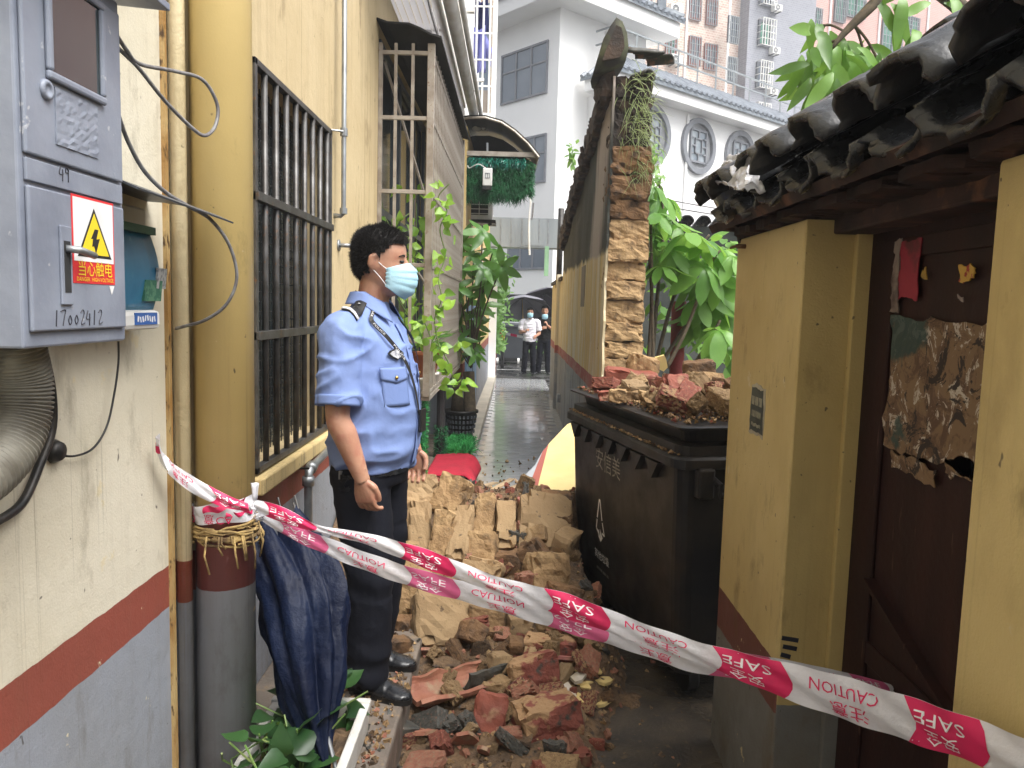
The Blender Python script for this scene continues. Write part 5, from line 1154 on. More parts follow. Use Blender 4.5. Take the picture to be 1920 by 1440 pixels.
chunk('brick', 836, 1165, 132, 92, A_(), 'largest flat adobe slab low on the heap below the tape', -.65, .35, .18, depth=.10)
chunk('brick', 915, 1152, 72, 46, A_(), 'dusty adobe block right of the largest flat slab', -.2, -.1, .05, depth=.18)
chunk('brick', 972, 1180, 46, 56, A_(), 'upright adobe piece right under the lower tape strand', -.1, .2, .08, depth=.1)
chunk('brick', 772, 1156, 34, 34, A_(), 'little adobe cube left of the largest flat slab', -.2, .5, .2, depth=.08)
chunk('lump', 752, 1170, 40, 44, D, 'brown clod next to the policeman\'s shin')
chunk('lump', 926, 1188, 42, 38, D, 'jagged brown clod at the foot of the flat slab')
chunk('brick', 962, 1225, 34, 64, D, 'dark brick fragment standing on its end', .15, .15, .1, depth=.08)
chunk('brick', 1032, 1216, 100, 44, m_mortarbrick, 'long mortar-caked brick below the lower tape strand', .05, -.2, -.06, depth=.12)
chunk('shard', 802, 1230, 44, 40, m_clay, 'pink clay shard in front of the policeman\'s far shoe', -.9, .3, .1, up=.03)
chunk('lump', 838, 1250, 66, 44, m_soil, 'crumbly soil clod behind the long clay trough tile')
chunk('trough', 848, 1308, 175, 64, m_clay, 'long curved clay trough tile with a mouldy rim near the front', .25, .62, .05, up=.085)
chunk('trough', 905, 1262, 120, 60, m_darktile, 'mouldy dark trough tile lying beyond the clay one', -.5, .75, .05, up=.03)
chunk('brick', 1000, 1262, 96, 52, m_mortarbrick, 'dark mouldy brick slab right of the clod pair', -.3, .3, -.15, depth=.10)
chunk('lump', 930, 1290, 62, 60, A, 'rounded adobe lump in the lower middle of the heap')
chunk('brick', 935, 1262, 40, 34, A_(), 'small adobe block on top of the rounded lump', -.2, .4, .2, depth=.08, up=.05)
chunk('brick', 918, 1345, 62, 76, m_redbrick, 'bare red brick standing tilted at the front of the heap', -.5, -.12, .1, depth=.07, name='red_brick')
chunk('brick', 1026, 1352, 124, 78, m_mortarbrick, 'big red brick capped with tan mortar at the front right', -.12, .35, -.1, depth=.16, name='red_brick')
chunk('shard', 872, 1398, 62, 80, m_clay, 'large pointed clay shard at the very front of the heap', -.95, .2, .1, up=.04)
chunk('shard', 905, 1418, 34, 50, m_clay, 'narrow clay shard leaning beside the large pointed one', -.9, -.3, .1, up=.03)
chunk('shard', 800, 1385, 62, 34, m_clay, 'flat red shard by the step edge at the front', -.3, .5, .1, up=.03)
chunk('brick', 1088, 1420, 42, 28, m_redbrick, 'single red brick bit alone on the wet floor', 0, .2, 0, depth=.06, name='red_brick')
chunk('lump', 968, 1392, 64, 48, m_soil, 'tan soil clod in front of the capped red brick')
chunk('shard', 1072, 1240, 66, 26, m_pinkmortar, 'pinkish plaster shard under the lower tape strand', -.2, .1, .05, up=.02)
chunk('brick', 760, 1372, 40, 16, m_darktile, 'thin dark tile edge beside the concrete step', -.3, -.8, 0, depth=.1)
chunk('lump', 985, 1330, 40, 40, D, 'small brown clod left of the capped red brick')
chunk('brick', 1000, 945, 60, 24, m_pinkmortar, 'pink plaster chunk on the crest below the fallen painted slab', -.1, .2, .1, depth=.1)
chunk('lump', 1042, 935, 66, 40, D, 'brown crumbly clod wedged between painted slab and bin')
for i, (u, v, w, h, lab) in enumerate(((1056, 1128, 60, 50, 'adobe block between the bin foot and the tape crossing'), (988, 1132, 56, 44, 'dusty adobe block just under the tape in mid heap'), (1045, 1165, 62, 40, 'adobe block low on the right side of the heap'), (1000, 1045, 50, 44, 'adobe block directly below the big rough slab'), (872, 1118, 60, 40, 'adobe block peeking out between the two tape strands'), (1060, 1020, 40, 60, 'narrow adobe block pinched against the bin'), (885, 1195, 44, 36, 'little adobe block right of the pink clay shard'), (760, 1055, 50, 56, 'adobe block behind the policeman at knee height'), (830, 1080, 64, 44, 'adobe block just above the upper tape strand'), (700+45, 1215, 30, 26, 'tan adobe bit by the policeman\'s far trouser leg'), (1000, 1010, 30, 30, 'cube of adobe left of the narrow block'), (1085, 1195, 40, 30, 'adobe bit under the bin\'s near wheel'))):
    chunk('brick', u, v, w, h, A_() if i % 3 else D, lab, random.uniform(-.8, .2), random.gauss(0, .5), random.gauss(0, .35), depth=random.uniform(.10, .17))
# yellow plaster flakes by the bin foot
random.seed(21)
for i in range(11):
    u, v = random.uniform(1050, 1135), random.uniform(1238, 1325)
    chunk('shard', u, v, random.uniform(34, 78), random.uniform(26, 54), m_shard if i % 4 else m_shardback, 'pale yellow plaster flake on the wet floor by the bin', -.05+random.gauss(0, .08), random.uniform(0, 6), random.gauss(0, .1), up=.008+.004*i/3, name='plaster_flake', group='yellow plaster flakes by the bin')
# small fragments of three kinds
frag = [(m, lump(200+i, .45) if i % 2 else brickmesh((1, .8, .7), 60+i, .05, edge=.08)) for i, m in enumerate((A, D, A, m_clay, m_redbrick, m_soil, A, m_darktile))]
FL = {m_adobe.name: ('adobe_fragment', 'small tan adobe fragment in the rubble heap', 'small adobe fragments'), m_soil.name: ('soil_clod', 'small crumbly soil clod in the rubble heap', 'small soil clods'),
      m_adobe_dk.name: ('brown_fragment', 'small brown adobe fragment in the rubble heap', 'small brown fragments'), m_clay.name: ('clay_fragment', 'small orange clay tile fragment in the rubble heap', 'small clay fragments'),
      m_redbrick.name: ('brick_fragment', 'small red brick fragment in the rubble heap', 'small red brick fragments'), m_darktile.name: ('tile_fragment', 'small mouldy dark tile fragment in the rubble heap', 'small dark tile fragments')}
for m, me in frag: me.materials.clear(); me.materials.append(m)
n = 0
while n < 290:
    y = 2.1+3.6*random.random()**1.1; x = random.uniform(-.42, .62)
    h = hgt(x, y)
    if h < .012 and random.random() < .85: continue
    m, me = random.choice(frag); s = (.03+.095*random.random()**1.6)*(1 if h > .02 else .6); nm, lb, gp_ = FL[m.name]
    o = link(nm, me, mw=Matrix.LocRotScale(Vector((x, y, h+s*.12)), Euler((random.uniform(0, 6), random.uniform(0, 6), random.uniform(0, 6))), Vector((s, s*random.uniform(.6, 1.2), s*random.uniform(.4, .9)))))
    tag(o, lb, 'rubble', gp_); n += 1
random.seed(77); n = 0; mids = [(brickmesh((1, .75, .55), 300+i, .035, edge=.04), m) for i, m in enumerate((A, m_adobe2, D, m_redbrick, m_mortarbrick, m_adobe2, m_clay, m_darktile))]
MLAB = {m_adobe: ('tan', 'adobe'), m_adobe2: ('pale', 'adobe'), m_adobe_dk: ('brown', 'adobe'), m_redbrick: ('red', 'brick'), m_mortarbrick: ('mortar-caked', 'brick'), m_clay: ('orange', 'clay tile'), m_darktile: ('mouldy dark', 'tile')}
for me, m in mids: me.materials.clear(); me.materials.append(m)
while n < 85:
    y = 2.15+1.9*random.random(); x = random.uniform(-.36, .5); h = hgt(x, y)
    if h < .012 and random.random() < .9: continue
    me, m = random.choice(mids); s = random.uniform(.07, .15); a_, b_ = MLAB[m]
    o = link('broken_'+b_.split()[-1], me, mw=Matrix.LocRotScale(Vector((x, y, h+s*.16)), Euler((random.gauss(0, .6), random.gauss(0, .6), random.uniform(0, 6))), Vector((s, s*random.uniform(.7, 1.1), s*random.uniform(.5, 1)))))
    tag(o, 'mid-sized %s %s piece among the front debris of the heap' % (a_, b_), 'rubble', 'mid-sized %s %s pieces of the front debris' % (a_, b_)); n += 1
def scatter(n, fn, smin, smax, seed):
    r = random.Random(seed); mb = MB(); T = [Vector(p).normalized() for p in ((1, 1, 1), (1, -1, -1), (-1, 1, -1), (-1, -1, 1), (0, 0, -1.2), (.3, 1, -.2))]
    F = [(0, 1, 2), (0, 3, 1), (0, 5, 3), (1, 3, 4), (2, 1, 4), (3, 2, 4), (0, 2, 5), (3, 5, 2)]
    for i in range(n):
        p = fn(r)
        if p is None: continue
        s = r.uniform(smin, smax)*r.uniform(.4, 1); R = Euler((r.uniform(0, 6), r.uniform(0, 6), r.uniform(0, 6))).to_matrix()
        mb.add([Vector(p)+R @ Vector((q.x*s, q.y*s*r.uniform(.6, 1.1), q.z*s*.7)) for q in T], F, r.choice((0, 0, 0, 1, 1, 2, 3)))
    return mb
def onheap(r):
    y = 2.0+4.3*r.random(); x = r.uniform(-.55, .75); h = hgt(x, y)
    if h < .012 and r.random() < .8: return None
    if x < -.37: h = max(h, .2)
    return (x, y, h+.004)
tag(scatter(5200, onheap, .006, .026, 4).build('rubble_grit', [m_adobe, m_soil, m_clay, m_darktile]), 'fine grit and crumbs strewn over the rubble heap', 'grit', kind='stuff')
def onstep(r): return (r.uniform(-.62, -.39), 2.3+.9*r.random(), .204)
tag(scatter(420, onstep, .006, .022, 6).build('step_grit', [m_adobe, m_soil, m_clay, m_darktile]), 'adobe crumbs on the concrete step at the policeman\'s feet', 'grit', kind='stuff')
def onpath(r):
    y = 5.8+2.6*r.random()**1.6; return (r.uniform(-.36, .5), y, .02)
tag(scatter(160, onpath, .008, .035, 8).build('path_grit', [m_adobe, m_soil, m_adobe_dk, m_darktile]), 'scattered crumbs on the wet paving beyond the heap', 'grit', kind='stuff')
# splintered wood and litter beyond the crest
for i, (u0, v0, u1, v1) in enumerate(((905, 930, 960, 898), (935, 925, 985, 905), (915, 912, 940, 930), (965, 898, 990, 925), (890, 915, 930, 905))):
    a, b = PZ(u0, v0, .30-.02*i), PZ(u1, v1, .12); tag(MB().beam(a, b, .05, .012).build('wood_splinter', pm('pale_wood%d' % i, (.45, .33, .2, 1), (.35, .24, .14, 1), 12, stretch=(1, 6, 1)), None), 'pale splintered batten in the litter beyond the heap crest', 'wood', 'splintered battens behind the heap')
# fallen painted slab
P1, P2_, P3 = PY(1070, 792, 5.7), PY(1070, 900, 4.8), PY(985, 935, 4.62); nn3 = (P2_-P1).cross(P3-P1).normalized()
def PS(u, v, o=0): d = ray(u, v); return CP+d*(nn3.dot(P1-CP)/nn3.dot(d))+nn3*o
if nn3.y > 0: nn3 = -nn3
fs_ = thing('painted_slab', 'fallen wall slab painted yellow, red and grey leaning beside the bin', 'slab', PS(1020, 900))
def piece(nm, px, mat): MB().prism([PS(u, v) for u, v in px], -nn3*.035).build(nm, mat, fs_)
piece('yellow_field', [(1064, 795), (1110, 780), (1110, 930), (1026, 945), (1002, 942), (1010, 905), (1029, 832)], pm('slab_yellow', (.66, .52, .24, 1), (.58, .45, .2, 1), 4, rough=.6))
piece('red_stripe', [(1029, 832), (1010, 905), (1002, 942), (985, 942), (994, 905), (1017, 847)], pm('slab_red', (.32, .09, .07, 1), (.27, .08, .065, 1), 4, rough=.6))
piece('grey_stripe', [(1017, 847), (994, 905), (985, 942), (972, 942), (985, 890), (1003, 872)], pm('slab_grey', (.33, .35, .38, 1), (.27, .29, .31, 1), 4, rough=.6))
# rubble on the bin lid
def BL_(u, v, z=1.205): return PZ(u, v, z)
def onlid(kind, u, v, w, h, mat, label, tilt=0, yaw=0, roll=0, depth=None, up=0, name=None):
    p = PZ(u, min(v+h*.5, 790), 1.205) if v+h*.5 > 725 else PZ(u, 727, 1.205)
    want = PY(u, v, p.y); k = p.y/1443
    chunk(kind, u, v, w, h, mat, label, tilt, yaw, roll, depth, name=name, at=Vector((p.x, p.y-h*k*.25, want.z-h*k*.12 if kind != 'shard' else want.z)))
onlid('brick', 1182, 712, 102, 36, m_redbrick, 'red brick with a tan top lying on the left of the bin lid', .1, -.1, .12, depth=.14, name='red_brick')
onlid('brick', 1203, 686, 56, 40, m_adobe, 'tan adobe chunk sitting on the red brick on the bin', .1, .2, .2, depth=.12)
onlid('brick', 1262, 730, 50, 50, m_redbrick, 'mossy-topped red brick in the middle of the bin lid', -.5, .1, .05, depth=.12, name='red_brick')
onlid('brick', 1318, 725, 72, 48, m_adobe, 'flat pale adobe piece on the bin next to the gate pillar', -.6, -.12, .08, depth=.09)
onlid('brick', 1308, 692, 58, 32, m_adobe_dk, 'brown adobe wedge at the back of the bin lid', .1, -.1, -.12, depth=.12)
onlid('brick', 1330, 760, 82, 20, m_adobe, 'thin adobe slab along the front edge of the bin lid', .1, -.12, .06, depth=.10)
onlid('brick', 1350, 738, 44, 34, m_pinkmortar, 'pink plastered brick end at the right of the bin lid', -.2, -.1, .1, depth=.1)
onlid('lump', 1158, 742, 36, 32, m_adobe, 'round adobe lump on the left rim of the bin lid')
onlid('lump', 1184, 742, 34, 24, m_adobe, 'small grey-tan lump in the middle of the bin\'s front edge')
onlid('lump', 1222, 747, 52, 32, m_adobe, 'largest adobe lump on the front of the bin lid')
onlid('lump', 1278, 796, 18, 14, m_adobe, 'tiny lump left on the bin\'s black shoulder')
onlid('shard', 1238, 682, 34, 46, m_shard, 'pale yellow plaster shard standing up among the bricks on the bin', -1.2, .1, .2)
onlid('lump', 1135, 742, 30, 22, m_redbrick, 'reddish crumb by the left edge of the bin lid')
random.seed(91)
for i in range(26):
    l, w = .14+1.15*random.random(), .10+.55*random.random(); p = BN(l, w, 1.22+.05*(1-abs(l-.6)/.8)+.03*random.random()); me, m = mids[(0, 1, 1, 3, 4, 5, 2)[i % 7]]; s = random.uniform(.10, .19); a_, b_ = MLAB[m]
    o = link('broken_'+b_.split()[-1], me, mw=Matrix.LocRotScale(p, Euler((random.gauss(0, .45), random.gauss(0, .45), random.uniform(0, 6))), Vector((s, s*random.uniform(.7, 1.1), s*random.uniform(.6, 1)))))
    tag(o, '%s %s piece in the mound of rubble on the bin lid' % (a_, b_), 'rubble', '%s %s pieces on the bin lid' % (a_, b_))
def onl(r):
    p = BN(.08+1.3*r.random(), .05+.7*r.random()**1.3, 1.21+.01*r.random()); return (p.x, p.y, p.z)
tag(scatter(1100, onl, .006, .022, 12).build('lid_soil', [m_adobe, m_soil, m_redbrick, m_adobe_dk]), 'soil and crumbs spread over the bin lid around the bricks', 'soil', kind='stuff')
def onr(r):
    p = BN(.05+1.35*r.random(), .012+.035*r.random(), 1.09+.004*r.random()); return (p.x, p.y, p.z)
tag(scatter(420, onr, .004, .015, 13).build('rim_dust', [m_adobe, m_soil, m_adobe, m_adobe_dk]), 'dusty crumbs along the rim of the black bin', 'soil', kind='stuff')

# ================================================================ NAVY UMBRELLA, PLANTER
um = thing('umbrella', 'folded navy umbrella standing upside down in the foam planter by the drainpipe', 'umbrella', PY(648, 1440, 2.3))
ta, tb = PY(512, 985, 2.50), PY(632, 1448, 2.10); ax = (tb-ta).normalized(); ex = ax.cross(Vector((0, 1, 0))).normalized(); ey = ax.cross(ex)
NB = 8
def ur(a, t):
    r0 = np.interp(t, [0, .15, .4, .7, .9, 1], [.085, .115, .135, .095, .035, .006])
    f = abs(cos(a*NB/2+.8*t)); edge = .035*(1-abs(sin(a*NB/2)))*(1-t)
    return r0*(.80+.26*f+.12*sin(a*3+2+t*2)+.16*fbm((cos(a)*1.6, sin(a)*1.6, t*3.5))+.09*fbm((cos(a)*4, sin(a)*4, t*5))), edge
def uf(u, v):
    a = 2*pi*u; r, e = ur(a, v); L = (tb-ta).length
    return ta+ax*(v*L+(.10*(1-abs(cos(a*NB/2)))-.03)*(1-v)**4)+ex*(cos(a)*r*1.05+.03*sin(v*5))+ey*(sin(a)*r*.75)
MB().sheet(uf, 128, 36).build('canopy', m_cloth_blue, um, True)
for k in range(NB):
    a = 2*pi*k/NB+.0; r, e = ur(a, 0); p = uf(k/NB, 0)
    MB().tube([p+ax*.10, p-ax*.035], .0035, 6).build('rib_tip', m_black, um)
MB().tube([ta-ax*.02, tb+ax*.02], .007, 8).build('shaft', m_steel, um)
pl = thing('planter_box', 'white foam box planter with dark leafy plants on the step', 'planter', (-.69, 2.1, .2))
X0, X1, Y0_, Y1_, Z0, Z1 = -.775, -.462, 1.55, 2.47, .205, .325
fmb = MB()
fmb.prism([(X0, Y1_, Z0), (X1, Y1_, Z0), (X1+.012, Y1_+.01, Z1), (X0-.008, Y1_+.01, Z1)], (0, -.03, 0)); fmb.prism([(X1, Y0_, Z0), (X1, Y1_-.032, Z0), (X1+.012, Y1_-.02, Z1-.002), (X1+.012, Y0_, Z1-.002)], (-.03, 0, 0))
fmb.span((X0, Y0_, Z0), (X0+.03, Y1_-.032, Z1)); fmb.span((X0+.03, Y0_, Z0), (X1-.03, Y0_+.03, Z1)); fmb.build('box', m_foam, pl, bevel=.006)
MB().sheet(lambda u, v: (X0+.03+(X1-X0-.06)*u, Y0_+.03+(Y1_-Y0_-.065)*v, Z1-.06+.02*fbm((u*5, v*7, 1))), 14, 20).build('potting_soil', m_soil, pl)

# ================================================================ LEAVES AND PLANTS
def leafmesh(name, prof, mat, fold=.18, droop=.25, n=6):
    """unit-length leaf along +Y, midrib fold, drooping tip"""
    vs, fs = [], []
    for i in range(n+1):
        t = i/n; w = np.interp(t, [p[0] for p in prof], [p[1] for p in prof]); z = -droop*t*t+.04*sin(t*7)
        vs += [(-w, t, z+fold*w), (0, t, z), (w, t, z+fold*w)]
    for i in range(n): fs += [(i*3, i*3+1, i*3+4, i*3+3), (i*3+1, i*3+2, i*3+5, i*3+4)]
    mb = MB(); mb.add(vs, fs); return mb.mesh(name, mat, True)
HEART = [(0, .12), (.08, .30), (.3, .40), (.6, .27), (.85, .09), (1, 0)]; LANCE = [(0, .02), (.15, .09), (.45, .15), (.75, .10), (1, 0)]
OBL = [(0, .02), (.2, .12), (.5, .21), (.75, .19), (.92, .08), (1, 0)]; SPEAR = [(0, .03), (.2, .14), (.5, .20), (.8, .12), (1, 0)]
LM = {k: [leafmesh('leaf', p, m, f, d) for f, d in ((.15, .15), (.3, .35), (.05, .5))] for k, p, m in (('pothos', HEART, m_pothos), ('money', SPEAR, m_money), ('loquat', OBL, m_loquat), ('mango', LANCE, m_mango), ('dark', HEART, m_darkleaf), ('hedge', SPEAR, m_hedge))}
def leaf(par, kind, p, d, L, nrm=None, roll=None):
    d = Vector(d).normalized(); up = Vector(nrm) if nrm else Vector((random.gauss(0, .45), random.gauss(-.25, .45), 1))
    x = d.cross(up)
    if x.length < .05: x = d.orthogonal()
    x.normalize(); z = x.cross(d); s = L*random.uniform(.8, 1.15)
    M = Matrix((x*s, d*s, z*s)).transposed().to_4x4(); M.translation = Vector(p)
    return link('leaf', random.choice(LM[kind]), par, mw=M)
def rv(s=1): return Vector((random.gauss(0, s), random.gauss(0, s), random.gauss(0, s)))
random.seed(33)
# leafy planter
for i in range(90):
    p = Vector((random.uniform(X0+.06, X1-.06), random.uniform(1.95, 2.43), random.uniform(.30, .44)))
    leaf(pl, 'dark', p, (random.gauss(0, .7), random.gauss(-.3, .6), random.gauss(.1, .35)), .095)
sg = MB()
for i in range(22):
    p = Vector((random.uniform(X0+.05, X1-.07), random.uniform(1.85, 2.4), .26)); sg.tube([p, p+Vector((random.gauss(0, .04), random.gauss(0, .04), .1)), p+Vector((random.gauss(0, .07), random.gauss(0, .07), .18))], .003, 5)
sg.build('stem', m_gstem, pl)
for u, v in ((648, 1320), (636, 1345), (655, 1352)): leaf(pl, 'dark', PY(u, v, 2.4), (.3, -.2, -.8), .07)
# flower pots in the cage and climbing pothos
def pot(cx, cy, z, r, h, label, mat=m_terra, saucer=True):
    t_ = thing('flower_pot', label, 'flower pot', (cx, cy, z))
    MB().lathe([(r*.62, 0), (r*.9, h*.82), (r, h*.82), (r, h), (r*.88, h), (r*.82, h*.85), (0, h*.85)], (cx, cy, z), 18).build('pot', mat, t_, True); return t_
pots = []
for u, lab in ((787, 'terracotta flower pot nearest the corner inside the window cage'), (806, 'terracotta flower pot second from the corner inside the window cage')):
    y = 5.42 if u == 787 else 5.85; c = PY(u, 700, y); z = 1.03
    pots.append(pot(c.x+.01, y, z+.11, .065, .18, lab)); pot(c.x+.01, y, z, .062, .11, 'cracked white pot standing under a terracotta pot in the cage' if u == 787 else 'second white pot under the farther terracotta pot in the cage', m_foam)
for t_ in pots:
    for k in range(12):
        p = Vector(t_.location)+Vector((0, 0, .17)); d = Vector((random.gauss(0, .6), random.gauss(-.2, .6), random.uniform(.3, 1)))
        leaf(t_, 'money', p+d*random.uniform(.03, .16), d+Vector((0, 0, -.3)), .15)
vine = thing('climbing_plant', 'light green pothos vine climbing the corner of the window cage', 'climbing plant', (-.6, 5.25, 1.1))
vp = [[(838, 700), (825, 655), (815, 600), (828, 560), (822, 520), (835, 480), (825, 430), (838, 395), (822, 370), (842, 345)], [(735, 430), (745, 455), (770, 480), (800, 500), (808, 540), (795, 575)], [(720, 405), (738, 430), (752, 412), (768, 400)], [(760, 640), (790, 600), (812, 640), (840, 655), (860, 640)], [(745, 560), (765, 590), (780, 620), (800, 650)], [(820, 640), (845, 690), (850, 725), (866, 715)]]
for k, path_ in enumerate(vp):
    yv = 5.16 if k in (0, 3, 5) else 5.42
    pts = catmull([PY(u, v, yv+random.gauss(0, .03)) for u, v in path_], 8)
    MB().tube(pts, .0045, 5).build('stem', m_gstem, vine, True)
    for i, p in enumerate(pts):
        if random.random() < (.60 if k in (0, 3, 5) else .45):
            d = Vector((random.gauss(.1, .7), random.gauss(-.35, .4), random.gauss(-.35, .5))); leaf(vine, 'pothos', p+d*.03, d, .068, (random.gauss(0, .4), -.8, random.gauss(.5, .4)))
for i in range(14):
    p = PY(random.uniform(745, 835), random.uniform(440, 680), random.uniform(5.2, 5.7)); leaf(vine, 'pothos', p, (random.gauss(0, .7), random.gauss(-.2, .4), random.gauss(-.4, .5)), .10, (random.gauss(0, .4), -.8, .5))
ind = thing('cage_plants', 'dim leafy pothos hanging inside the window cage', 'plants', (-.8, 6, 1.2))
for i in range(70):
    p = Vector((random.uniform(-.92, -.63), random.uniform(5.5, 7.9), random.uniform(1.15, 2.6))); leaf(ind, 'pothos', p, (random.gauss(0, .6), random.gauss(0, .6), random.gauss(-.5, .5)), .11)
sg = MB()
for i in range(9):
    p = Vector((random.uniform(-.9, -.65), random.uniform(5.5, 7.9), 1.05)); sg.tube(catmull([p, p+Vector((random.gauss(0, .06), random.gauss(0, .1), .6)), p+Vector((random.gauss(0, .08), random.gauss(0, .12), 1.4))], 5), .004, 5)
sg.build('stem', m_gstem, ind)
# money tree in a basket pot
YM = 8.3; pc = PY(864, 800, YM)
mt = thing('money_tree', 'tall potted money tree in a black basket pot beside the alley', 'potted tree', (pc.x, YM, .2))
zt_, zb2 = PY(864, 768, YM).z, .205; R_ = 31*YM/1443
MB().lathe([(R_*.70, zb2), (R_*.92, zt_-.03), (R_*1.06, zt_-.025), (R_*1.06, zt_), (R_*.95, zt_), (R_*.9, zt_-.03), (0, zt_-.04)], (pc.x, YM, 0), 24).build('pot', m_rubber, mt, True)
bk_ = MB()
for k in range(24):
    a = 2*pi*k/24
    for j in range(4): bk_.box((pc.x+cos(a)*R_*(.80+.04*j), YM+sin(a)*R_*(.80+.04*j), zb2+.09+j*.055), (.02, .02, .03), (0, 0, a))
bk_.build('basket_weave', m_alu, mt, kind='stuff')
tA = PY(881, 770, YM); tB = PY(879, 697, YM)
MB().tube([(tA.x, YM, tA.z-.1), (tA.x, YM, tA.z), (tB.x, YM, tB.z)], [.075, .068, .062], 12).build('trunk', m_stem, mt, True)
MB().tube([PY(858, 775, YM), PY(858, 735, YM), PY(855, 700, YM-.05)], [.08, .055, .05], 10).build('trunk', m_stem, mt, True)
clus = [(868, 455, .26), (905, 437, .28), (888, 480, .24), (925, 470, .26), (940, 500, .30), (905, 505, .26), (870, 505, .24), (880, 545, .26), (905, 545, .26), (905, 575, .26), (868, 585, .26), (895, 590, .24), (895, 610, .24), (880, 625, .24), (885, 650, .22), (888, 645, .22), (862, 640, .24), (890, 665, .2), (915, 520, .26), (858, 540, .22), (848, 600, .2)]
for (u, v, L) in clus:
    yy_ = YM+random.uniform(-.35, .25); p = PY(u, v, yy_); s = PY(883, 690, YM)
    MB().tube(catmull([s, s.lerp(p, .45)+Vector((random.gauss(0, .03), 0, .06)), p], 4), .008, 5).build('branch', m_stem, mt, True)
    ax_ = Vector((random.gauss(.1, .3), random.gauss(-.5, .3), random.gauss(.45, .3))).normalized(); b1_ = ax_.orthogonal().normalized(); b2_ = ax_.cross(b1_); a0 = random.uniform(0, 6)
    for k in range(6):
        a = a0+k*2*pi/6.3; leaf(mt, 'money', p, b1_*cos(a)+b2_*sin(a)+ax_*.25-Vector((0, 0, .15)), L*.85, ax_)
# turf pieces and red carpet
c = PY(793, 810, 5.45); tc = thing('turf_column', 'slim post wrapped in green plastic turf below the window cage', 'post', (c.x, 5.45, .2))
MB().tube([(c.x, 5.45, .2), (c.x, 5.45, .99)], .022, 10).build('post', m_turf, tc)
tf = MB(); turf(tf, 1500, lambda: (lambda a: ((c.x+cos(a)*.022, 5.45+sin(a)*.022, random.uniform(.2, 1.0)), (cos(a), sin(a), .2)))(random.uniform(0, 6.3)), .03, .003); tf.build('turf_pile', m_turfb, tc, kind='stuff')
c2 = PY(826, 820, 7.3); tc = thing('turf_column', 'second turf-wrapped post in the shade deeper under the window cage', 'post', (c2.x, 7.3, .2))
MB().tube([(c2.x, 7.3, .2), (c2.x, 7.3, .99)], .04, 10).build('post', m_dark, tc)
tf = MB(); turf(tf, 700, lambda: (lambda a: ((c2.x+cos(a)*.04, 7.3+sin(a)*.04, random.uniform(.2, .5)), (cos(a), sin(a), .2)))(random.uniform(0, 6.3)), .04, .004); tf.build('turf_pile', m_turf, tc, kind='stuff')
tm = thing('turf_mat', 'bright green plastic turf mat beside the red carpet', 'mat', (-.5, 7.7, .2))
MB().span((-.66, 7.35, .201), (-.42, 8.0, .23)).build('backing', m_turfb, tm)
tf = MB(); turf(tf, 3800, lambda: ((random.uniform(-.66, -.41), random.uniform(7.3, 8.02), .225), (0, -.2, 1)), .11, .006, .6); tf.build('turf_pile', m_turfb, tm, kind='stuff')
def rc(u, v):
    y = 6.30+.95*u+.10*v; x = -.72+.44*v
    if x < -.42: return (x, y, .222+.006*sin(u*6+v*4))
    e = (x+.42)/.16; return (-.42+.12*sin(min(1, e)*1.3)+.02*sin(u*9)*e, y-.12*e, .222-.16*e*e+.025*sin(u*8+1)*e)
tag(MB().sheet(rc, 18, 24, .012).build('red_carpet', m_redcarpet, None, True), 'scrap of red carpet drooping over the edge of the step', 'carpet')
# shrubs behind the broken wall
sh = thing('broadleaf_shrub', 'bright green broad-leaved shrub growing behind the bin and broken wall', 'shrub', (1.45, 7, 0))
random.seed(44)
stems = [[(1222, 690), (1232, 560), (1245, 420), (1235, 340)], [(1228, 690), (1262, 560), (1300, 480), (1330, 440)], [(1240, 680), (1300, 590), (1350, 520)], [(1290, 700), (1330, 640), (1350, 600)], [(1216, 680), (1222, 560), (1215, 450)], [(1250, 690), (1290, 610), (1330, 500), (1350, 470)]]
for s_ in stems:
    y = random.uniform(6.75, 7.3); MB().tube(catmull([PY(u, v, y) for u, v in s_], 5), [.02-.0007*i for i in range(16)], 6).build('branch', m_stem, sh, True)
cl = [(1225, 350), (1250, 372), (1235, 400), (1262, 420), (1290, 440), (1325, 452), (1352, 468), (1375, 480), (1230, 440), (1255, 470), (1290, 480), (1320, 500), (1350, 515), (1375, 530), (1340, 555), (1365, 585), (1330, 590), (1310, 560), (1350, 620), (1372, 640), (1300, 530), (1270, 505), (1240, 500), (1220, 385), (1360, 555), (1335, 520), (1310, 600), (1215, 420)]
for (u, v) in cl:
    y = random.uniform(6.6, 7.5); p = PY(u, v, y); ax_ = Vector((random.gauss(0, .4), random.gauss(-.5, .3), 1)).normalized(); b1_ = ax_.orthogonal().normalized(); b2_ = ax_.cross(b1_); a0 = random.uniform(0, 6)
    for k in range(7):
        a = a0+k*2*pi/7.3; leaf(sh, 'loquat', p, b1_*cos(a)+b2_*sin(a)-Vector((0, 0, random.uniform(.1, .7))), .27 if u < 1290 else .33, ax_)
for i in range(90):
    u, v = random.uniform(1205, 1385), random.uniform(440, 680); p = PY(u, v, random.uniform(7.2, 8.6)); leaf(sh, 'loquat', p, rv(.7)+Vector((0, -.2, -.4)), .22)
for (u, v) in ((1372, 700), (1360, 690), (1378, 660)): leaf(sh, 'loquat', PY(u, v, 6.7), (0, -.1, -1), .3, (.2, -1, .2))
vn = thing('creeper', 'leafy creeper trailing down the far side of the broken wall', 'creeper', (1.15, 7, 0))
MB().tube(catmull([PY(u, v, 6.75) for u, v in ((1225, 690), (1222, 500), (1218, 350), (1212, 240), (1195, 160))], 6), .012, 6).build('stem', m_stem, vn)
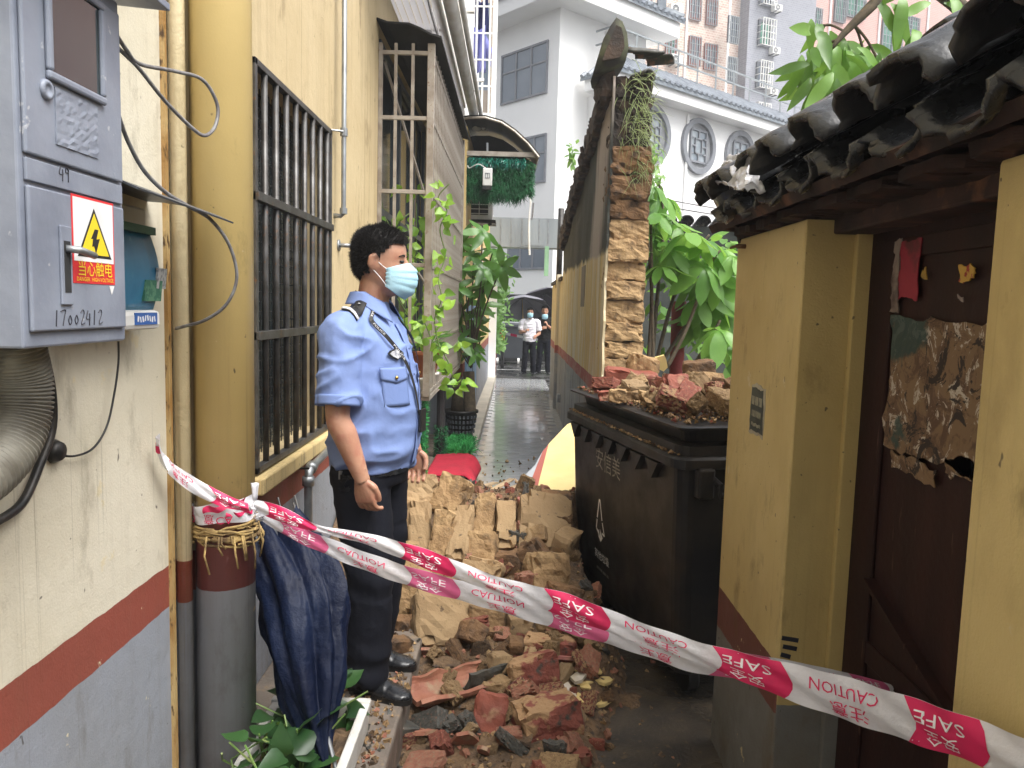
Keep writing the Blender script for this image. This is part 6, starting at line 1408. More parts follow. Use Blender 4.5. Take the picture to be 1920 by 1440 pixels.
for i in range(150):
    v = random.uniform(270, 480); p = PY(1200+random.gauss(18, 9)+(v-270)*.08, v, random.uniform(6.6, 7.4)); leaf(vn, 'hedge', p, rv(.7)+Vector((0, -.2, -.5)), .10)
for i in range(26): leaf(vn, 'hedge', PY(random.gauss(1072, 5), random.gauss(293, 10), 10.6), rv(.7), .12)
gtuft = MB()
for i in range(150):
    u, v = random.gauss(1199, 12), random.uniform(135, 255); p = PY(u, v, random.uniform(6.0, 6.4)); d = Vector((random.gauss(.25, .6), random.gauss(-.3, .5), random.gauss(-.35, .6))).normalized(); L = random.uniform(.08, .26); s = d.orthogonal().normalized()*.0035
    q1 = p+d*L*.5; q2 = p+d*L+Vector((0, 0, -L*.35)); gtuft.add([p-s, p+s, q1+s, q1-s, q2], [(0, 1, 2, 3), (3, 2, 4)])
for i in range(110):
    u, v = random.gauss(1200, 14), random.uniform(240, 330); p = PY(u, v, 6.2); d = Vector((random.gauss(.3, .5), random.gauss(-.3, .4), random.gauss(-.6, .4))).normalized(); L = random.uniform(.1, .25); s = d.orthogonal().normalized()*.003
    q1 = p+d*L*.5; q2 = p+d*L+Vector((0, 0, -L*.3)); gtuft.add([p-s, p+s, q1+s, q1-s, q2], [(0, 1, 2, 3), (3, 2, 4)])
tag(gtuft.build('hanging_grass', m_grassy), 'tuft of wiry grass hanging from the top of the broken wall', 'grass', kind='stuff')
# mango branch over the roof
mg = thing('mango_tree', 'mango branch with long drooping leaves showing above the tiled gate roof', 'tree', (2.6, 4.2, 0))
YG = 4.0
MB().tube(catmull([(3.0, 4.6, 0), (2.95, 4.6, 1.6), (2.75, 4.4, 2.9), PY(1700, -60, 4.1), PY(1640, 5, YG), PY(1585, 60, YG), PY(1560, 90, YG)], 5), [.07-.0021*i for i in range(31)], 8).build('trunk', m_stem, mg, True)
for a, b in (((1640, 5), (1690, -10)), ((1600, 45), (1620, 100)), ((1585, 60), (1530, 50)), ((1575, 75), (1540, 100)), ((1600, 45), (1650, 120))):
    MB().tube(catmull([PY(*a, YG), PY((a[0]+b[0])/2, (a[1]+b[1])/2-8, YG+.05), PY(*b, YG+.05)], 4), .007, 6).build('branch', m_stem, mg, True)
for i in range(130):
    c0 = random.choice(((1530, 55), (1540, 100), (1515, 110), (1570, 95), (1600, 100), (1625, 105), (1585, 120), (1560, 120), (1640, 110), (1560, 75), (1660, 100)))
    p = PY(random.gauss(c0[0], 16), random.gauss(c0[1]+22, 24), YG+random.gauss(.05, .15)); leaf(mg, 'mango', p, (random.gauss(0, .45), random.gauss(-.1, .4), random.gauss(-.75, .4)), .205, (random.gauss(0, .5), -1, random.gauss(.3, .3)))
for (u, v) in ((1640, 0), (1660, -5), (1650, 10), (1690, -8), (1670, 6), (1680, 8), (1745, 5), (1780, -5), (1720, 60), (1712, 55), (1770, 5)):
    leaf(mg, 'mango', PY(u, v, YG), (random.gauss(.2, .5), -.2, random.gauss(-.4, .4)), .22, (0, -1, .3))
# hedge and bush at the street end
hg = thing('hedge', 'light green hedge at the end of the alley behind the bollard', 'hedge', (-.5, 23.5, 0))
lv = MB()
def leafcards(mb, n, fn, L):
    for _ in range(n):
        p = Vector(fn()); d = rv().normalized(); s = d.orthogonal().normalized()*L*.22; mb.add([p, p+d*L*.5+s, p+d*L, p+d*L*.5-s], [(0, 1, 2, 3)])
leafcards(lv, 4200, lambda: (random.uniform(-4, 4.5), random.uniform(23.6, 24.6), random.uniform(.1, 1.55)+.15*random.random()), .16); lv.build('foliage', m_hedge, hg, kind='stuff')
MB().span((-4, 23.8, 0), (4.5, 24.4, 1.2)).build('core', m_dark, hg)
bs = thing('bush', 'pale leafy bush hanging by the end of the left house', 'bush', (-.5, 17.3, .5))
lv = MB(); leafcards(lv, 3600, lambda: (lambda p: (p.x, p.y, p.z))(PY(random.gauss(921, 13), random.choice((random.uniform(480, 560), random.uniform(540, 660))), random.uniform(17.25, 18.6))), .15); lv.build('foliage', m_hedge, bs, kind='stuff')
MB().tube([(-.55, 17.6, 0), (-.5, 17.6, 2.6)], .04, 6).build('stem', m_stem, bs)
tag(MB().span((PY(945, 0, 19.5).x-.05, 19.5, 0), (PY(945, 0, 19.5).x+.03, 19.58, PY(945, 520, 19.5).z)).build('sign_post', pm('red_white_post', (.5, .1, .08, 1), (.5, .3, .28, 1), 3, bump=0), None), 'thin reddish post behind the left umbrella at the alley end', 'post')

# ================================================================ FAR STREET THINGS
YD_ = 22.2
dm = thing('dumpster', 'grey wheeled dumpster across the street behind the white-shirted man', 'dumpster', (PY(950, 640, YD_).x, YD_+.4, 0))
xl, xr, zt_ = PY(921, 620, YD_).x, PY(990, 620, YD_).x, PY(950, 604, YD_).z
m_dump = pm('dark_dumpster', (.045, .05, .058, 1), (.06, .066, .075, 1), 3, rough=.5, bump=.05)
MB().loft([[Vector((xl+i, YD_+i, z)), Vector((xr-i, YD_+i, z)), Vector((xr-i, YD_+.9-i, z)), Vector((xl+i, YD_+.9-i, z))] for i, z in ((.12, .18), (.06, .6), (0, zt_-.15))]).build('body', m_dump, dm)
MB().span((xl-.03, YD_-.04, zt_-.15), (xr+.03, YD_+.95, zt_-.05)).build('rim', m_dump, dm, bevel=.02); MB().span((xl-.02, YD_, zt_-.05), (xr+.02, YD_+.9, zt_)).build('lid', m_frame_grey, dm, bevel=.02)
for x in (xl+.2, xr-.25):
    for y in (YD_+.1, YD_+.8): MB().lathe([(0, -.03), (.09, -.03), (.09, .03), (0, .03)], (x, y, .09), 12, Matrix.Rotation(pi/2, 3, 'Y')).build('wheel', m_whitepl, dm)
yb_ = 20.6; bx = PY(943, 640, yb_)
bo = thing('bollard', 'yellow bollard with a dark foot in the street beyond the alley', 'bollard', (bx.x, yb_, 0))
zt_ = PY(943, 619, yb_).z; zm = PY(943, 652, yb_).z; r_ = 3.6*yb_/1443
MB().tube([(bx.x, yb_, 0), (bx.x, yb_, zm)], r_*.9, 12).build('foot', m_rubber, bo); MB().lathe([(r_, zm), (r_, zt_-.05), (r_*.8, zt_), (0, zt_+.02)], (bx.x, yb_, 0), 14).build('post', m_yellowp, bo, True)
MB().lathe([(r_*1.06, zm+.33), (r_*1.06, zm+.38)], (bx.x, yb_, 0), 14).build('band', pm('orange_band', (.5, .28, .02, 1), None, 5, bump=0), bo)
a, b = PY(900, 616, 19.9), PY(985, 633, 19.2); c_ = PY(1040, 642, 19.4)
ft = thing('caution_tape', 'distant strip of red and white tape across the alley end', 'caution tape', a)
def strip(p, q, s0, s1, mat, nm, off=0): A_, B_ = p.lerp(q, s0), p.lerp(q, s1); MB().prism([A_-Vector((0, off, .032)), B_-Vector((0, off, .032)), B_+Vector((0, -off, .032)), A_+Vector((0, -off, .032))], (0, .002, 0)).build(nm, mat, ft)
strip(a, b, 0, 1, m_film, 'film')
for s_ in (.08, .38, .68): strip(a, b, s_, s_+.14, f_mag, 'red_field', .004)
strip(b, c_, 0, 1, m_film, 'film')
# ================================================================ PEOPLE
def remesh(mb, vox, it=4, fac=.5):
    me = mb.mesh('tmp', []); o = bpy.data.objects.new('tmp', me); C.objects.link(o)
    r = o.modifiers.new('r', 'REMESH'); r.mode = 'VOXEL'; r.voxel_size = vox; r.use_smooth_shade = True
    if it: s = o.modifiers.new('s', 'SMOOTH'); s.iterations = it; s.factor = fac
    out = bpy.data.meshes.new_from_object(o.evaluated_get(bpy.context.evaluated_depsgraph_get()))
    bpy.data.objects.remove(o); bpy.data.meshes.remove(me); return out
def arr(me): a = np.empty(len(me.vertices)*3, 'f'); me.vertices.foreach_get('co', a); return a.reshape(-1, 3)
def normals(me): a = np.empty(len(me.vertices)*3, 'f'); me.vertex_normals.foreach_get('vector', a); return a.reshape(-1, 3)
def wrinkle(me, fn):
    c, n = arr(me), normals(me); d = np.array([fn(*p) for p in c], 'f'); c += n*d[:, None]
    me.vertices.foreach_set('co', c.ravel()); me.update(); return me
def append(mb, me): mb.add([tuple(v.co) for v in me.vertices], [tuple(p.vertices) for p in me.polygons])
def sect(rows, z):
    zs = [r[0] for r in rows]; return [float(np.interp(z, zs, [r[k] for r in rows])) for k in (1, 2, 3)]
def srings(rows, n=28, steps=None, ex=2.0):
    out = []
    for z in (steps or [r[0] for r in rows]):
        xf, xb, w = sect(rows, z)
        out.append([Vector(((xf+xb)/2+(xf-xb)/2*np.sign(cos(a))*abs(cos(a))**(2/ex), w*np.sign(sin(a))*abs(sin(a))**(2/ex), z)) for a in [2*pi*k/n for k in range(n)]])
    return out
HEADR = [(-.012, .045, .0, .018), (0, .070, -.01, .036), (.02, .084, -.035, .050), (.045, .089, -.065, .062), (.07, .090, -.088, .070), (.09, .087, -.098, .074), (.115, .083, -.104, .076), (.13, .088, -.106, .077), (.15, .089, -.106, .077), (.17, .086, -.104, .075), (.19, .078, -.098, .070), (.208, .064, -.085, .060), (.222, .044, -.062, .044), (.231, .018, -.036, .022), (.234, -.005, -.012, .004)]
def limb(mb, pts, rs, n=14): mb.tube(catmull(pts, 5), list(np.interp(np.linspace(0, len(rs)-1, 5*(len(pts)-1)+1), range(len(rs)), rs)), n); return mb
def hand_mesh(w, d, nrm, thumb, curl=.5, sc=1.0):
    """palm, four bent fingers of unequal length, thumb from the side of the palm"""
    w, d, nrm = Vector(w), Vector(d).normalized(), Vector(nrm).normalized(); nrm = (nrm-d*nrm.dot(d)).normalized(); lat = Vector(thumb); lat = (lat-d*lat.dot(d)-nrm*lat.dot(nrm)).normalized()
    mb = MB()
    def rg(t, hw, ht, off=0): return [w+d*(t*sc)+lat*(cos(a)*hw*sc+off)+nrm*(sin(a)*ht*sc) for a in [2*pi*k/16 for k in range(16)]]
    mb.loft([rg(-.03, .026, .021), rg(0, .026, .020), rg(.025, .033, .018), rg(.06, .042, .016), rg(.088, .042, .013), rg(.098, .038, .010)])
    for k, (L, o) in enumerate(((.070, .031), (.078, .0105), (.073, -.0105), (.058, -.0305))):
        p = w+d*(.085*sc)+lat*(o*sc); pts = [p-d*.02*sc]; ang = 0; cur = p; dd = d
        for j, f in enumerate((.45, .30, .25)):
            ang += curl*(.55, .75, .5)[j]; dd = d*cos(ang)+nrm*sin(ang)+lat*(o*1.2); pts.append(cur); cur = cur+dd*(L*f*sc)
        pts.append(cur); mb.tube(catmull(pts, 4), [(.0098-.0022*i/17)*sc for i in range(17)], 10)
    p = w+d*(.018*sc)+lat*(.024*sc); mb.tube(catmull([p-lat*.014*sc, p+d*.022*sc+lat*.016*sc+nrm*.006*sc, p+d*.052*sc+lat*.022*sc+nrm*.016*sc, p+d*.078*sc+lat*.016*sc+nrm*.024*sc], 4), [.0135*sc]*6+[.0115*sc]*7, 10)
    return remesh(mb, .0030*sc, 2, .4)
def person(nm_label, loc, yaw, J, R, shirt_mat, sleeve=.85, head_yaw=0, vox=.007, mask=True, near=False, shirt_lab=None, ht=1.0, chinmask=False):
    root = thing('person', nm_label, 'person', loc)
    W_ = Matrix.Translation(loc) @ Matrix.Rotation(yaw, 4, 'Z') @ Matrix.Scale(ht, 4)
    HW = W_ @ Matrix.Translation(J['head']) @ Matrix.Rotation(head_yaw, 4, 'Z') @ Matrix.Rotation(J.get('nod', 0), 4, 'Y')
    HL = W_.inverted() @ HW
    def put(name, me, mat, par=root, M=W_, smooth=True, **kw):
        me.name = name; me.materials.clear(); [me.materials.append(x) for x in (mat if isinstance(mat, list) else [mat])]
        if smooth: me.polygons.foreach_set('use_smooth', [True]*len(me.polygons))
        return link(name, me, par, mw=M, **kw)
    rows = R['torso']; inner = [(z, xf-.02, xb+.02, w-.02) for z, xf, xb, w in rows]
    # ---- continuous body
    b = MB(); b.loft(srings(inner)); 
    hz = np.linspace(-.012, .234, 26); hr_ = srings(HEADR, 30, list(hz), 2.25)
    b.loft([[HL @ p for p in r] for r in hr_])
    c = J['head']; b.tube([Vector((-.015, 0, rows[-1][0]-.10)), Vector((-.005, 0, rows[-1][0]+.0)), Vector((c[0]-.022, 0, c[2]+.05))], [.075, .060, .058], 18)
    def hp(x, y, z): return HL @ Vector((x, y, z))
    b.tube([hp(.080, 0, .128), hp(.096, 0, .10), hp(.112, 0, .078), hp(.09, 0, .066)], [.010, .012, .0155, .010], 10)
    for sy in (-1, 1):
        b.tube([hp(-.022, sy*.074, .082), hp(-.030, sy*.086, .10), hp(-.026, sy*.088, .128), hp(-.008, sy*.082, .138), hp(.002, sy*.077, .122), hp(.0, sy*.075, .09)], [.008, .008, .008, .0075, .006, .007], 8); b.tube([hp(-.012, sy*.072, .078), hp(-.014, sy*.078, .108), hp(-.012, sy*.075, .128)], [.011, .012, .009], 8)
    for s in ('R', 'L'):
        sh_, el, wr = (Vector(J[k+s]) for k in ('sh', 'el', 'wr'))
        limb(b, [sh_.lerp(Vector((0, 0, sh_.z)), .35), sh_, sh_.lerp(el, .5), el, el.lerp(wr, .3), el.lerp(wr, .7), wr, wr+(wr-el).normalized()*.025], [.05, .058, .050, .043, .045, .036, .028, .027])
        hip, kn, an = (Vector(J[k+s]) for k in ('hip', 'kn', 'an'))
        limb(b, [hip, hip.lerp(kn, .5), kn, kn.lerp(an, .35), an, an-Vector((0, 0, .05))], [.085, .07, .052, .05, .036, .036])
    me = remesh(b, vox, 5, .5)
    bm_ = MB(); append(bm_, me)
    for s in ('R', 'L'):
        h = J['hand'+s]; append(bm_, hand_mesh(J['wr'+s], h[0], h[1], h[2], h[3]) if near else hand_mesh(J['wr'+s], h[0], h[1], h[2], h[3]))
    body = put('body', bm_.mesh('body', m_skin, True), m_skin)
    # ---- hair: shell with a ragged hairline, plus short strands
    hb = MB(); hs_ = MB(); rings = srings(HEADR, 44, list(np.linspace(.02, .2345, 34)), 2.25); keep = {}
    cen = Vector((-.01, 0, .12)); vs = []
    def hairy(p):
        n_ = .016*noise.noise(p*34)+.008*noise.noise(p*90)
        if p.x > .045: return p.z > .176+n_+.20*max(0, abs(p.y)-.045)-.0
        if p.x > .012: return p.z > .128+n_+(p.x-.012)*1.45
        if p.x > -.022: return p.z > .118+n_-(.012-p.x)*.2
        return p.z > .046+n_*1.2+max(0, p.x+.075)*.55
    pts = []
    for i, r in enumerate(rings):
        for p in r:
            d = (p-cen).normalized(); g = .006+.006*max(0, p.z-.15)/.08+.004*noise.noise(p*30); vs.append(p+d*g)
            pts.append(p)
    N_ = 44; fs = [(i*N_+k, i*N_+(k+1) % N_, (i+1)*N_+(k+1) % N_, (i+1)*N_+k) for i in range(33) for k in range(N_)]
    fs = [f for f in fs if sum(hairy(pts[q]) for q in f) >= 3]
    hb.add(vs, fs)
    rr = random.Random(5)
    for f in fs:
        for _ in range(16 if near else 2):
            a, b2 = rr.random(), rr.random(); p = vs[f[0]].lerp(vs[f[1]], a).lerp(vs[f[3]].lerp(vs[f[2]], a), b2); d = (p-cen).normalized()
            d = (d+Vector((.35*(p.z-.1)/.1+rr.gauss(0, .35), rr.gauss(0, .35), rr.gauss(-.35 if p.z < .15 else .15, .35)))).normalized(); s_ = d.orthogonal().normalized()*.0011; L = rr.uniform(.007, .021)
            hb.add([p-d*.004-s_, p-d*.004+s_, p+d*L], [(0, 1, 2)])
    put('hair', hb.mesh('hair', m_hair), m_hair, M=HW, smooth=False)
    # ---- eyes and brows
    for sy in (-1, 1):
        e = MB(); e.lathe([(0, -.0045), (.008, -.004), (.0125, 0), (.008, .004), (0, .0045)], (0, 0, 0), 10)
        eo = put('eye', e.mesh('eye', []), f_black, M=HW @ Matrix.Translation((.0795, sy*.033, .117)) @ Euler((0, 0, sy*.45)).to_matrix().to_4x4() @ Matrix.Diagonal((.55, 1, 1, 1)), label='dark narrowed eye' if near else None)
        e = MB(); e.tube([(.083, sy*.014, .1345), (.086, sy*.032, .141), (.072, sy*.052, .135)], [.0035, .0042, .002], 6, flat=.6); put('eyebrow', e.mesh('eb', []), m_hair, M=HW)
    # ---- mask
    if mask:
        zoff = -.078 if chinmask else 0; xo = -.012 if chinmask else 0
        def mk_(u, v):
            u = u*2-1; cu = max(0., cos(u*pi/2)); xf = np.interp(v, [0, .2, .5, .8, 1], [.103, .126, .131, .118, .088])
            zc, zs_ = .112-.132*v, .088-.064*v; x = .028+(xf-.028)*cu**.75; y = .0745*sin(u*pi/2)*(1+.05*sin(v*pi)); z = zs_+(zc-zs_)*cu**.8
            pl_ = .0055*((v*4.5) % 1)*min(1, v*8, (1-v)*8)
            return (x+pl_+xo, y, z+zoff)
        mo = put('face_mask', MB().sheet(mk_, 28, 24, .002).mesh('m', []), m_mask, M=HW)
        lp = MB()
        for sy in (-1, 1):
            lp.tube(catmull([(.033+xo, sy*.0755, .086+zoff), (.005, sy*.080, .107+zoff*.5), (-.018, sy*.085, .131)], 4), .0016, 5); lp.tube(catmull([(.033+xo, sy*.0755, .026+zoff), (.01, sy*.078, .055+zoff*.5), (-.022, sy*.080, .088)], 4), .0016, 5)
        put('ear_loop', lp.mesh('l', []), f_white, mo, HW)
    # ---- shirt
    s = MB(); st_ = list(np.linspace(rows[0][0], rows[-1][0], 24)); s.loft(srings(rows, 36, st_))
    for sd in ('R', 'L'):
        sh_, el, wr = (Vector(J[k+sd]) for k in ('sh', 'el', 'wr')); e = sh_.lerp(el, sleeve); dwn = (el-sh_).normalized()
        limb(s, [sh_.lerp(Vector((0, 0, sh_.z+.02)), .45), sh_+Vector((0, 0, -.012)), sh_.lerp(el, .4), e], [.060, .076, R.get('slv', .080)*.97, R.get('slv', .080)])
    me = remesh(s, .0075 if near else .010, 4, .5)
    sd_ = R.get('seed', 1)
    def shw(x, y, z):
        p = Vector((x, y, z)); r1 = 1-abs(noise.noise(Vector((x*5+z*6+sd_, y*5, z*11-x*7))))*2; r2 = noise.noise(Vector((x*13, y*13+sd_, z*20+x*9)))
        k = .010*r1*abs(r1)+.005*r2
        if abs(y) < .2 and z < R['hem']+.14: k += .007*sin(z*62+noise.noise(p*7)*3.5)*max(0, 1-(z-R['hem'])/.14)
        return k*(1.25 if abs(y) > .17 else 1.0)
    wrinkle(me, shw); so_ = put('shirt', me, shirt_mat, label=shirt_lab)
    # ---- trousers
    t_ = MB(); tr = R['trs']; t_.loft(srings(tr, 32))
    for sd in ('R', 'L'):
        hip, kn, an = (Vector(J[k+sd]) for k in ('hip', 'kn', 'an'))
        limb(t_, [hip+Vector((0, 0, .02)), hip.lerp(kn, .45), kn, kn.lerp(an, .5), an+Vector((-.005, 0, .03)), an+Vector((-.012, 0, .005))], R.get('leg', [.098, .092, .080, .078, .078, .080]), 20)
    me = remesh(t_, .009 if near else .011, 4, .5)
    def trw(x, y, z):
        r1 = noise.noise(Vector((x*7, y*7, z*3.2+sd_))); r2 = 1-abs(noise.noise(Vector((x*6+z*9, y*6, z*9-x*5))))*2
        k = .006*r1+.004*r2*abs(r2)
        if z < .32: k += .008*sin(z*38+x*12+noise.noise(Vector((x*6, y*6, z*6)))*3)*(1-z/.32)
        if abs(z-.5) < .12: k += .004*sin(z*55+x*20)
        return k
    wrinkle(me, trw); put('trousers', me, m_trouser)
    # ---- shoes
    for sd in ('R', 'L'):
        an = Vector(J['an'+sd]); fy = J.get('foot'+sd, 0)
        prof = [(-.098, .018, .050), (-.094, .030, .072), (-.06, .037, .092), (-.02, .039, .098), (.02, .040, .088), (.06, .043, .070), (.10, .046, .056), (.14, .044, .047), (.168, .034, .040), (.184, .018, .032), (.188, .006, .024)]
        rgs = []
        for x, hw, h in prof: rgs.append([Vector((x, cos(a)*hw, .022+(max(0, sin(a))**.8)*(h-.022) if sin(a) > 0 else .022+sin(a)*.006)) for a in [2*pi*k/18 for k in range(18)]])
        me = remesh(MB().loft(rgs), .0045, 2, .4)
        wrinkle(me, lambda x, y, z: .0022*sin(x*170+y*20)*max(0, 1-abs(x-.075)/.04)*(1 if z > .04 else 0)+.0016*sin((x+z)*260)*max(0, 1-abs(x-.005)/.05)*(1 if z > .05 else 0))
        M = W_ @ Matrix.Translation((an.x, an.y, an.z-.085)) @ Matrix.Rotation(fy, 4, 'Z')
        so2 = put('shoe', me, m_leather, M=M)
        put('sole', MB().loft([[Vector((x, cos(a)*w_, z)) for x, w_, a in sl_s] for z, sl_s in ((0, SOLE), (.020, SOLE))]).mesh('s', []), m_rubber, so2, M, False)
    return root, W_, HW, put, so_
SOLE = []
for k in range(24):
    a = 2*pi*k/24; x = .045+.146*cos(a); SOLE.append((x, (.046 if x > .05 else .040)*1.0*abs(sin(a))**.7+1e-4, pi/2*0 if sin(a) >= 0 else pi))
# ---------------------------------------------------------------- policeman
TR = [(.855, .150, -.150, .186), (.88, .160, -.158, .192), (.94, .172, -.160, .198), (1.02, .178, -.158, .198), (1.10, .170, -.156, .194), (1.20, .156, -.160, .194), (1.30, .136, -.166, .197), (1.37, .104, -.152, .190), (1.42, .070, -.118, .150), (1.455, .052, -.085, .095), (1.475, .046, -.076, .074)]
JP = dict(head=(.030, 0, 1.512), nod=.02, shR=(-.04, -.188, 1.365), elR=(-.03, -.245, 1.075), wrR=(.055, -.235, .865), shL=(-.03, .188, 1.365), elL=(.0, .262, 1.085), wrL=(.075, .265, .885),
    handR=((.16, .05, -1), (.25, 1, .05), (1, -.15, .2), .75), handL=((.10, .0, -1), (.15, -1, 0), (1, 0, .2), .65),
    hipR=(-.01, -.088, .84), hipL=(.0, .088, .84), knR=(.03, -.10, .48), knL=(.005, .10, .48), anR=(.035, -.105, .085), anL=(-.04, .115, .085), footR=-.22, footL=.0)
RP = dict(torso=TR, hem=.86, slv=.077, seed=3, leg=[.106, .102, .090, .087, .086, .088], trs=[(.80, .130, -.150, .178), (.86, .140, -.150, .182), (.93, .142, -.142, .172)])
PL = Vector((-.525, 2.86, .2)); PYAW = radians(-12)
pr, PW, PH, pput, pshirt = person('policeman in a light blue short-sleeved uniform shirt and mask looking towards the far end', PL, PYAW, JP, RP, m_shirt, .86, radians(10), .0062, near=True, ht=.985)
def surf(z, a, off=.007):
    xf, xb, w = sect(TR, z); cx, rx = (xf+xb)/2, (xf-xb)/2; n = Vector((cos(a)/rx, sin(a)/w, 0)).normalized(); return Vector((cx+rx*cos(a), w*sin(a), z))+n*off
m_shirt2 = cloth('blue_uniform_trim', (.19, .262, .50, 1), (.155, .222, .44, 1))
from mathutils.bvhtree import BVHTree
_bv = BVHTree.FromPolygons([v.co.copy() for v in pshirt.data.vertices], [tuple(p.vertices) for p in pshirt.data.polygons])
def top_(x, y, off):
    h = _bv.ray_cast(Vector((x, y, 1.7)), Vector((0, 0, -1)))
    if h[0] is None: return Vector((x, y, 1.40))
    n = h[1] if h[1].z > 0 else -h[1]
    return h[0]+n.lerp(Vector((0, 0, 1)), .5)*off
# collar
def col(u, v):
    a = .50+(2*pi-1.0)*u; f = abs(cos(a/2))**0
    r0 = .064; fr = max(0, cos(a)); x0, y0 = -.010+cos(a)*r0*1.05, sin(a)*r0; zt_ = 1.515-.030*fr
    if v < .35: t = v/.35; return (x0, y0, 1.468+(zt_-1.468)*t-.012*fr)
    t = (v-.35)/.65; o = .008+.020*t+.030*fr*t; return (x0+cos(a)*o, y0+sin(a)*o, zt_-(.048+.035*fr**2)*t-.012*fr)
pput('collar', MB().sheet(col, 40, 12, .003).mesh('c', []), m_shirt2, pshirt)
pput('placket', MB().sheet(lambda u, v: surf(.87+.53*v, -.085+.17*u, .0085), 4, 30, .003).mesh('p', []), m_shirt2, pshirt)
for k in range(5): p = surf(.93+k*.095, 0, .011); pput('button', MB().lathe([(0, .002), (.005, .001), (.0055, 0)], (0, 0, 0), 8, Matrix.Rotation(pi/2, 3, 'Y')).mesh('b', []), m_shirt2, pshirt, PW @ Matrix.Translation(p))
for sg, nm in ((-1, 'R'), (1, 'L')):
    c0 = sg*.62
    pk = pput('pocket', MB().sheet(lambda u, v: surf(1.105+.125*v-.012*(1-v)*(1-abs(u*2-1))*0, c0+(u-.5)*.62, .0095), 10, 10, .003).mesh('p', []), m_shirt2, pshirt)
    pput('pocket_flap', MB().sheet(lambda u, v: surf(1.195+.05*v+(.014*abs(u*2-1)-.007)*(1-v), c0+(u-.5)*.64, .0135), 10, 5, .004).mesh('p', []), m_shirt2, pk)
    p = surf(1.208, c0, .018); pput('pocket_button', MB().lathe([(0, .004), (.006, .003), (.0075, 0)], (0, 0, 0), 10, Matrix.Rotation(c0, 3, 'Z') @ Matrix.Rotation(pi/2, 3, 'Y')).mesh('b', []), m_gold, pk, PW @ Matrix.Translation(p))
    # epaulette
    ep = MB().sheet(lambda u, v: top_(-.012+.056*(u-.5)*(1-.25*(1-v)), sg*(.085+.110*v), .009), 6, 8, .005 if sg > 0 else -.005)
    eo = pput('epaulette', ep.mesh('e', []), f_black, pshirt)
    bar = MB().sheet(lambda u, v: top_(-.012+.058*(u-.5), sg*(.182+.012*v), .013), 4, 2, .004 if sg > 0 else -.004); pput('rank_bar', bar.mesh('r', []), f_white, eo)
    st2 = MB()
    for k in range(2):
        y = .135+.026*k; c = top_(-.012, sg*y, .0165); st2.add([c+Vector((cos(q*pi/4)*(.0075 if q % 2 == 0 else .004), sin(q*pi/4)*(.0075 if q % 2 == 0 else .004), -.004*0)) for q in range(8)], [tuple(range(8))])
    st2.lathe([(0, .003), (.006, .001)], top_(-.012, sg*.105, .013), 8); pput('rank_star', st2.mesh('s', []), f_white, eo, smooth=False)
# sleeve hems
for sd in ('R', 'L'):
    sh_, el = Vector(JP['sh'+sd]), Vector(JP['el'+sd]); dd = (el-sh_).normalized(); e_ = sh_.lerp(el, .86); x_ = dd.orthogonal().normalized(); y_ = dd.cross(x_)
    cuff_m = MB().sheet(lambda u, v: e_-dd*(.030-.036*v)+(x_*cos(u*2*pi)+y_*sin(u*2*pi))*(.0785+.002*sin(u*19)+.002*sin(u*7+2)), 40, 4, .004)
    pput('sleeve_hem', cuff_m.mesh('c', []), m_shirt2, pshirt)
# chest badge
ba = -.50
def bad(k, o): return [surf(1.292+y*k, ba+x*k/.17, o) for x, y in ((-.036, .002), (-.024, .013), (-.008, .016), (0, .022), (.008, .016), (.024, .013), (.036, .002), (.024, -.010), (.010, -.016), (0, -.022), (-.010, -.016), (-.024, -.010))]
bo_ = pput('badge', MB().prism(bad(1, .0095), (.004, -.002, 0)).mesh('b', []), f_black, pshirt, smooth=False); pput('badge_emblem', MB().prism(bad(.78, .0145), (.001, -.0005, 0)).mesh('b', []), pm('silver_thread', (.55, .56, .58, 1), (.22, .23, .26, 1), 60, lo=.45, hi=.6, bump=0), bo_, smooth=False)
# lanyard
def lan(sg):
    P = [Vector((-.060, sg*.035, 1.512)), Vector((-.02, sg*.078, 1.496)), Vector((.03, sg*.082, 1.455)), surf(1.41, sg*.92, .016), surf(1.35, sg*.62, .018), surf(1.27, sg*.34, .018), surf(1.17, sg*.15, .018), surf(1.06, sg*.05, .016)]
    return catmull(P, 6)
lm = MB()
for sg in (-1, 1):
    pts = lan(sg); n_ = len(pts)
    vs = []
    for i, p in enumerate(pts):
        t_ = (pts[min(i+1, n_-1)]-pts[max(i-1, 0)]).normalized(); o_ = Vector((p.x+.02, p.y, 0)).normalized(); x = t_.cross(o_).normalized()*.0075; vs += [p-x, p+x]
    lm.add(vs, [(i*2, i*2+1, i*2+3, i*2+2) for i in range(n_-1)])
lo_ = pput('lanyard', lm.mesh('l', []), f_black, smooth=False)
pts = lan(-1); lt_ = MB()
def lput(txt, i0, i1):
    v, f = text2d(txt, 1); xs = [p[0] for p in v]; x0, x1 = min(xs), max(xs); out = []
    for x, y in v:
        s = i0+(i1-i0)*(x-x0)/(x1-x0); i = int(s); p = pts[i].lerp(pts[min(i+1, len(pts)-1)], s-i); t_ = (pts[min(i+1, len(pts)-1)]-pts[max(i-1, 0)]).normalized(); o_ = Vector((p.x+.02, p.y, 0)).normalized(); sd2 = o_.cross(t_).normalized(); out.append(p+o_*.002+sd2*(y*.010))
    lt_.add(out, f)
for a_, b_ in ((5, 9), (12, 16), (19, 23), (26, 30)): lput('POLICE', a_, b_)
pput('lanyard_text', lt_.mesh('t', []), f_white, lo_, smooth=False)
p = surf(1.04, .02, .022); pput('card_holder', MB().box(p, (.008, .055, .085)).mesh('h', []), m_rubber, lo_, smooth=False)
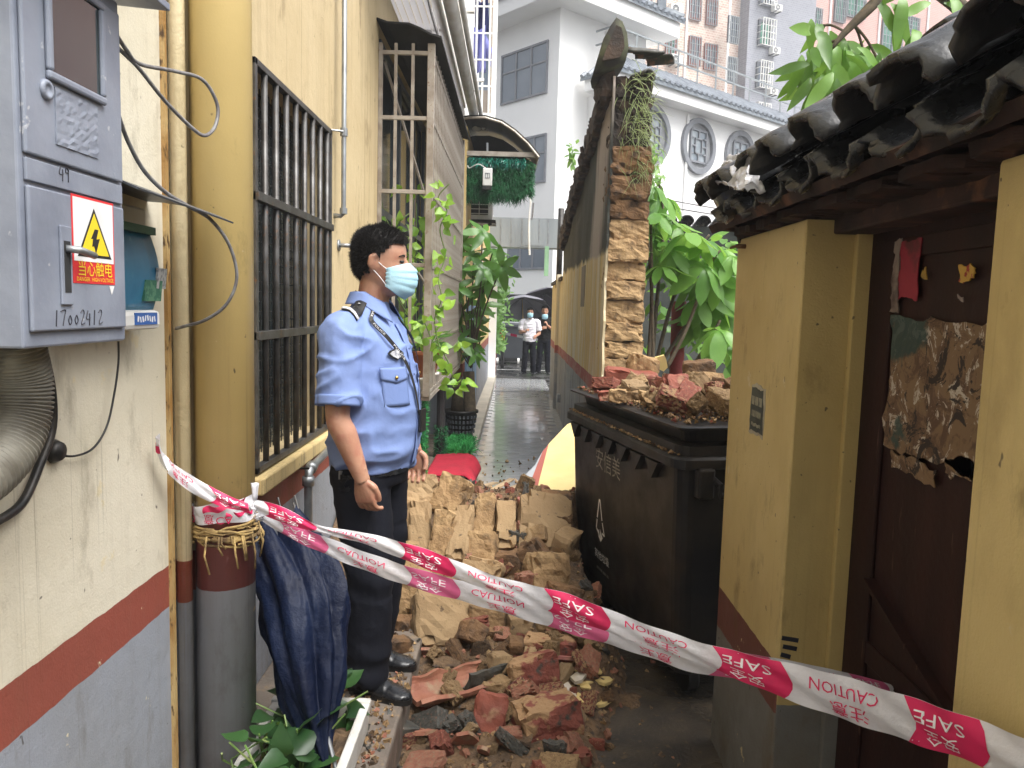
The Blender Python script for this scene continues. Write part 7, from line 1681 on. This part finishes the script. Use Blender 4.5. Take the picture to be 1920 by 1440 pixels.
# belt things
pput('belt', MB().loft(srings([(.845, .146, -.150, .182), (.875, .146, -.150, .182)], 36), caps=False).mesh('b', []), m_leather)
pput('key_ring', MB().tube([(-.02+.016*cos(k*pi/8), -.184-.004, .785+.030*sin(k*pi/8)) for k in range(16)], .0022, 6, closed=True).mesh('k', []), m_steel)
pput('key_pouch', MB().box((-.02, -.186, .825), (.045, .02, .06)).mesh('k', []), m_leather, smooth=False)
pput('key_tag', MB().box((-.045, -.186, .852), (.012, .012, .03)).mesh('k', []), m_steel, smooth=False)

# ---------------------------------------------------------------- two men under umbrellas at the alley end
TS = [(.86, .105, -.105, .168), (.95, .108, -.108, .165), (1.1, .106, -.112, .168), (1.25, .108, -.125, .182), (1.35, .095, -.125, .185), (1.41, .065, -.10, .15), (1.45, .05, -.08, .09), (1.475, .045, -.07, .07)]
RS = dict(torso=TS, hem=.87, slv=.078, seed=9, trs=[(.80, .10, -.12, .16), (.87, .105, -.115, .160), (.94, .10, -.105, .150)], leg=[.092, .085, .075, .072, .072, .074])
J1 = dict(head=(.02, 0, 1.50), shR=(-.02, -.19, 1.38), elR=(.0, -.25, 1.10), wrR=(.20, -.10, 1.12), shL=(-.02, .19, 1.38), elL=(-.02, .25, 1.09), wrL=(.16, .19, 1.02), handR=((.5, .5, .5), (0, 1, .2), (0, .2, 1), 1.3), handL=((.8, -.3, -.4), (0, -1, -.2), (.3, .2, 1), .7),
    hipR=(0, -.085, .84), hipL=(0, .085, .84), knR=(.02, -.10, .47), knL=(.0, .10, .47), anR=(.0, -.13, .085), anL=(-.03, .11, .085), footR=-.5, footL=.3)
w0 = PZ(991, 702, .018); person('man in a white short-sleeved shirt and mask standing under a grey umbrella', Vector((w0.x, w0.y, .018)), radians(-96), J1, RS, m_whiteshirt, .8, radians(4), .011, ht=.935)
J2 = dict(J1); J2.update(elR=(.02, -.25, 1.10), wrR=(.20, -.05, 1.17), handR=((.3, .8, .3), (-.6, .5, -.2), (.1, 0, 1), .8), wrL=(.18, .10, 1.25), elL=(.02, .25, 1.12), handL=((.3, -.3, .8), (0, -1, .2), (-.3, 0, 1), 1.3))
RS2 = dict(RS); RS2['seed'] = 14
w1 = PZ(1019, 703, .018); r2, W2, H2, put2, s2_ = person('man in a black printed t-shirt with his mask pulled under his chin', Vector((w1.x, w1.y+.25, .018)), radians(-100), J2, RS2, m_blackcloth, .7, radians(8), .011, ht=.965, chinmask=True)
put2('chest_print', MB().prism([Vector((.116, y-.02, z)) for y, z in ((-.07, 1.16), (-.03, 1.20), (.03, 1.22), (.07, 1.20), (.05, 1.16), (.0, 1.15), (-.03, 1.12))], (.006, 0, 0)).mesh('p', []), pm('cream_print', (.6, .5, .3, 1), (.1, .08, .05, 1), 30, lo=.45, hi=.55, bump=0), s2_, smooth=False)
put2('mouth', MB().tube([(.088, -.018, .046), (.093, 0, .045), (.088, .018, .046)], .0035, 6).mesh('m', []), pm('lips', (.28, .09, .07, 1), None, 5, bump=0), M=H2)
def brolly(label, top, grip, rad, mat, tilt, sh_mat):
    r = thing('umbrella', label, 'umbrella', grip); top, grip = Vector(top), Vector(grip); ax = (top-grip).normalized(); ex = ax.orthogonal().normalized(); ey = ax.cross(ex)
    def dome(u, v):
        a = 2*pi*u; k = abs(sin(a*4)); rr = rad*v*(1-.07*k*v); return top-ax*(.42*rad*v*v+.05*k*v*v*0)+ex*cos(a)*rr+ey*sin(a)*rr
    MB().sheet(dome, 64, 8).build('canopy', mat, r, True)
    for k in range(8):
        m = MB().tube([dome(k/8, j/6)-ax*.006 for j in range(7)], .006, 5); m.build('rib', m_alu, r)
    MB().tube([top+ax*.07, top-ax*.35, grip-ax*.12], [.008, .010, .011], 8).build('shaft', sh_mat, r, True); MB().tube([grip+ax*.02, grip-ax*.12], .017, 8).build('handle', m_rubber, r, True)
m_umbtop = pm('pale_umbrella_cloth', (.20, .20, .235, 1), (.16, .16, .19, 1), 4, rough=.4, bump=.05)
brolly('grey umbrella held open over the white-shirted man', PY(979, 559, 19.25), PY(982, 627, 18.85), .70, m_umbtop, 0, m_gold)
brolly('purplish black umbrella over the man in the black t-shirt, cut by the wall', PY(1020, 550, 19.75), PY(1032, 628, 19.15), .80, pm('purple_black_cloth', (.055, .05, .07, 1), (.04, .037, .055, 1), 4, rough=.4, bump=.05), 0, m_alu)

# ================================================================ RAINY AIR
hzm = bpy.data.materials.new('rain_haze'); hzm.use_nodes = True; hn = hzm.node_tree; hn.nodes.remove(hn.nodes['Principled BSDF'])
pv = hn.nodes.new('ShaderNodeVolumePrincipled'); pv.inputs['Color'].default_value = (.95, .97, 1, 1); pv.inputs['Density'].default_value = .0032; pv.inputs['Anisotropy'].default_value = .2
hn.links.new(pv.outputs[0], hn.nodes['Material Output'].inputs['Volume'])
tag(MB().span((-40, -12, -1.2), (70, 90, 45)).build('haze', hzm), 'thin rainy haze in the air of the alley and street', 'haze', kind='stuff')
